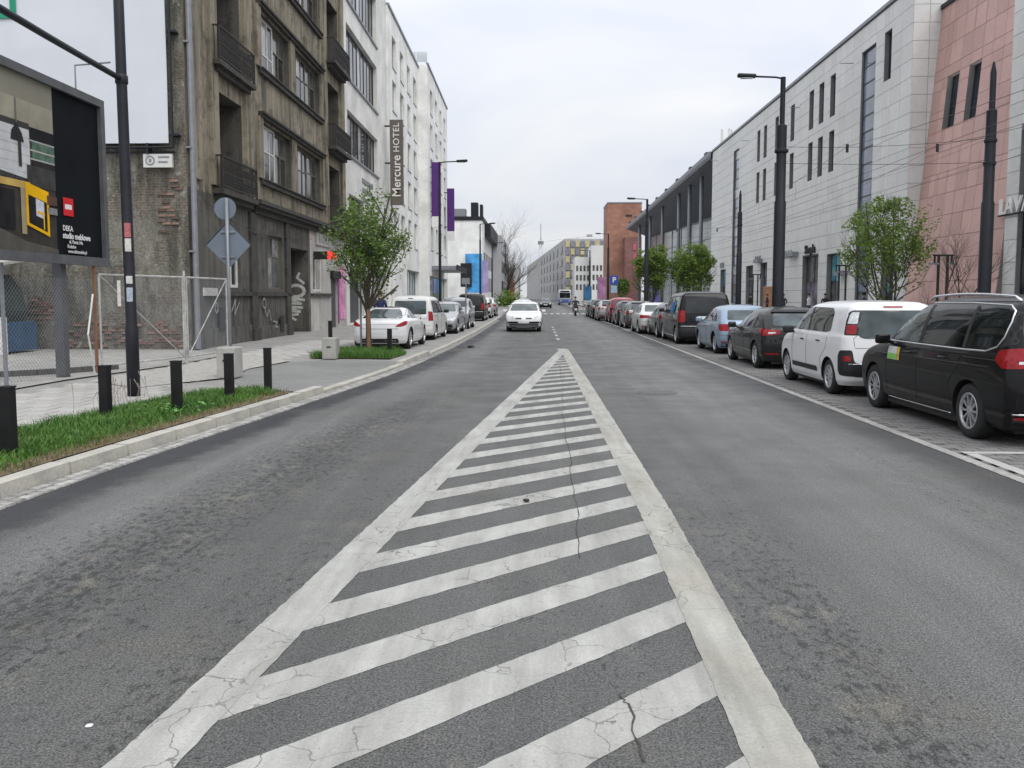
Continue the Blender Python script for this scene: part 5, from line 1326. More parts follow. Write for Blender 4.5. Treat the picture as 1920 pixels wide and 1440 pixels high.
# ---- white office block
M['white_r'] = stucco('clean_white_render', (0.70, 0.70, 0.665), (0.60, 0.595, 0.57), .2, .03)
M['hotel'] = stucco('hotel_white_render', (0.77, 0.77, 0.745), (0.69, 0.69, 0.67), .15, .0)
M['darkframe'] = pm('dark_window_frame', (.03, .032, .038), .45, .15, 4)
M['offglass'] = glass_m('office_glass', (0.028, 0.034, 0.045), .04, .4, .5)
M['blind'] = glass_m('blind_behind_glass', (0.35, 0.36, 0.36), .15, .25, 1.5)
UO = lambda Y: Y - 25.2
off = thing('office_block', 'plain white office block with long dark strip windows beside the tenement', 'building', FT(22, 0, .1))
oh = [(UO(48.0), UO(57.6), 9.55, 11.95, .35), (UO(48.0), UO(57.6), 13.7, 16.6, .35), (UO(48.0), UO(57.6), 17.9, 20.9, .35), (UO(48.2), UO(52.5), 3.6, 7.4, .35), (UO(48.0), UO(54.0), .12, 3.3, .8), (UO(55.2), UO(60.4), .5, 3.3, .5)]
m = MB(); wall_holes(m, FT, 21.9, UO(61.6), .05, 22.3, oh, .35); shell(m, FT, 21.9, UO(61.6), 14, .05, 22.3); m.build('wall', M['white_r'], off, recalc=False)
for h in oh[:3]:
    window(off, FT, h[0], h[1], h[2], h[3], -.25, [i / 9 for i in range(1, 9)], (), M['darkframe'], [M['offglass'], M['offglass'], M['dim'], M['offglass'], M['blind']], .1, th=.12)
    MB().fbox(FT, h[0] - .1, h[1] + .1, -.05, .10, h[2] - .12, h[2]).build('window_sill', M['steel_grey'], off)
window(off, FT, oh[3][0], oh[3][1], 3.6, 7.4, -.25, (.33, .66), (.5,), M['darkframe'], [M['offglass']], .1)
m = MB(); m.fbox(FT, oh[4][0], oh[4][1], -.8, -.7, .12, 3.3); m.build('garage_door', pm('dark_gate', (.05, .053, .06), .5, .2, 3), off)
window(off, FT, oh[5][0], oh[5][1], .5, 3.3, -.4, (.25, .5, .75), (), M['whiteframe'], [M['dim'], M['offglass']], .1, 'shop_window')
for i in range(3): MB().fbox(FT, UO(52.0) + i * .1, UO(55.5) - i * .8, .002, .05, 8.5 - i * .55, 8.75 - i * .55).build('wall_lettering', M['steel_grey'], off)
gs = thing('pharmacy_sign', 'green projecting sign half hidden by the crown of the young tree', 'sign', FT(26.5, 0, 3.6))
MB().fbox(FT, 26.4, 26.6, .1, 1.15, 3.9, 4.9).build('panel', pm('sign_green', (.02, .22, .13), .5, .2, 5), gs); MB().fbox(FT, 26.45, 26.55, 0, .1, 4.3, 4.4).build('bracket', M['steel_dark'], gs)

# ---- hotel, two parts
def hotel_part(name, label, F, u0, u1, top, cols, rows_, w, h, back, gf_holes, base=0.05):
    t = thing(name, label, 'building', F(u0, 0, .1))
    hs = [(c - w / 2, c + w / 2, z - h, z, .28) for c in cols for z in rows_]
    m = MB(); wall_holes(m, F, u0, u1, base, top, hs + gf_holes, .28); shell(m, F, u0, u1, back, base, top); m.build('wall', M['hotel'], t, recalc=False)
    for k, hh in enumerate(hs):
        window(t, F, hh[0], hh[1], hh[2] + .02, hh[3], -.16, (.5,), (.16,), M['whiteframe'], [M['offglass'], M['blind'], M['offglass'], M['blind'] if k % 3 else M['dim']], .06)
        m = MB(); m.fbox(F, hh[0] - .04, hh[1] + .04, -.02, .05, hh[2] - .06, hh[2]); m.build('window_sill', M['steel_grey'], t)
    m = MB(); m.fbox(F, u0, u1, -.12, .10, top, top + .18); m.build('parapet_cap', M['steel_grey'], t)
    return t
FH = frame(-10.24 - .012 * 36.4 + .12, 61.6, -0.012, 1)
h1 = hotel_part('hotel_wing', 'white hotel wing carrying the tall brown hotel sign', FH, 0, 16.6, 21.9, (2.7, 6.6, 10.5, 14.3), (20.4, 17.3, 14.2, 11.1, 8.0), 1.9, 2.2, 14, [(8.5, 16.5, .3, 3.9, .5)])
window(h1, FH, 8.5, 16.5, .3, 3.9, -.4, (.2, .4, .6, .8), (), M['steel_grey'], [glass_m('teal_shop_glass', (.14, .24, .24), .06, .2, .4)], .08, 'shop_window')
FH2 = frame(-10.24 - .012 * 53 + .95, 78.2, -0.012, 1)
h2 = hotel_part('hotel_corner_wing', 'white hotel wing stepping forward with a glass roof balustrade', FH2, 0, 18.6, 22.2, (3.0, 7.3, 11.5, 15.6), (20.6, 17.5, 14.4, 11.3, 8.2), 1.9, 2.2, 14, [(.8, 18, .3, 3.6, .6)])
window(h2, FH2, .8, 18, .3, 3.6, -.4, (.2, .4, .6, .8), (), M['steel_grey'], [bpy.data.materials['teal_shop_glass']], .08, 'shop_window')
m = MB()
for i in range(15): m.quad(FH2(0, -i, 22.4), FH2(0, -i - .95, 22.4), FH2(0, -i - .95, 23.3), FH2(0, -i, 23.3))
m.build('glass_balustrade', glass_m('balustrade_glass', (.5, .55, .56), .1, .1), h2, recalc=False)
MB().fbox(FH2, 2.5, 14, 0, 2.3, 4.2, 4.55).build('entrance_canopy', M['steel_grey'], h2)
MB().fbox(FH2, 2.4, 14.1, 2.3, 2.42, 4.15, 4.65).build('canopy_edge', M['steel_dark'], h2)
# hotel sign and violet banners: boards standing out from the facade
hs_ = thing('hotel_sign', 'tall brown vertical sign board reading Mercure HOTEL', 'sign', (-9.8, 60, 8))
MB().box(-10.22, -9.33, 59.95, 60.25, 8.0, 13.75).build('board', pm('sign_brown', (.115, .098, .085), .5, .12, 2, fine=.08), hs_)
WHT = pm('sign_letter_white', (.72, .72, .70), .4, .05)
place_text('lettering', hs_, 'Mercure', .82, (-9.76, 59.93, 9.95), (R(90), R(-90), 0), WHT, .012, 1.0, .008)
place_text('lettering', hs_, 'HOTEL', .60, (-9.76, 59.93, 12.55), (R(90), R(-90), 0), WHT, .012, 1.08, .002)
m = MB()
for z in (8.5, 10.8, 13.3): m.box(-10.6, -10.22, 60.05, 60.15, z, z + .1)
m.build('bracket', M['steel_dark'], hs_)
VIO = pm('violet_banner_cloth', (.072, .014, .16), .6, .15, 2)
for (lb, Y, xa, xb, z0, z1) in (('upper violet vertical banner board on the hotel corner wing', 80, -9.85, -9.0, 9.05, 13.95), ('lower violet vertical banner board beyond the street lamp', 94, -9.90, -9.12, 8.75, 13.3)):
    t = thing('violet_banner', lb, 'banner', ((xa + xb) / 2, Y, z0), 0, 'violet banner boards')
    MB().box(xa, xb, Y, Y + .2, z0, z1).build('cloth', VIO, t)
    MB().box(xa, xb, Y, Y + .2, z0 - 1.0, z0 - .01).build('white_foot', WHT, t)
    MB().box(xa - .5, xa, Y + .05, Y + .15, z1 - .5, z1 - .4).box(xa - .5, xa, Y + .05, Y + .15, z0 + .4, z0 + .5).build('bracket', M['steel_dark'], t)

# ---- farther left: white block with black attic, grey block, low buildings
def block(name, label, x0, x1, y0, y1, z1, mat, cat='building', wins=None, roofmat=None):
    t = thing(name, label, cat, ((x0 + x1) / 2, y0, 0))
    m = MB().box(x0, x1, y0, y1, -.02, z1); m.build('wall', mat, t)
    if roofmat: MB().box(x0 - .15, x1 + .15, y0 - .15, y1 + .15, z1, z1 + .55).build('roof', roofmat, t)
    for (axis, a, b, c, d, mt) in (wins or []):
        if axis == 'y': q = MB().box(a, b, y0 - .06, y0 + .1, c, d)
        elif axis == 'x+': q = MB().box(x1 - .1, x1 + .06, a, b, c, d)
        else: q = MB().box(x0 - .06, x0 + .1, a, b, c, d)
        q.build('window', mt, t)
    return t
wb = block('white_block', 'white block with a black attic and rooftop machines beyond the hotel', -26, -8.1, 125, 160, 12.6, M['hotel'], wins=[('x+', 128 + i * 6, 131.5 + i * 6, z, z + 2.2, M['offglass']) for i in range(5) for z in (2.5, 6.0)], roofmat=M['steel_dark'])
MB().box(-9.4, -7.2, 130, 160, 10.6, 12.55).build('attic', M['steel_dark'], wb)
for i, (x, y, w, h) in enumerate(((-13.2, 126, 2.6, 1.2), (-9.9, 127, 1.0, 2.2), (-8.6, 127, .4, 1.9))): MB().box(x, x + w, y, y + 2, 13.15, 13.15 + h).build('rooftop_unit', M['steel_grey'] if i == 0 else M['steel_dark'], wb)
block('grey_block', 'grey block with a flat roof standing past the white one', -9.2, -6.6, 152, 190, 12.4, pm('grey_panel', (.40, .40, .42), .7, .08, .5), wins=[('x+', 155 + i * 7, 159 + i * 7, z, z + 2, M['offglass']) for i in range(5) for z in (2.5, 6.0, 9.2)])
ad = thing('advertising_wall', 'bright blue poster wall with a dark panel beside the white block', 'billboard', (-8.8, 118, 0))
MB().box(-10.0, -7.7, 118, 118.3, 2.2, 7.5).build('blue_poster', pm('blue_poster', (.06, .30, .62), .5, .5, .7, fine=.2), ad)
MB().box(-7.68, -6.9, 118.02, 118.3, 2.2, 6.6).build('violet_poster', pm('violet_poster', (.34, .28, .5), .5, .3, .9), ad)
MB().box(-10.6, -9.1, 117.6, 117.9, 3.0, 6.2).build('dark_panel', M['steel_dark'], ad)
MB().box(-9.9, -9.7, 117.9, 118.4, 0, 3).box(-7.9, -7.7, 118.05, 118.25, 0, 2.2).build('post', M['steel_grey'], ad)
block('low_shop', 'low pale kiosk with a red front far along the left side', -9.5, -6.2, 205, 225, 6.0, pm('red_kiosk', (.42, .12, .08), .7, .25, .8))
block('stepped_house', 'pale far house with dark balcony bands at the end of the street', -22, -8.0, 330, 380, 14.0, pm('pale_far_wall', (.5, .5, .5), .8, .06, .3), wins=[('y', -20, -9, z, z + 1.3, M['steel_grey']) for z in (2.5, 5.5, 8.5, 11.2)])
block('far_terrace', 'pale far row of houses closing the left side of the street', -40, -13, 230, 320, 11.0, pm('pale_far_wall_b', (.48, .48, .47), .8, .06, .3), wins=[('x+', 234 + i * 9, 238 + i * 9, z, z + 2, M['offglass']) for i in range(9) for z in (2.0, 5.0, 8.0)])
# ================================================================== buildings, right side
def panel_mat(name, c, rnd=.07):
    m, N, L, b = nmat(name)
    v = coords(N, L, kind='Object')
    g = N.new('ShaderNodeNewGeometry')
    cc = ramp(N, L, noise_n(N, L, g.outputs['Position'], .25, 5), tuple(x * .92 for x in c), tuple(x * 1.06 for x in c), .3, .7)
    st = noise_n(N, L, g.outputs['Position'], 3.0, 5, .65)
    cc = mixc(N, L, 1.0, cc, ramp(N, L, st, (.93,) * 3, (1.05,) * 3, .3, .7), 'MULTIPLY')
    oi = N.new('ShaderNodeObjectInfo')
    cc = mixc(N, L, 1.0, cc, ramp(N, L, oi.outputs['Random'], (1 - rnd,) * 3, (1 + rnd * .5,) * 3), 'MULTIPLY')
    L.new(cc, b.inputs['Base Color']); b.inputs['Roughness'].default_value = .55
    bump(N, L, b, noise_n(N, L, g.outputs['Position'], 25, 3), .08, .01)
    return m
M['panel'] = panel_mat('mall_stone_panel', (.66, .66, .64))
M['joint'] = pm('panel_joint', (.20, .20, .195), .9, .1)
M['pink'] = panel_mat('red_sandstone_panel', (.57, .36, .32), .14)
M['bluegl'] = glass_m('mall_blue_glass', (.14, .17, .23), .12, .25, .6)
FM = lambda u, d, z: (22 - d, u, z)              # mall front: u is the distance along the street
mall = thing('shopping_mall', 'long pale stone shopping mall with slit windows and a red leaning wall', 'building', (22, 80, .1))
MT = 19.95
slits = []
for y0 in (66.35, 68.95, 71.45, 76.65, 81.6, 85.7, 88.25): slits += [(y0, y0 + 1.15, 15.2, 18.25), (y0, y0 + 1.15, 11.1, 14.12)]
slits += [(56.1, 57.25, 15.35, 18.4)]
strips = [(58.65, 61.15, .9, 18.25), (97.3, 100.0, .9, 18.0), (79.2, 81.3, .9, 9.0)]
shopw = [(69.2, 73.3, .3, 5.0), (64.2, 67.2, .3, 4.9), (84.5, 87.0, .3, 5.0), (90.0, 93.0, .3, 4.9), (103, 106, .3, 4.9), (54.6, 56.6, .3, 4.6)]
hm = slits + strips + shopw
m = MB(); wall_holes(m, lambda u, d, z: FM(u, d - .03, z), 53.0, 112.0, .05, MT, hm, .45)
m.quad(FM(53, -.03, .05), FM(53, -12, .05), FM(53, -12, MT), FM(53, -.03, MT)); m.quad(FM(112, -.03, .05), FM(112, -30, .05), FM(112, -30, MT), FM(112, -.03, MT)); m.quad(FM(53, -.03, MT), FM(112, -.03, MT), FM(112, -40, MT), FM(53, -40, MT))
m.build('wall', M['joint'], mall, recalc=False)
# stone panels, each its own piece: 1.04 m courses
pan = []
PH = (MT - .25) / 19
def clear(a, b, c, d, hs): return not any(a < h[1] and b > h[0] and c < h[3] and d > h[2] for h in hs)
def add_panels(ulist, z_list, put, hs):
    for a, b in zip(ulist, ulist[1:]):
        for c, d in zip(z_list, z_list[1:]):
            if clear(a, b, c, d, hs): put(a, b, c, d)
cuts = sorted(set([53.0, 112.0] + [h[0] for h in hm] + [h[1] for h in hm]))
ul = []
for a, b in zip(cuts, cuts[1:]):
    k = max(1, round((b - a) / 1.35)); ul += [a + (b - a) * i / k for i in range(k)]
ul.append(112.0)
zc = sorted(set([.15 + PH * i for i in range(20)]))
for a, b in zip(ul, ul[1:]):
    mids = (a + b) / 2
    zz = list(zc)
    for h in hm:
        if h[0] < mids < h[1]: zz += [h[2], h[3]]
    zz = sorted(set(round(z, 3) for z in zz))
    zz2 = [zz[0]]
    for z in zz[1:]:
        if z - zz2[-1] > .12: zz2.append(z)
    for c, d in zip(zz2, zz2[1:]):
        if any(h[0] < mids < h[1] and h[2] - .01 <= (c + d) / 2 <= h[3] + .01 for h in hm): continue
        pan.append((a, b, c, d))
pan.sort(key=lambda p: p[0])
cache = {}
def panel_obj(parent, F, a, b, c, d, mat, dep=.0, name='stone_panel'):
    g = .012; k = (round(b - a, 2), round(d - c, 2), mat.name, F is FM)
    q = MB().fbox(F, a + g, b - g, dep - .03, dep + .0, c + g, d - g)
    return q.build(name, mat, parent, recalc=False)
for p in pan[:230]: panel_obj(mall, FM, *p, M['panel'])
q = MB()
for (a, b, c, d) in pan[230:]: q.fbox(FM, a + .016, b - .016, -.03, random.uniform(-.002, .003), c + .016, d - .016)
setp(q.build('far_stone_panels', M['panel'], mall, recalc=False), kind='stuff')
# end wall between the long front and the red wall: faces the street's near end
FE = lambda u, d, z: (22 + u, 53 - d, z)
k = 0
for i in range(2):
    for j in range(19): panel_obj(mall, FE, i * .95, i * .95 + .95, .15 + PH * j, .15 + PH * (j + 1), M['panel'], .03)
for i in range(9):
    q = MB()
    q.fbox(FE, 1.9 + i * 1.2, 3.1 + i * 1.2, -.02, .01, 17.5, MT + 1.6); q.build('stone_panel', M['panel'], mall, recalc=False)
MB().fbox(FM, 52.9, 112.2, -.2, .12, MT, MT + .22).build('parapet_cap', M['steel_grey'], mall)
# slit windows and glass strips
for h in slits: window(mall, FM, *h, -.30, (), (.3,), M['darkframe'], [M['offglass'], M['offglass']], .09, 'slit_window')
for h in strips:
    n = int((h[3] - h[2]) / 1.03)
    window(mall, FM, *h, -.15, (), [i / n for i in range(1, n)], M['darkframe'], [M['bluegl'], M['dim'], M['bluegl'], M['blind']] if h[0] > 90 else [M['bluegl']], .08, 'glass_strip', th=.10)
SG = [glass_m('shop_display_glass', (.16, .15, .19), .07, .6, .8), M['dim'], glass_m('shop_display_teal', (.10, .30, .36), .08, .6, .9)]
for i, h in enumerate(shopw): window(mall, FM, *h, -.35, (.5,) if i != 1 else (.33, .66), (.55,), M['darkframe'], [SG[i % 3], SG[(i + 1) % 3]], .1, 'shop_window')
for (a, b, z) in ((62.6, 64.0, 3.2), (74.5, 77, 5.15), (86.2, 88, 5.05)): MB().fbox(FM, a, b, .0, .5, z, z + .35).build('shop_awning', M['steel_grey'], mall)
# red sandstone wall: leans back, in panels
def pk(u, v):
    """u: 0 at the far end .. 7.6 towards the camera; v: height"""
    t = v / 18.6
    lean = 1.9 * (t ** 0.75)
    y = 52.95 - u * (1 - .05 * t); return (21.75 + lean, y, v)
UW = 10.3; nu = 9; nv = 15
ph = [(1.85, 3.3, 11.2, 14.2), (4.45, 5.8, 11.2, 14.2)]
us_ = sorted(set([UW * i / nu for i in range(nu + 1)] + [h[0] for h in ph] + [h[1] for h in ph])); zs_ = sorted(set([.1 + (18.4) * j / nv for j in range(nv + 1)] + [11.2, 14.2]))
m = MB()
for a, b in zip(us_, us_[1:]):
    for c, d in zip(zs_, zs_[1:]):
        if b - a < .2 or d - c < .15: pass
        if any(h[0] - .01 < (a + b) / 2 < h[1] + .01 and h[2] - .01 < (c + d) / 2 < h[3] + .01 for h in ph): continue
        g = .012
        fr = [Vector(pk(a + g, c + g)), Vector(pk(b - g, c + g)), Vector(pk(b - g, d - g)), Vector(pk(a + g, d - g))]; bk = [p + Vector((.05, 0, 0)) for p in fr]
        MB().corners([tuple(p) for p in bk + fr]).build('sandstone_panel', M['pink'], mall, recalc=False)
for c, d in zip(zs_, zs_[1:]): m.quad(*[tuple(Vector(pk(a, z)) + Vector((.045, 0, 0))) for a, z in ((0, c), (UW, c), (UW, d), (0, d))]) if not (11.1 < (c + d) / 2 < 14.3) else None
m.build('sandstone_backing', M['joint'], mall, recalc=False)
for h in ph:
    Fp = lambda u, d, z: tuple(Vector(pk(u, z)) + Vector((-d, 0, 0)))
    q = MB(); q.quad(Fp(h[0], -.5, h[2]), Fp(h[1], -.5, h[2]), Fp(h[1], -.5, h[3]), Fp(h[0], -.5, h[3]));
    for a in (h[0], h[1]): q.quad(Fp(a, 0, h[2]), Fp(a, -.5, h[2]), Fp(a, -.5, h[3]), Fp(a, 0, h[3]))
    q.build('window_recess', M['joint'], mall, recalc=False)
    window(mall, Fp, h[0], h[1], h[2], h[3], -.3, (), (.4,), M['darkframe'], [M['offglass']], .10, 'square_window')
q = MB(); a, b = pk(0, 18.5), pk(UW, 18.5); q.corners([(a[0] - .12, a[1], 18.48), (b[0] - .12, b[1], 18.48), (b[0] + .6, b[1], 18.48), (a[0] + .6, a[1], 18.48), (a[0] - .12, a[1], 18.72), (b[0] - .12, b[1], 18.72), (b[0] + .6, b[1], 18.72), (a[0] + .6, a[1], 18.72)]); q.build('wall_cap', M['steel_dark'], mall)
# nearer stone part with the shop letters
FN = lambda u, d, z: (22.4 - d, u, z)
nh = [(40.2, 41.6, .3, 9.4), (30.0, 38.5, .3, 5.4)]
q = MB(); wall_holes(q, lambda u, d, z: FN(u, d - .03, z), 12.0, 42.7, .05, 21.5, nh, .4); q.quad(FN(42.7, -.03, .05), FN(42.7, -6, .05), FN(42.7, -6, 21.5), FN(42.7, -.03, 21.5)); q.quad(FN(12, 0, 21.5), FN(42.7, 0, 21.5), FN(42.7, -30, 21.5), FN(12, -30, 21.5)); q.build('near_wall', M['joint'], mall, recalc=False)
ul2 = [42.7, 41.6, 40.2, 39.0, 37.5, 36]
for b, a in zip(ul2, ul2[1:]):
    for j in range(20):
        c, d = .15 + 1.06 * j, .15 + 1.06 * (j + 1)
        if clear(a + .02, b - .02, c + .02, d - .02, nh): panel_obj(mall, FN, a, b, c, d, M['panel'])
window(mall, FN, 40.2, 41.6, .3, 9.4, -.25, (), [i / 5 for i in range(1, 5)], M['darkframe'], [M['offglass'], M['dim']], .08, 'glass_strip')
q = MB()
for j in range(20):
    for i in range(18):
        a = 36 - (i + 1) * 1.33
        c, d = .15 + 1.06 * j, .15 + 1.06 * (j + 1)
        if clear(a + .02, a + 1.31, c + .02, d - .02, nh): q.fbox(FN, a + .012, a + 1.318, -.03, 0, c + .012, d - .012)
setp(q.build('side_stone_panels', M['panel'], mall, recalc=False), kind='stuff')
window(mall, FN, 30.0, 38.5, .3, 5.4, -.3, (.2, .4, .6, .8), (), M['darkframe'], [SG[0], M['offglass'], SG[2]], .1, 'shop_window')
ls = thing('shop_letters', 'large pale raised letters reading LAVARD on the near mall wall', 'sign', (22.3, 40.5, 5.6))
LT = pm('pale_letter', (.74, .74, .72), .4, .05)
DK = M['steel_dark']
o = place_text('lettering', ls, 'LAVARD', 1.05, (22.25, 40.85, 5.95), (R(90), 0, R(-90)), LT, .05, 1.1, .012)
MB().box(22.30, 22.37, 37.9, 43.2, 5.55, 5.62).build('letter_rail', DK, ls)
for (s, y, z, lb) in (('Simple', 71.2, 5.5, 'dark raised letters reading Simple above a mall shop window'), ):
    t = thing('shop_letters', lb, 'sign', (21.9, y, z))
    place_text('lettering', t, s, .95, (21.93, y, z), (R(90), 0, R(-90)), M['steel_dark'], .05, 1.05, .02)
    MB().box(21.93, 21.97, y - 2.0, y + 2.0, z - .46, z - .42).build('letter_rail', M['steel_dark'], t)
for i, (y, n, lb) in enumerate(((87.0, 5, 'small grey sign letters above a shop window beyond the tram lamp'), (76.3, 6, 'small grey sign letters just right of the tram lamp'), (104.0, 5, 'small grey sign letters farthest along the mall front'))):
    t = thing('small_shop_sign', lb, 'sign', (21.9, y, 5.3))
    for k in range(n):
        q = MB().box(21.9, 21.96, y + k * .42, y + k * .42 + .26, 5.2, 5.75 - .14 * (k % 2)); q.build('letter_block', M['steel_grey'] if i != 1 else M['concrete'], t)
    MB().box(21.94, 21.98, y - .1, y + n * .42, 5.1, 5.16).build('letter_rail', M['steel_grey'], t)
ant = thing('roof_aerials', 'pale mobile-phone aerials standing on the mall roof', 'aerial', (24, 112, MT))
for i, (x, y) in enumerate(((23.2, 112.5), (24.0, 112.0), (24.5, 112.8))):
    MB().tube([(x, y, MT), (x, y, MT + 2.9)], .06, 6).build('mast', M['steel_grey'], ant); MB().box(x - .16, x + .16, y - .1, y - .02, MT + 1.0, MT + 2.7).build('aerial_panel', M['white'], ant)

# ---- station-like canopy hall beyond the mall
hall = thing('canopy_hall', 'glass hall under a long dark overhanging roof on tall columns', 'building', (30, 150, 0))
ROOFD = pm('canopy_soffit', (.13, .14, .165), .6, .12, .3)
m = MB()
A = [(21.8, 112.2, 19.3), (21.8, 216, 18.2)]; B = [(36, 112.2, 16.6), (27.5, 216, 16.2)]
m.quad(A[0], A[1], B[1], B[0]); m.quad((A[0][0], A[0][1], 20.0), (A[1][0], A[1][1], 18.9), (60, 216, 20), (60, 112.2, 21)); m.quad(A[0], A[1], (A[1][0], A[1][1], 18.9), (A[0][0], A[0][1], 20.0)); m.quad(A[1], B[1], (60, 216, 16), (60, 216, 20)); m.quad(A[1], (60, 216, 20), (A[1][0], A[1][1], 18.9), A[1])
m.build('roof', ROOFD, hall, recalc=False)
MB().corners([(21.6, 112.2, 19.55), (21.8, 112.2, 19.2), (21.8, 216.2, 18.1), (21.6, 216.2, 18.45), (21.55, 112.2, 20.05), (21.85, 112.2, 20.05), (21.85, 216.2, 18.95), (21.55, 216.2, 18.95)]).build('roof_edge', M['steel_grey'], hall)
for i in range(9): MB().box(21.9, 22.6, 116 + i * 12, 117.4 + i * 12, 19.4, 20.6 - i * .10).build('roof_fin', M['steel_dark'], hall)
for y in (114.5, 124.6, 134.3, 144.4, 163.2, 181.1, 200): MB().tube([(23.0, y, .1), (23.0, y, 18.6)], .28, 12).build('column', M['steel_grey'], hall, smooth=True)
GLW = glass_m('hall_glass', (.33, .37, .38), .12, .25, .15)
m = MB()
for i in range(13):
    y0 = 113 + i * 8; x0 = 36 - (36 - 27.5) * (y0 - 112) / 104; x1 = 36 - (36 - 27.5) * (y0 + 7.9 - 112) / 104
    for z in (0, 4.1, 8.2, 12.3): MB().quad((x0, y0, z + .1), (x1, y0 + 8, z + .1), (x1, y0 + 8, z + 4.2), (x0, y0, z + 4.2)).build('pane', GLW, hall, recalc=False)
    for z in (4.15, 8.25, 12.35): m.corners([(x0 - .12, y0, z), (x0, y0, z), (x1, y0 + 8, z), (x1 - .12, y0 + 8, z), (x0 - .12, y0, z + .12), (x0, y0, z + .12), (x1, y0 + 8, z + .12), (x1 - .12, y0 + 8, z + .12)])
    m.box(x0 - .1, x0 + .1, y0 - .15, y0 + .05, .1, 16.4)
m.build('mullion', M['steel_grey'], hall)
# ---- brick tower and lower brick building
def brickm(name, c, sc=1.0):
    m, N, L, b = nmat(name)
    br = N.new('ShaderNodeTexBrick'); mp = N.new('ShaderNodeMapping'); mp.inputs['Rotation'].default_value = (R(90), 0, 0); t = N.new('ShaderNodeTexCoord')
    L.new(t.outputs['Object'], mp.inputs[0]); L.new(mp.outputs[0], br.inputs['Vector'])
    br.inputs['Brick Width'].default_value = 1.2; br.inputs['Row Height'].default_value = .6; br.inputs['Mortar Size'].default_value = .02; br.inputs['Scale'].default_value = sc
    br.inputs['Color1'].default_value = (*c, 1); br.inputs['Color2'].default_value = tuple(x * .8 for x in c) + (1,); br.inputs['Mortar'].default_value = tuple(x * .65 for x in c) + (1,)
    v = coords(N, L); cc = mixc(N, L, 1.0, br.outputs['Color'], ramp(N, L, noise_n(N, L, v, .3, 6), (.75,) * 3, (1.2,) * 3, .3, .7), 'MULTIPLY')
    L.new(cc, b.inputs['Base Color']); b.inputs['Roughness'].default_value = .85; return m
BRT = brickm('tower_brick', (.36, .185, .13)); BRD = brickm('low_brick', (.25, .125, .11))
tw = block('brick_tower', 'tall plain orange brick tower rising beyond the canopy roof', 18.2, 27.2, 232, 246, 26.3, BRT)
MB().box(18.1, 27.3, 231.9, 246.1, 26.3, 26.6).build('parapet', M['steel_grey'], tw); MB().box(23.0, 24.6, 231.9, 232.1, 22.8, 23.3).build('tower_mark', M['iron'], tw)
lb_ = block('low_brick_building', 'low dark red brick building with a vertical sign at the foot of the tower', 22.5, 26.8, 228, 231.8, 17.2, BRD)
for i in range(3): MB().box(24.6, 25.4, 227.85, 228, 9.0 + i * 2.4, 10.6 + i * 2.4).build('sign_letter', pm('rose_letter', (.45, .12, .16), .6, .1) if i == 0 else bpy.data.materials['rose_letter'], lb_)
# ---- far end of the street: long grey block with a yellow chequered corner, white houses
FWD = pm('far_window_grey', (.32, .33, .345), .6, .1, .3)
FAR = stucco('far_grey_wall', (.40, .40, .39), (.3, .3, .3), .3, .2)
fb = thing('far_grey_block', 'long grey block closing the street with a yellow chequered top corner', 'building', (9.6, 330, 0))
P0, P1, P2, P3 = (9.8, 330), (-8.6, 640), (40, 640), (27, 332)
m = MB()
for a, b in ((P0, P1), (P1, P2), (P2, P3), (P3, P0)): m.quad((a[0], a[1], 0), (b[0], b[1], 0), (b[0], b[1], 23.5), (a[0], a[1], 23.5))
m.poly([(p[0], p[1], 23.5) for p in (P0, P1, P2, P3)]); m.build('wall', FAR, fb, recalc=False)
YEL = pm('yellow_panel', (.46, .41, .22), .6, .15, .5); DWN = pm('far_dark_window', (.20, .20, .25), .4, .2, .5)
for r_ in range(7):
    for c in range(9):
        if r_ > 1 and c > 2: continue
        x = 10.2 + c * 1.85; z = 20.4 - r_ * 2.9
        MB().box(x, x + (1.5), 329.6, 329.9, z, z + 2.3).build('chequer_panel', YEL if (r_ + c) % 2 == 0 else DWN, fb)
for i in range(14):
    for r_ in range(4):
        t0 = .03 + i * .068; t1 = t0 + .03
        a = (P0[0] + (P1[0] - P0[0]) * t0 - .25, P0[1] + (P1[1] - P0[1]) * t0); b = (P0[0] + (P1[0] - P0[0]) * t1 - .25, P0[1] + (P1[1] - P0[1]) * t1)
        if i < 7: MB().quad((a[0], a[1], 4 + r_ * 4.8), (b[0], b[1], 4 + r_ * 4.8), (b[0], b[1], 7 + r_ * 4.8), (a[0], a[1], 7 + r_ * 4.8)).build('window', FWD, fb, recalc=False)
FWH = pm('far_white_wall', (.58, .58, .57), .8, .06, .2)
for (nm, lb, x0, x1, y0, z1) in (('far_white_house', 'white far house in front of the chequered grey block', 12.4, 17.6, 300, 15.2), ('far_tall_house', 'tall narrow white far house beside the street lamp', 17.8, 23.2, 296, 19.0)):
    block(nm, lb, x0, x1, y0, y0 + 20, z1, FWH, wins=[('y', x0 + .5 + i * 1.25, x0 + 1.2 + i * 1.25, z, z + 1.9, M['dim']) for i in range(4) for z in (4, 7.2, 10.4)])
mast = thing('radio_mast', 'thin pale lattice mast far behind the street', 'mast', (1.6, 700, 20))
m = MB()
for i in range(6):
    for sx in (-1, 1): m.tube([(1.6 + sx * (2.4 - i * .3), 700, 18 + i * 5), (1.6 + sx * (2.1 - i * .3), 700, 23 + i * 5)], .35, 5)
    m.tube([(1.6 - (2.4 - i * .3), 700, 18 + i * 5), (1.6 + (2.1 - i * .3), 700, 23 + i * 5)], .25, 5)
m.build('lattice', M['white'], mast); MB().tube([(1.6, 700, 47), (1.6, 700, 60)], .3, 6).build('spike', M['steel_grey'], mast); MB().tube([(1.6, 700, 43.5), (1.6, 700, 46)], 2.4, 10).build('platform', M['steel_grey'], mast)
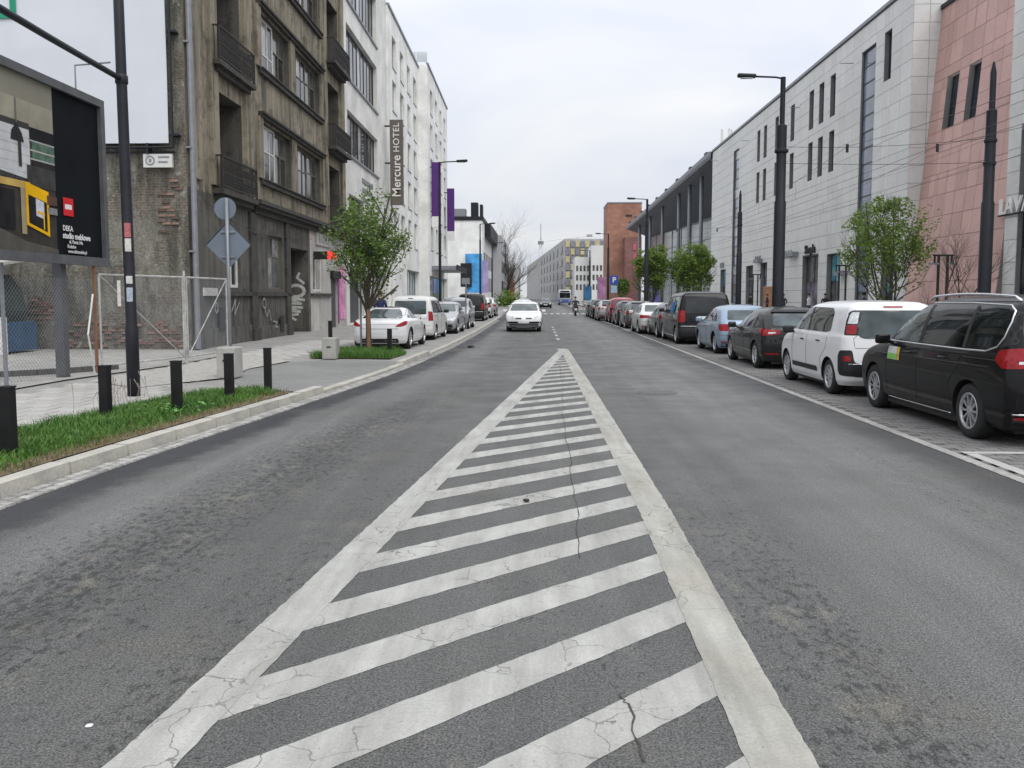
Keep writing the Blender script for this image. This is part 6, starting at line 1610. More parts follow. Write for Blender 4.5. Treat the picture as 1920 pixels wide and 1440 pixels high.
MB().box(-2, 12, 690, 710, 0, 22).build('base_building', FAR, mast)
cr_ = thing('tower_crane', 'pale tower crane jib far above the chequered block', 'crane', (26, 620, 0))
MB().box(27, 28, 620, 621, 0, 44).build('tower', M['white'], cr_); MB().tube([(4, 620, 41), (38, 620, 45)], .28, 6).build('jib', M['white'], cr_); MB().box(34, 38, 619, 622, 44, 45.6).build('counterweight', M['concrete'], cr_)
# ================================================================== street furniture
# black square bollards
def bollard(loc, label, h=.69):
    t = thing('bollard', label, 'bollard', loc, R(random.uniform(-6, 6)), 'black bollards along the verge')
    w = .059
    bm = rbox(w * 2, w * 2, h, .008, 2)
    for v in bm.verts: v.co.z += h / 2
    for f in bm.faces: f.smooth = False
    me = bpy.data.meshes.new('post'); bm.to_mesh(me); bm.free(); me.materials.append(BOLM); link('post', me, t)
    MB().box(-w - .004, w + .004, -w - .004, w + .004, h, h + .018).build('cap', M['steel_dark'], t, keep=False)
    return t
BOLM = pm('bollard_paint', (.009, .009, .010), .55, .4, 5, fine=.3, bs=.15, spec=.3)
for (x, y, lb) in ((-5.17, 8.20, 'black square bollard nearest the camera at the picture edge'), (-5.50, 10.75, 'black square bollard in long grass before the dark street pole'), (-4.92, 11.55, 'black square bollard beside the pale broad-leaved weeds'), (-4.74, 13.05, 'black square bollard in front of the grey sign post'), (-4.60, 14.50, 'black square bollard at the end of the verge by the driveway')):
    bollard((x, y, .125), lb)
bollard((-4.02, 23.2, .13), 'black square bollard in the tree verge before the white coupe')
bollard((-6.6, 27.2, .12), 'black bollard standing by the pavement near the shop door', .8)
def slabblock(name, label, x0, x1, y0, y1, z0, z1):
    bm = rbox(x1 - x0, y1 - y0, z1 - z0, .025, 2)
    for f in bm.faces: f.smooth = False
    me = bpy.data.meshes.new(name); bm.to_mesh(me); bm.free(); me.materials.append(M['concrete'])
    t = thing(name, label, 'block', ((x0 + x1) / 2, (y0 + y1) / 2, z0)); o = link('block', me, t); o.location = (0, 0, (z1 - z0) / 2)
    MB().box(-.05, .05, -(y1 - y0) / 2 - .012, -(y1 - y0) / 2 + .002, (z1 - z0) * .55, (z1 - z0) * .62).build('lifting_slot', M['soot'], t, keep=False)
slabblock('concrete_block', 'pale concrete block standing behind the grey sign post', -6.2, -5.85, 16.4, 16.9, .12, .72)
slabblock('concrete_block', 'pale concrete block at the far corner of the driveway', -5.45, -5.1, 21.55, 22.0, .12, .66)

# tall dark pole with an arm running along the street
pole = thing('street_pole', 'tall dark steel pole with a horizontal pipe arm and stickers', 'pole', (-6.42, 13.45, .1))
MB().tube([(-6.42, 13.45, .1), (-6.42, 13.45, 1.2), (-6.42, 13.45, 1.25), (-6.44, 13.45, 5.0), (-6.46, 13.45, 11.5)], [.10, .10, .086, .080, .066], 14).build('shaft', M['steel_dark'], pole, smooth=True)
MB().tube([(-6.44, 13.45, 5.04), (-6.45, 11.5, 5.10), (-6.47, 9.0, 5.2), (-6.5, 5.5, 5.35)], [.042, .045, .05, .052], 12).build('arm', M['steel_dark'], pole, smooth=True)
MB().lathe([(.08, 0), (.095, .02), (.095, .13), (.08, .15)], (-6.44, 13.45, 4.96), n=16).build('arm_collar', M['steel_dark'], pole, smooth=True)
STK = pm('paper_sticker', (.58, .57, .54), .7, .2, 18); STR = pm('red_sticker', (.42, .12, .13), .6, .4, 30)
for (z0, z1, mt, w) in ((2.62, 2.84, STR, .05), (2.40, 2.60, STK, .05), (1.90, 2.02, STK, .045), (1.62, 1.84, pm('blue_sticker', (.35, .40, .47), .6, .3, 20), .04)):
    P = [(-6.43 + .091 * math.sin(R(a)), 13.45 - .091 * math.cos(R(a))) for a in range(-5, 56, 12)] if mt is not None else []
    q = MB()
    for (a, b) in zip(P, P[1:]): q.quad((a[0], a[1], z0), (b[0], b[1], z0), (b[0], b[1], z1), (a[0], a[1], z1))
    q.build('sticker', mt, pole, recalc=False)
MB().box(-6.57, -6.52, 13.33, 13.35, 1.55, 1.95).build('notice', STK, pole)

# traffic signs seen from behind
sg = thing('traffic_sign', 'grey post with a diamond and a round sign seen from behind', 'sign', (-6.10, 16.9, .1))
MB().tube([(-6.10, 16.9, .1), (-6.10, 16.9, 3.62)], .034, 12).build('post', M['steel_grey'], sg, smooth=True)
SGB = pm('sign_back_grey', (.155, .19, .235), .55, .08, 2, fine=.05)
def plate_poly(pts, y, mat, name, parent, th=.012):
    F = lambda u, d, z: (u, y + d, z)
    q = MB().prism(pts, F, -th / 2, th / 2); o = q.build(name, mat, parent); return o
dm = plate_poly(roundpoly([(-6.10, 2.26), (-5.65, 2.72), (-6.10, 3.18), (-6.55, 2.72)], .05), 16.96, SGB, 'diamond_sign', sg)
q = MB()
for a, b in (((-6.54, 2.72), (-6.10, 3.17)), ((-6.10, 3.17), (-5.66, 2.72))): q.tube([(a[0], 16.955, a[1]), (b[0], 16.955, b[1])], .010, 5)
q.build('sign_rim', M['steel_dark'], dm)
plate_poly(ring(-6.15, 3.42, .215, .215, 28)[:-1], 16.96, SGB, 'round_sign', sg)
q = MB()
for z in (2.46, 2.95): q.box(-6.24, -5.96, 16.925, 16.95, z, z + .035)
q.build('clamp', M['steel_grey'], sg)
# thin post by the parked cars on the left
tp = thing('sign_post', 'thin grey post standing between the silver car and the black van', 'post', (-3.55, 42.2, .1)); MB().tube([(-3.55, 42.2, .1), (-3.55, 42.2, 2.6)], .035, 8).build('post', M['steel_grey'], tp); MB().box(-3.75, -3.35, 42.16, 42.18, 2.3, 2.6).build('plate', M['steel_grey'], tp)

# wire fence and gate
fen = thing('wire_fence', 'sagging wire mesh fence in front of the yard by the billboard', 'fence', (-9.05, 15, .1))
def mesh_panel(parent, A, B, z0, z1, sp=.09, r=.0026, mat=None):
    A, B = Vector(A), Vector(B); Lh = (B - A).length; t = (B - A).normalized(); H = z1 - z0; q = MB()
    n = int((Lh + H) / sp)
    for i in range(n):
        for s_ in (1, -1):
            u0 = -H + i * sp
            a0, a1 = max(0, u0), min(Lh, u0 + H)
            if a1 <= a0: continue
            za, zb = (a0 - u0, a1 - u0)
            if s_ < 0: za, zb = H - za, H - zb
            q.tube([A + t * a0 + Vector((0, 0, z0 + za)), A + t * a1 + Vector((0, 0, z0 + zb))], r, 3, caps=False)
    return setp(q.build('wire_mesh', mat or M['steel_grey'], parent, recalc=False), kind='stuff')
fpts = [(-9.05, 17.4), (-9.2, 14.6), (-9.3, 11.8), (-9.4, 9.0)]
for i, (x, y) in enumerate(fpts): MB().tube([(x, y, .1), (x, y, 2.28 if i else 2.35)], .035, 8).build('post', M['steel_grey'] if i else M['wood'], fen)
for a, b in zip(fpts, fpts[1:]): mesh_panel(fen, (*a, 0), (*b, 0), .2, 2.05)
MB().tube([(-9.0, 17.2, .13), (-8.95, 16.9, .95), (-8.98, 17.2, 1.75)], .018, 6).build('loose_bar', M['white'], fen)
gate = thing('yard_gate', 'pale wire gate of two framed leaves with diagonal braces', 'gate', (-8.6, 20, .1))
GATEM = pm('gate_paint', (.40, .40, .385), .65, .3, 5, fine=.3)
def leaf(A, B, brace):
    A, B = Vector((*A, 0)), Vector((*B, 0)); z0, z1 = .28, 2.15; q = MB()
    P = lambda t, z: A + (B - A) * t + Vector((0, 0, z))
    for a, b in ((P(0, z0), P(0, z1)), (P(1, z0), P(1, z1)), (P(0, z1), P(1, z1)), (P(0, z0), P(1, z0))): q.tube([a, b], .022, 6)
    q.tube([P(0, z1), P(1, z0)] if brace else [P(0, z0), P(1, z1)], .014, 6)
    o = q.build('gate_leaf', GATEM, gate); mesh_panel(o, A, B, z0, z1, .08, .0022); return o
leaf((-9.0, 17.5), (-8.35, 20.1), True); leaf((-8.30, 20.2), (-8.15, 22.4), False)
for (x, y) in ((-8.33, 20.15), (-8.13, 22.5)): MB().tube([(x, y, .1), (x, y, 2.3)], .028, 8).build('gate_post', GATEM, gate)
MB().box(-8.30, -8.26, 21.2, 22.1, 1.72, 1.92).build('notice_board', STK, gate)

# billboard parallel to the street
bb = thing('billboard', 'large framed billboard with a kitchen poster over the yard fence', 'billboard', (-9.2, 16.3, .1))
FB = lambda u, d, z: (-9.03 + d, u, z)      # u = distance along the street
BZ0, BZ1, BU0, BU1 = 2.32, 5.72, 11.7, 17.95
m = MB(); m.fbox(FB, BU0, BU1, -.14, .05, BZ0, BZ0 + .17); m.fbox(FB, BU0, BU1, -.14, .05, BZ1 - .15, BZ1); m.fbox(FB, BU1 - .15, BU1, -.14, .052, BZ0 + .17, BZ1 - .15); m.fbox(FB, BU0, BU0 + .15, -.14, .052, BZ0 + .17, BZ1 - .15); m.fbox(FB, BU0 + .15, BU1 - .15, -.14, -.05, BZ0 + .17, BZ1 - .15)
m.build('frame', pm('billboard_frame', (.095, .098, .105), .6, .2, 3, spec=.3), bb)
for u in (13.2, 16.45): MB().box(-9.32, -9.14, u - .09, u + .09, .1, BZ1 - .4).build('post', bpy.data.materials['billboard_frame'], bb)
MB().tube([(-9.0, 16.9, BZ1), (-9.0, 16.9, BZ1 + .45), (-8.3, 16.9, BZ1 + .5)], .018, 6).build('lamp_bracket', M['steel_grey'], bb)
# the poster: flat printed shapes on the sheet
pu0, pu1, pz0, pz1 = BU0 + .15, BU1 - .15, BZ0 + .17, BZ1 - .15
post = MB().fbox(FB, pu0, pu1, -.05, -.03, pz0, pz1).build('poster', pm('poster_dark', (.007, .009, .011), .85, .25, 1.5, spec=.12), bb)
lay = [0]
def pr(pts, mat, name='print'):
    lay[0] += 1; d = -.029 + lay[0] * .0007
    return MB().poly([FB(pu1 - a * (pu1 - pu0), d, pz0 + b * (pz1 - pz0)) for a, b in pts]).build(name, mat, post, recalc=False)
K = lambda n, c, var=.2, s=2.0: pm('print_' + n, c, .85, var, s, spec=.1)
def rect(a0, a1, b0, b1): return [(a0, b0), (a1, b0), (a1, b1), (a0, b1)]
# a: 0 at the right end; b: 0 at the bottom
pr(rect(.28, 1, 0, 1), K('room', (.05, .046, .04), .4))
pr(rect(.28, 1, .84, 1), K('ceiling', (.24, .23, .185), .12, .8)); pr(rect(.28, 1, .70, .86), K('ceiling_edge', (.30, .28, .22), .2))
pr(rect(.41, 1, .42, .70), K('tiles', (.52, .53, .54), .12, 4)); pr(rect(.41, 1, .70, .735), K('rail', (.05, .05, .05)))
for i in range(5): pr(rect(.41, 1, .45 + i * .05, .452 + i * .05), K('tile_line', (.35, .35, .36)))
pr(rect(.28, .41, .64, .72), K('shelf_back', (.02, .02, .022))); pr(rect(.28, .40, .54, .645), K('shelf_lit', (.10, .16, .12), .4, 6)); pr(rect(.28, .40, .50, .54), K('shelf_dark', (.03, .03, .03)))
for b in (.535, .585, .64): pr(rect(.28, .41, b, b + .008), K('shelf_line', (.40, .40, .39)))
pr(rect(.28, .43, .38, .50), K('cabinet', (.055, .055, .055), .3, 5))
pr([(.44, .62), (.505, .62), (.50, .67), (.475, .72), (.45, .67)], K('lampshade', (.03, .03, .032), .5, 30)); pr(rect(.472, .478, .72, .86), K('lamp_cord', (.15, .15, .14))); pr(rect(.455, .47, .48, .62), K('stem', (.05, .05, .05))); pr(rect(.57, .585, .45, .72), K('post_dark', (.06, .06, .06)))
pr([(.45, .42), (.6, .44), (.8, .42), (1, .43), (1, .40), (.45, .39)], K('things', (.05, .05, .05), .8, 25)); pr(rect(.62, .9, .54, .62), K('green_plant', (.25, .42, .10), .5, 8))
pr([(.40, .36), (1, .36), (1, .40), (.42, .40)], K('worktop', (.48, .33, .10))); pr([(.445, .10), (.47, .10), (.47, .36), (.445, .36)], K('counter_leg', (.33, .27, .17)))
pr([(.28, .0), (1, .0), (1, .09), (.6, .13), (.45, .06), (.28, .03)], K('floor', (.10, .093, .08), .3)); pr(rect(.5, 1, .12, .34), K('counter_front', (.018, .018, .02), .5))
YL = K('yellow', (.75, .42, .01), .15)
pr([(.325, .365), (.445, .40), (.445, .155), (.325, .10)], YL); pr([(.337, .30), (.433, .33), (.433, .168), (.337, .125)], K('stage_dark', (.02, .02, .022), .5)); pr([(.352, .30), (.395, .315), (.395, .215), (.352, .20)], K('stage_white', (.55, .56, .60), .2, 9)); pr([(.35, .235), (.39, .245), (.39, .232), (.35, .222)], YL); pr([(.352, .235), (.358, .235), (.358, .14), (.352, .14)], YL)
pr(rect(.28, .335, .29, .345), K('brown_shelf', (.11, .06, .045))); pr(rect(.28, .33, .235, .275), K('grey_box', (.22, .22, .22), .3, 8))
pr(rect(.185, .245, .245, .355), K('red_logo', (.62, .03, .04), .05), 'logo'); pr(rect(.195, .235, .285, .315), K('logo_white', (.72, .72, .72), .2, 40))
WT = K('text_white', (.66, .66, .66), .05)
def ptext(s, size, a, b, bold=.0):
    lay[0] += 1; u = pu1 - a * (pu1 - pu0); z = pz0 + b * (pz1 - pz0); me = text_mesh(s, size, .0008, WT, 1.0, bold)
    o = link('poster_text', me, post, True); o.location = FB(u, -.0, z); o.rotation_euler = (R(90), 0, R(90)); return o
ptext('DEKA', .14, .224, .165, .004); ptext('studio meblowe', .155, .171, .12, .006); ptext('ul. Pawia 34a', .095, .178, .085, .002); ptext('Kraków', .095, .205, .055, .002); ptext('www.dekameble.pl', .09, .170, .025, .002)

# market stall behind the fence
stl = thing('covered_stall', 'tarpaulin-covered market stall with blue base behind the wire fence', 'stall', (-15.4, 23.2, .14))
m = MB(); m.box(-17.5, -14.35, 22.5, 24.3, .2, 1.0); m.build('base', pm('stall_blue', (.03, .085, .17), .6, .2, 3), stl)
m = MB(); P = []
for i in range(13):
    x = -17.5 + 2.9 * i / 12
    P.append((x, .95 + .03 * math.sin(i * 2.1)))
q = MB(); F = lambda u, d, z: (u, 22.45 - d, z); q.prism([(-17.4, 1.0), (-14.6, 1.0), (-14.55, 1.3), (-14.7, 1.9), (-15.0, 2.3), (-17.4, 2.3)], lambda u, d, z: (u, 22.5 + d, z), 0, 1.7); q.build('tarpaulin', pm('tarpaulin_green', (.035, .05, .045), .7, .35, 2, bs=.6, bscale=4), stl)
m = MB(); m.corners([(-17.8, 21.9, 2.42), (-14.3, 21.9, 2.42), (-14.3, 24.4, 2.75), (-17.8, 24.4, 2.75), (-17.8, 21.9, 2.5), (-14.3, 21.9, 2.5), (-14.3, 24.4, 2.83), (-17.8, 24.4, 2.83)])
for i in range(10): x = -17.8 + i * .35; m.prism([(x, 2.42), (x + .35, 2.42), (x + .26, 2.24), (x + .09, 2.24)], lambda u, d, z: (u, 21.9 + d, z), -.01, .01)
m.build('canopy', pm('canopy_white', (.42, .42, .38), .8, .2, 3), stl)
m = MB(); m.prism([(-15.25, 2.4), (-14.4, 2.4), (-14.42, 1.9), (-14.75, 1.35), (-15.0, 1.6)], lambda u, d, z: (u, 21.95 + d, z), -.02, .02); m.build('hanging_cloth', pm('hanging_cloth', (.26, .26, .245), .8, .2, 4), stl)
m = MB(); m.box(-14.3, -14.12, 22.4, 22.55, .15, 1.15); m.build('leg', M['white'], stl)
for x in (-17.2, -15.0): MB().lathe([(0, -.08), (.2, -.08), (.22, -.05), (.22, .05), (.2, .08), (0, .08)], (x, 22.6, .34), 'y', 18).build('wheel', M['rubber'], stl)

# ---- street lamps
def lamp(name, label, loc, h, arm, r0, r1, group, ring_z=None, thick=None):
    t = thing(name, label, 'street lamp', loc, 0, group); x, y, z = loc
    zb = thick or h * .62
    MB().tube([(x, y, z), (x, y, zb), (x, y, zb + .05), (x, y, h - 1.6), (x, y, h - 1.55), (x, y, h)], [r0, r0, r0 * .86, r0 * .84, r1, r1], 16).build('post', M['steel_dark'], t, smooth=False)
    smooth_angle(t.children[0].data, 40)
    s = 1 if arm > 0 else -1
    MB().tube([(x, y, h - .05), (x + arm * .2, y, h), (x + arm * .75, y, h + .03)], .032, 8).build('arm', M['steel_dark'], t, smooth=True)
    bm = rbox(.62, .22, .13, .05)
    for v in bm.verts:
        k = .5 - s * v.co.x / .62; v.co.z += .03 * (1 - k); v.co.x += x + arm * .75 + s * .28; v.co.y += y; v.co.z += h + .04
    me = bpy.data.meshes.new('lamp_head'); bm.to_mesh(me); bm.free(); me.materials.append(M['steel_dark']); hd = link('lamp_head', me, t, True)
    cx = x + arm * .75 + s * .28
    MB().box(cx - .2, cx + .2, y - .08, y + .08, h - .035, h - .02).build('lens', M['clearlamp'], hd)
    for zr in (ring_z or []):
        MB().lathe([(r0 + .02, 0), (r0 + .035, .02), (r0 + .035, .09), (r0 + .02, .11)], (x, y, zr), n=16).build('band', M['steel_dark'], t)
    MB().lathe([(r0 + .09, 0), (r0 + .09, .12), (r0 + .0, .2)], (x, y, z), n=16).build('foot', M['steel_dark'], t)
    return t
GL = 'tram-side street lamps'
lamp('street_lamp', 'tall thick dark street lamp between the black hatchback and the mall', (8.2, 30, .12), 9.05, -1.25, .195, .085, GL, (6.55,), 4.9)
lamp('street_lamp', 'dark street lamp at the corner of the canopy roof', (8.2, 66.5, .12), 9.05, -1.25, .17, .085, GL, (), 4.9)
lamp('street_lamp', 'thin far street lamp in front of the brick tower', (8.2, 103, .12), 9.05, -1.25, .15, .08, GL)
lamp('street_lamp', 'farthest street lamp on the tram side', (8.2, 140, .12), 9.05, -1.25, .15, .08, GL)
GLL = 'street lamps along the left kerb'
l1 = lamp('street_lamp', 'dark street lamp standing before the upper violet banner', (-5.5, 48.3, .12), 9.1, 1.3, .08, .055, GLL)
lamp('street_lamp', 'grey street lamp in front of the white block with black attic', (-6.0, 89, .12), 9.1, 1.3, .10, .06, GLL)
lamp('street_lamp', 'farther grey street lamp before the grey flat-roofed block', (-6.5, 121, .12), 9.1, 1.3, .10, .06, GLL)
def tram_pole(label, x, y, rings):
    t = thing('tram_pole', label, 'pole', (x, y, .12), 0, 'tram wire poles by the mall')
    MB().tube([(x, y, .12), (x, y, 4.85), (x, y, 4.9), (x, y, 7.9), (x, y, 7.95), (x, y, 9.15), (x, y, 9.5)], [.21, .205, .175, .165, .10, .095, .03], 16).build('shaft', M['steel_dark'], t); smooth_angle(t.children[0].data, 40)
    for z in rings: MB().lathe([(.185, 0), (.205, .02), (.205, .10), (.185, .12)], (x, y, z), n=16).build('band', M['steel_dark'], t)
    return t
tram_pole('thick dark tram pole at the edge of the red leaning wall', 15.15, 30, (6.85, 6.1)); tram_pole('slim dark tram pole farther along the mall front', 14.85, 65, (6.9,)); 
# overhead wires
wires = thing('tram_wires', 'sagging overhead tram wires strung between the poles', 'wires', (12, 40, 5.5))
def wire(pts, r=.010, name='wire'): return MB().tube(pts, r * .65, 4, caps=False).build(name, M['black'], wires, recalc=False)
def sag(a, b, s, n=14): return [tuple(Vector(a) + (Vector(b) - Vector(a)) * (i / n) - Vector((0, 0, s * 4 * (i / n) * (1 - i / n)))) for i in range(n + 1)]
for (ya, yb) in ((-6, 30), (30, 65), (65, 101), (101, 140)):
    for x in (10.4, 13.4):
        wire(sag((x, ya, 6.75), (x, yb, 6.75), .75), .011, 'carrier_wire'); wire([(x, ya, 5.62), (x, yb, 5.62)], .010, 'contact_wire')
        for k in range(1, 6):
            t = k / 6; y = ya + (yb - ya) * t; z = 6.75 - .75 * 4 * t * (1 - t); wire([(x, y, z), (x, y, 5.62)], .006, 'dropper')
for y in (30, 66):
    wire(sag((8.3, y, 6.75), (15.0, y, 7.0), .12), .012, 'span_wire'); wire(sag((8.3, y, 6.2), (15.0, y, 6.2), .05), .012, 'span_wire')
    for x in (10.4, 13.4): MB().tube([(x, y, 6.55), (x, y, 6.82)], .05, 8).build('insulator', M['black'], wires)
wire(sag((15.1, 30, 7.0), (21.9, 60, 9.5), .2), .008, 'stay_wire'); wire(sag((15.1, 30, 6.2), (21.9, 78, 8.6), .25), .008, 'stay_wire'); wire(sag((15.1, 30, 6.1), (22.3, 20, 9.0), .1), .009, 'stay_wire')
for (y, z) in ((62.8, 18.0), (75.2, 17.6), (93, 18.0), (108.5, 18.3)): MB().tube([(22, y, z), (21.1, y, z)], .03, 5).build('wall_bracket', M['steel_grey'], mall)

# twin-post lights in front of the mall
def twin(label, x, y):
    t = thing('twin_post_light', label, 'lamp', (x, y, .12), 0, 'twin-post lights before the mall')
    for dx_ in (-.18, .22): MB().box(x + dx_ - .045, x + dx_ + .045, y - .05, y + .05, .12, 3.52).build('post', M['iron'], t)
    MB().box(x - .42, x + .46, y - .06, y + .06, 3.52, 3.60).build('crossbar', M['steel_dark'], t)
    for s in (-1, 1): MB().box(x + .02 + s * .2 + (0 if s > 0 else -.42), x + .02 + s * .2 + (.42 if s > 0 else 0), y - .07, y + .07, 3.14, 3.22).build('lamp_bar', M['steel_grey'], t)
    for s in (-1, 1): MB().box(x + .02 + s * .38 - .03, x + .02 + s * .38 + .03, y - .04, y + .04, 3.22, 3.52).build('hanger', M['steel_dark'], t)
twin('dark twin-post light in front of the red leaning wall', 18.3, 40); twin('dark twin-post light before the teal shop window', 18.3, 53); twin('twin-post light beyond the tall tram lamp', 18.3, 74)

# ---- signs far right, blue banners
ps = thing('parking_sign', 'blue parking sign with a white P on a post by the brick tower', 'sign', (8.3, 96, .12))
MB().tube([(8.3, 96, .1), (8.3, 96, 3.9)], .04, 8).build('post', M['steel_grey'], ps)
MB().box(7.85, 8.75, 95.9, 95.95, 3.0, 4.0).build('board', pm('sign_blue', (.02, .07, .33), .5, .1, 4), ps)
place_text('lettering', ps, 'P', .8, (8.3, 95.88, 3.5), (R(90), 0, 0), WHT, .006, 1, .02)
MB().box(7.95, 8.65, 95.9, 95.95, 2.1, 2.9).build('lower_board', pm('sign_paleblue', (.30, .42, .55), .5, .2, 6), ps)
for (x, y, z0, z1, c, lb) in ((6.2, 110, 1.2, 3.0, (.03, .13, .26), 'dark blue street banner left of the parking sign'), (8.1, 112, 1.0, 4.2, (.35, .16, .30), 'pink and violet street banner beside the parking sign'), (15.0, 112, .6, 3.4, (.10, .09, .30), 'violet banner stand under the distant trees')):
    t = thing('street_banner', lb, 'banner', (x, y, .1)); MB().box(x - .5, x + .5, y, y + .06, z0, z1).build('cloth', pm('banner_%d' % int(x * 10), c, .6, .4, 1.2), t); MB().tube([(x - .55, y, .1), (x - .55, y, z1 + .2)], .04, 6).build('post', M['steel_grey'], t)

# ================================================================== trees
def leaf_mat(name, a, b_):
    m, N, L, b = nmat(name)
    oi = N.new('ShaderNodeNewGeometry')
    c = ramp(N, L, oi.outputs['Random Per Island'], a, b_, 0, 1)
    L.new(c, b.inputs['Base Color']); b.inputs['Roughness'].default_value = .5
    tr = N.new('ShaderNodeBsdfTranslucent'); L.new(c, tr.inputs[0]); mxs = N.new('ShaderNodeMixShader'); mxs.inputs[0].default_value = .45
    o = [n for n in N if n.type == 'OUTPUT_MATERIAL'][0]; L.new(b.outputs[0], mxs.inputs[1]); L.new(tr.outputs[0], mxs.inputs[2]); L.new(mxs.outputs[0], o.inputs[0])
    return m
LEAF = leaf_mat('young_leaf', (.07, .15, .018), (.26, .36, .08)); LEAFD = leaf_mat('darker_leaf', (.055, .12, .018), (.21, .31, .07)); BARK = pm('bark', (.07, .058, .045), .9, .35, 6, stretch=(3, 3, .6), bs=.5)
def tree(label, loc, h, trunk_h, rx, n_leaf, seed, leafm, stems=1, leaf_s=.05, name='street_tree', bare=False, lean=0, zbias=1.0, group=None):
    r = random.Random(seed); t = thing(name, label, 'tree', loc, 0, group)
    m = MB(); ends = []
    cz = (trunk_h + h) / 2; rz = (h - trunk_h) / 2
    def branch(p, d, ln, rad, depth):
        pts = [p]; rs = [rad]; q = Vector(p); d = Vector(d).normalized()
        n = 5
        for i in range(n):
            d = (d + Vector((r.gauss(0, .13), r.gauss(0, .13), r.gauss(.03, .08)))).normalized()
            q2 = q + d * ln / n
            if not bare and ((q2.x - lean * q2.z) / rx) ** 2 + (q2.y / rx) ** 2 + ((q2.z - cz) / rz) ** 2 > 1.0 and q2.z > trunk_h: break
            q = q2; pts.append(q.copy()); rs.append(rad * (1 - .62 * (i + 1) / n))
            if depth < (4 if h > 9 else 3) and i >= (1 if depth else 2):
                for _ in range(2 if depth < 2 else 1):
                    a = r.uniform(0, 6.283); sp = r.uniform(.45, 1.0)
                    dd = (d + Vector((math.cos(a) * sp, math.sin(a) * sp, r.uniform(-.05, .45)))).normalized()
                    branch(q, dd, ln * r.uniform(.48, .7), rs[-1] * .62, depth + 1)
            if depth >= 1 or i > 2: ends.append((q.copy(), depth))
        if len(pts) > 1: m.tube(pts, rs, 6 if depth < 2 else 4, caps=False)
    for s in range(stems):
        a = 6.283 * s / stems + r.uniform(-.3, .3); off = .12 if stems > 1 else 0
        d = Vector((math.cos(a) * .22 + lean, math.sin(a) * .22, 1)) if stems > 1 else Vector((lean, 0, 1))
        base = Vector((math.cos(a) * off, math.sin(a) * off, 0)); rt_ = (.055 if stems > 1 else .075) if h < 9 else .24
        top = base + d.normalized() * trunk_h
        m.tube([base, base + (top - base) * .5 + Vector((r.gauss(0, .03), r.gauss(0, .03), 0)), top], [rt_ * 1.25, rt_, rt_ * .85], 8, caps=False)
        branch(top, d, (h - trunk_h) * .92, rt_ * .85, 0)
        for k in range(9 if stems == 1 else 4):
            aa = 2.4 * k + r.uniform(-.4, .4); branch(base + (top - base) * r.uniform(.8, 1.0), (math.cos(aa) * .8, math.sin(aa) * .8, .55 + .22 * k), rx * 1.5, rt_ * .5, 1)
    m.build('trunk', BARK, t, smooth=True, recalc=False, keep=False)
    if bare: return t
    lm = MB(); tries = 0; cnt = 0
    ok = [e for e in ends if e[0].z > trunk_h * .85]
    while cnt < n_leaf and tries < n_leaf * 12:
        tries += 1
        e, dp = r.choice(ok); p = e + Vector((r.gauss(0, .15), r.gauss(0, .15), r.gauss(0, .15))) * (rx / 1.1)
        k = ((p.x - lean * p.z) / rx) ** 2 + (p.y / rx) ** 2 + ((p.z - cz) / (rz * 1.04)) ** 2
        lim = .80 + .75 * noise.noise((p.x * 1.5 / rx + seed, p.y * 1.5 / rx, p.z * 1.5 / rx))
        if k > lim: continue
        if noise.noise((p.x * 3.4 / rx, p.y * 3.4 / rx + seed, p.z * 3.4 / rx)) < -.10: continue
        s = leaf_s * r.uniform(.6, 1.3); u = Vector((r.gauss(0, 1), r.gauss(0, 1), r.gauss(0, .6))).normalized(); w = u.orthogonal().normalized(); w = (w * math.cos(k * 9) + u.cross(w) * math.sin(k * 9)) * .48
        nrm = u.cross(w).normalized() * .12
        lm.add([p - u * s, p + w * s + nrm * s, p + u * s, p - w * s + nrm * s], [(0, 1, 2), (0, 2, 3)]); cnt += 1
    lm.build('crown', leafm, t, recalc=False, keep=False)
    return t
GT = 'young street trees'
tl = tree('young leafy tree tied to a wooden stake on the left pavement', (-4.74, 23.9, .13), 4.7, 1.25, 1.2, 6200, 8, LEAFD, 1, .052, group=GT)
sk = thing('tree_stake', 'reddish brown wooden stake beside the young left tree', 'stake', (-4.64, 23.5, .13)); MB().box(-4.68, -4.60, 23.46, 23.54, .13, 1.35).build('stake', M['wood'], sk); MB().tube([(-4.64, 23.5, 1.2), (-4.68, 23.85, 1.25)], .012, 5).build('tie', M['black'], sk)
MB().tube([(-4.98, 24.1, .12), (-4.98, 24.1, 2.2)], .03, 6).build('stake', M['steel_grey'], sk)
tree('multi-stemmed young tree in front of the mall by the red wall', (16.4, 41.5, .12), 6.4, 1.3, 2.3, 7000, 17, LEAF, 4, .082, group=GT)
tree('nearer of the two green trees before the canopy hall', (12.25, 70, .12), 6.2, 1.2, 2.1, 6500, 23, LEAF, 1, .12, group=GT)
tree('farther of the two green trees before the canopy hall', (9.35, 71, .12), 5.9, 1.2, 2.0, 6500, 31, LEAF, 1, .12, group=GT)
tree('small olive tree in front of the brick tower', (14.2, 150, .12), 5.0, 1.2, 1.8, 1200, 37, LEAF, 1, .2, group=GT)
tree('tall bare tree at the far left end of the street', (-6.2, 170, 0), 11.5, 2.5, 4.0, 0, 41, LEAF, 1, name='bare_tree', bare=True)
tree('second bare tree behind the first one far left', (-7.5, 200, 0), 9.6, 2.0, 3.5, 0, 43, LEAF, 1, name='bare_tree', bare=True)
sh = thing('far_shrub', 'yellow-green shrub at the far end of the left side', 'shrub', (-5.2, 150, .1)); lm = MB(); r = random.Random(3)
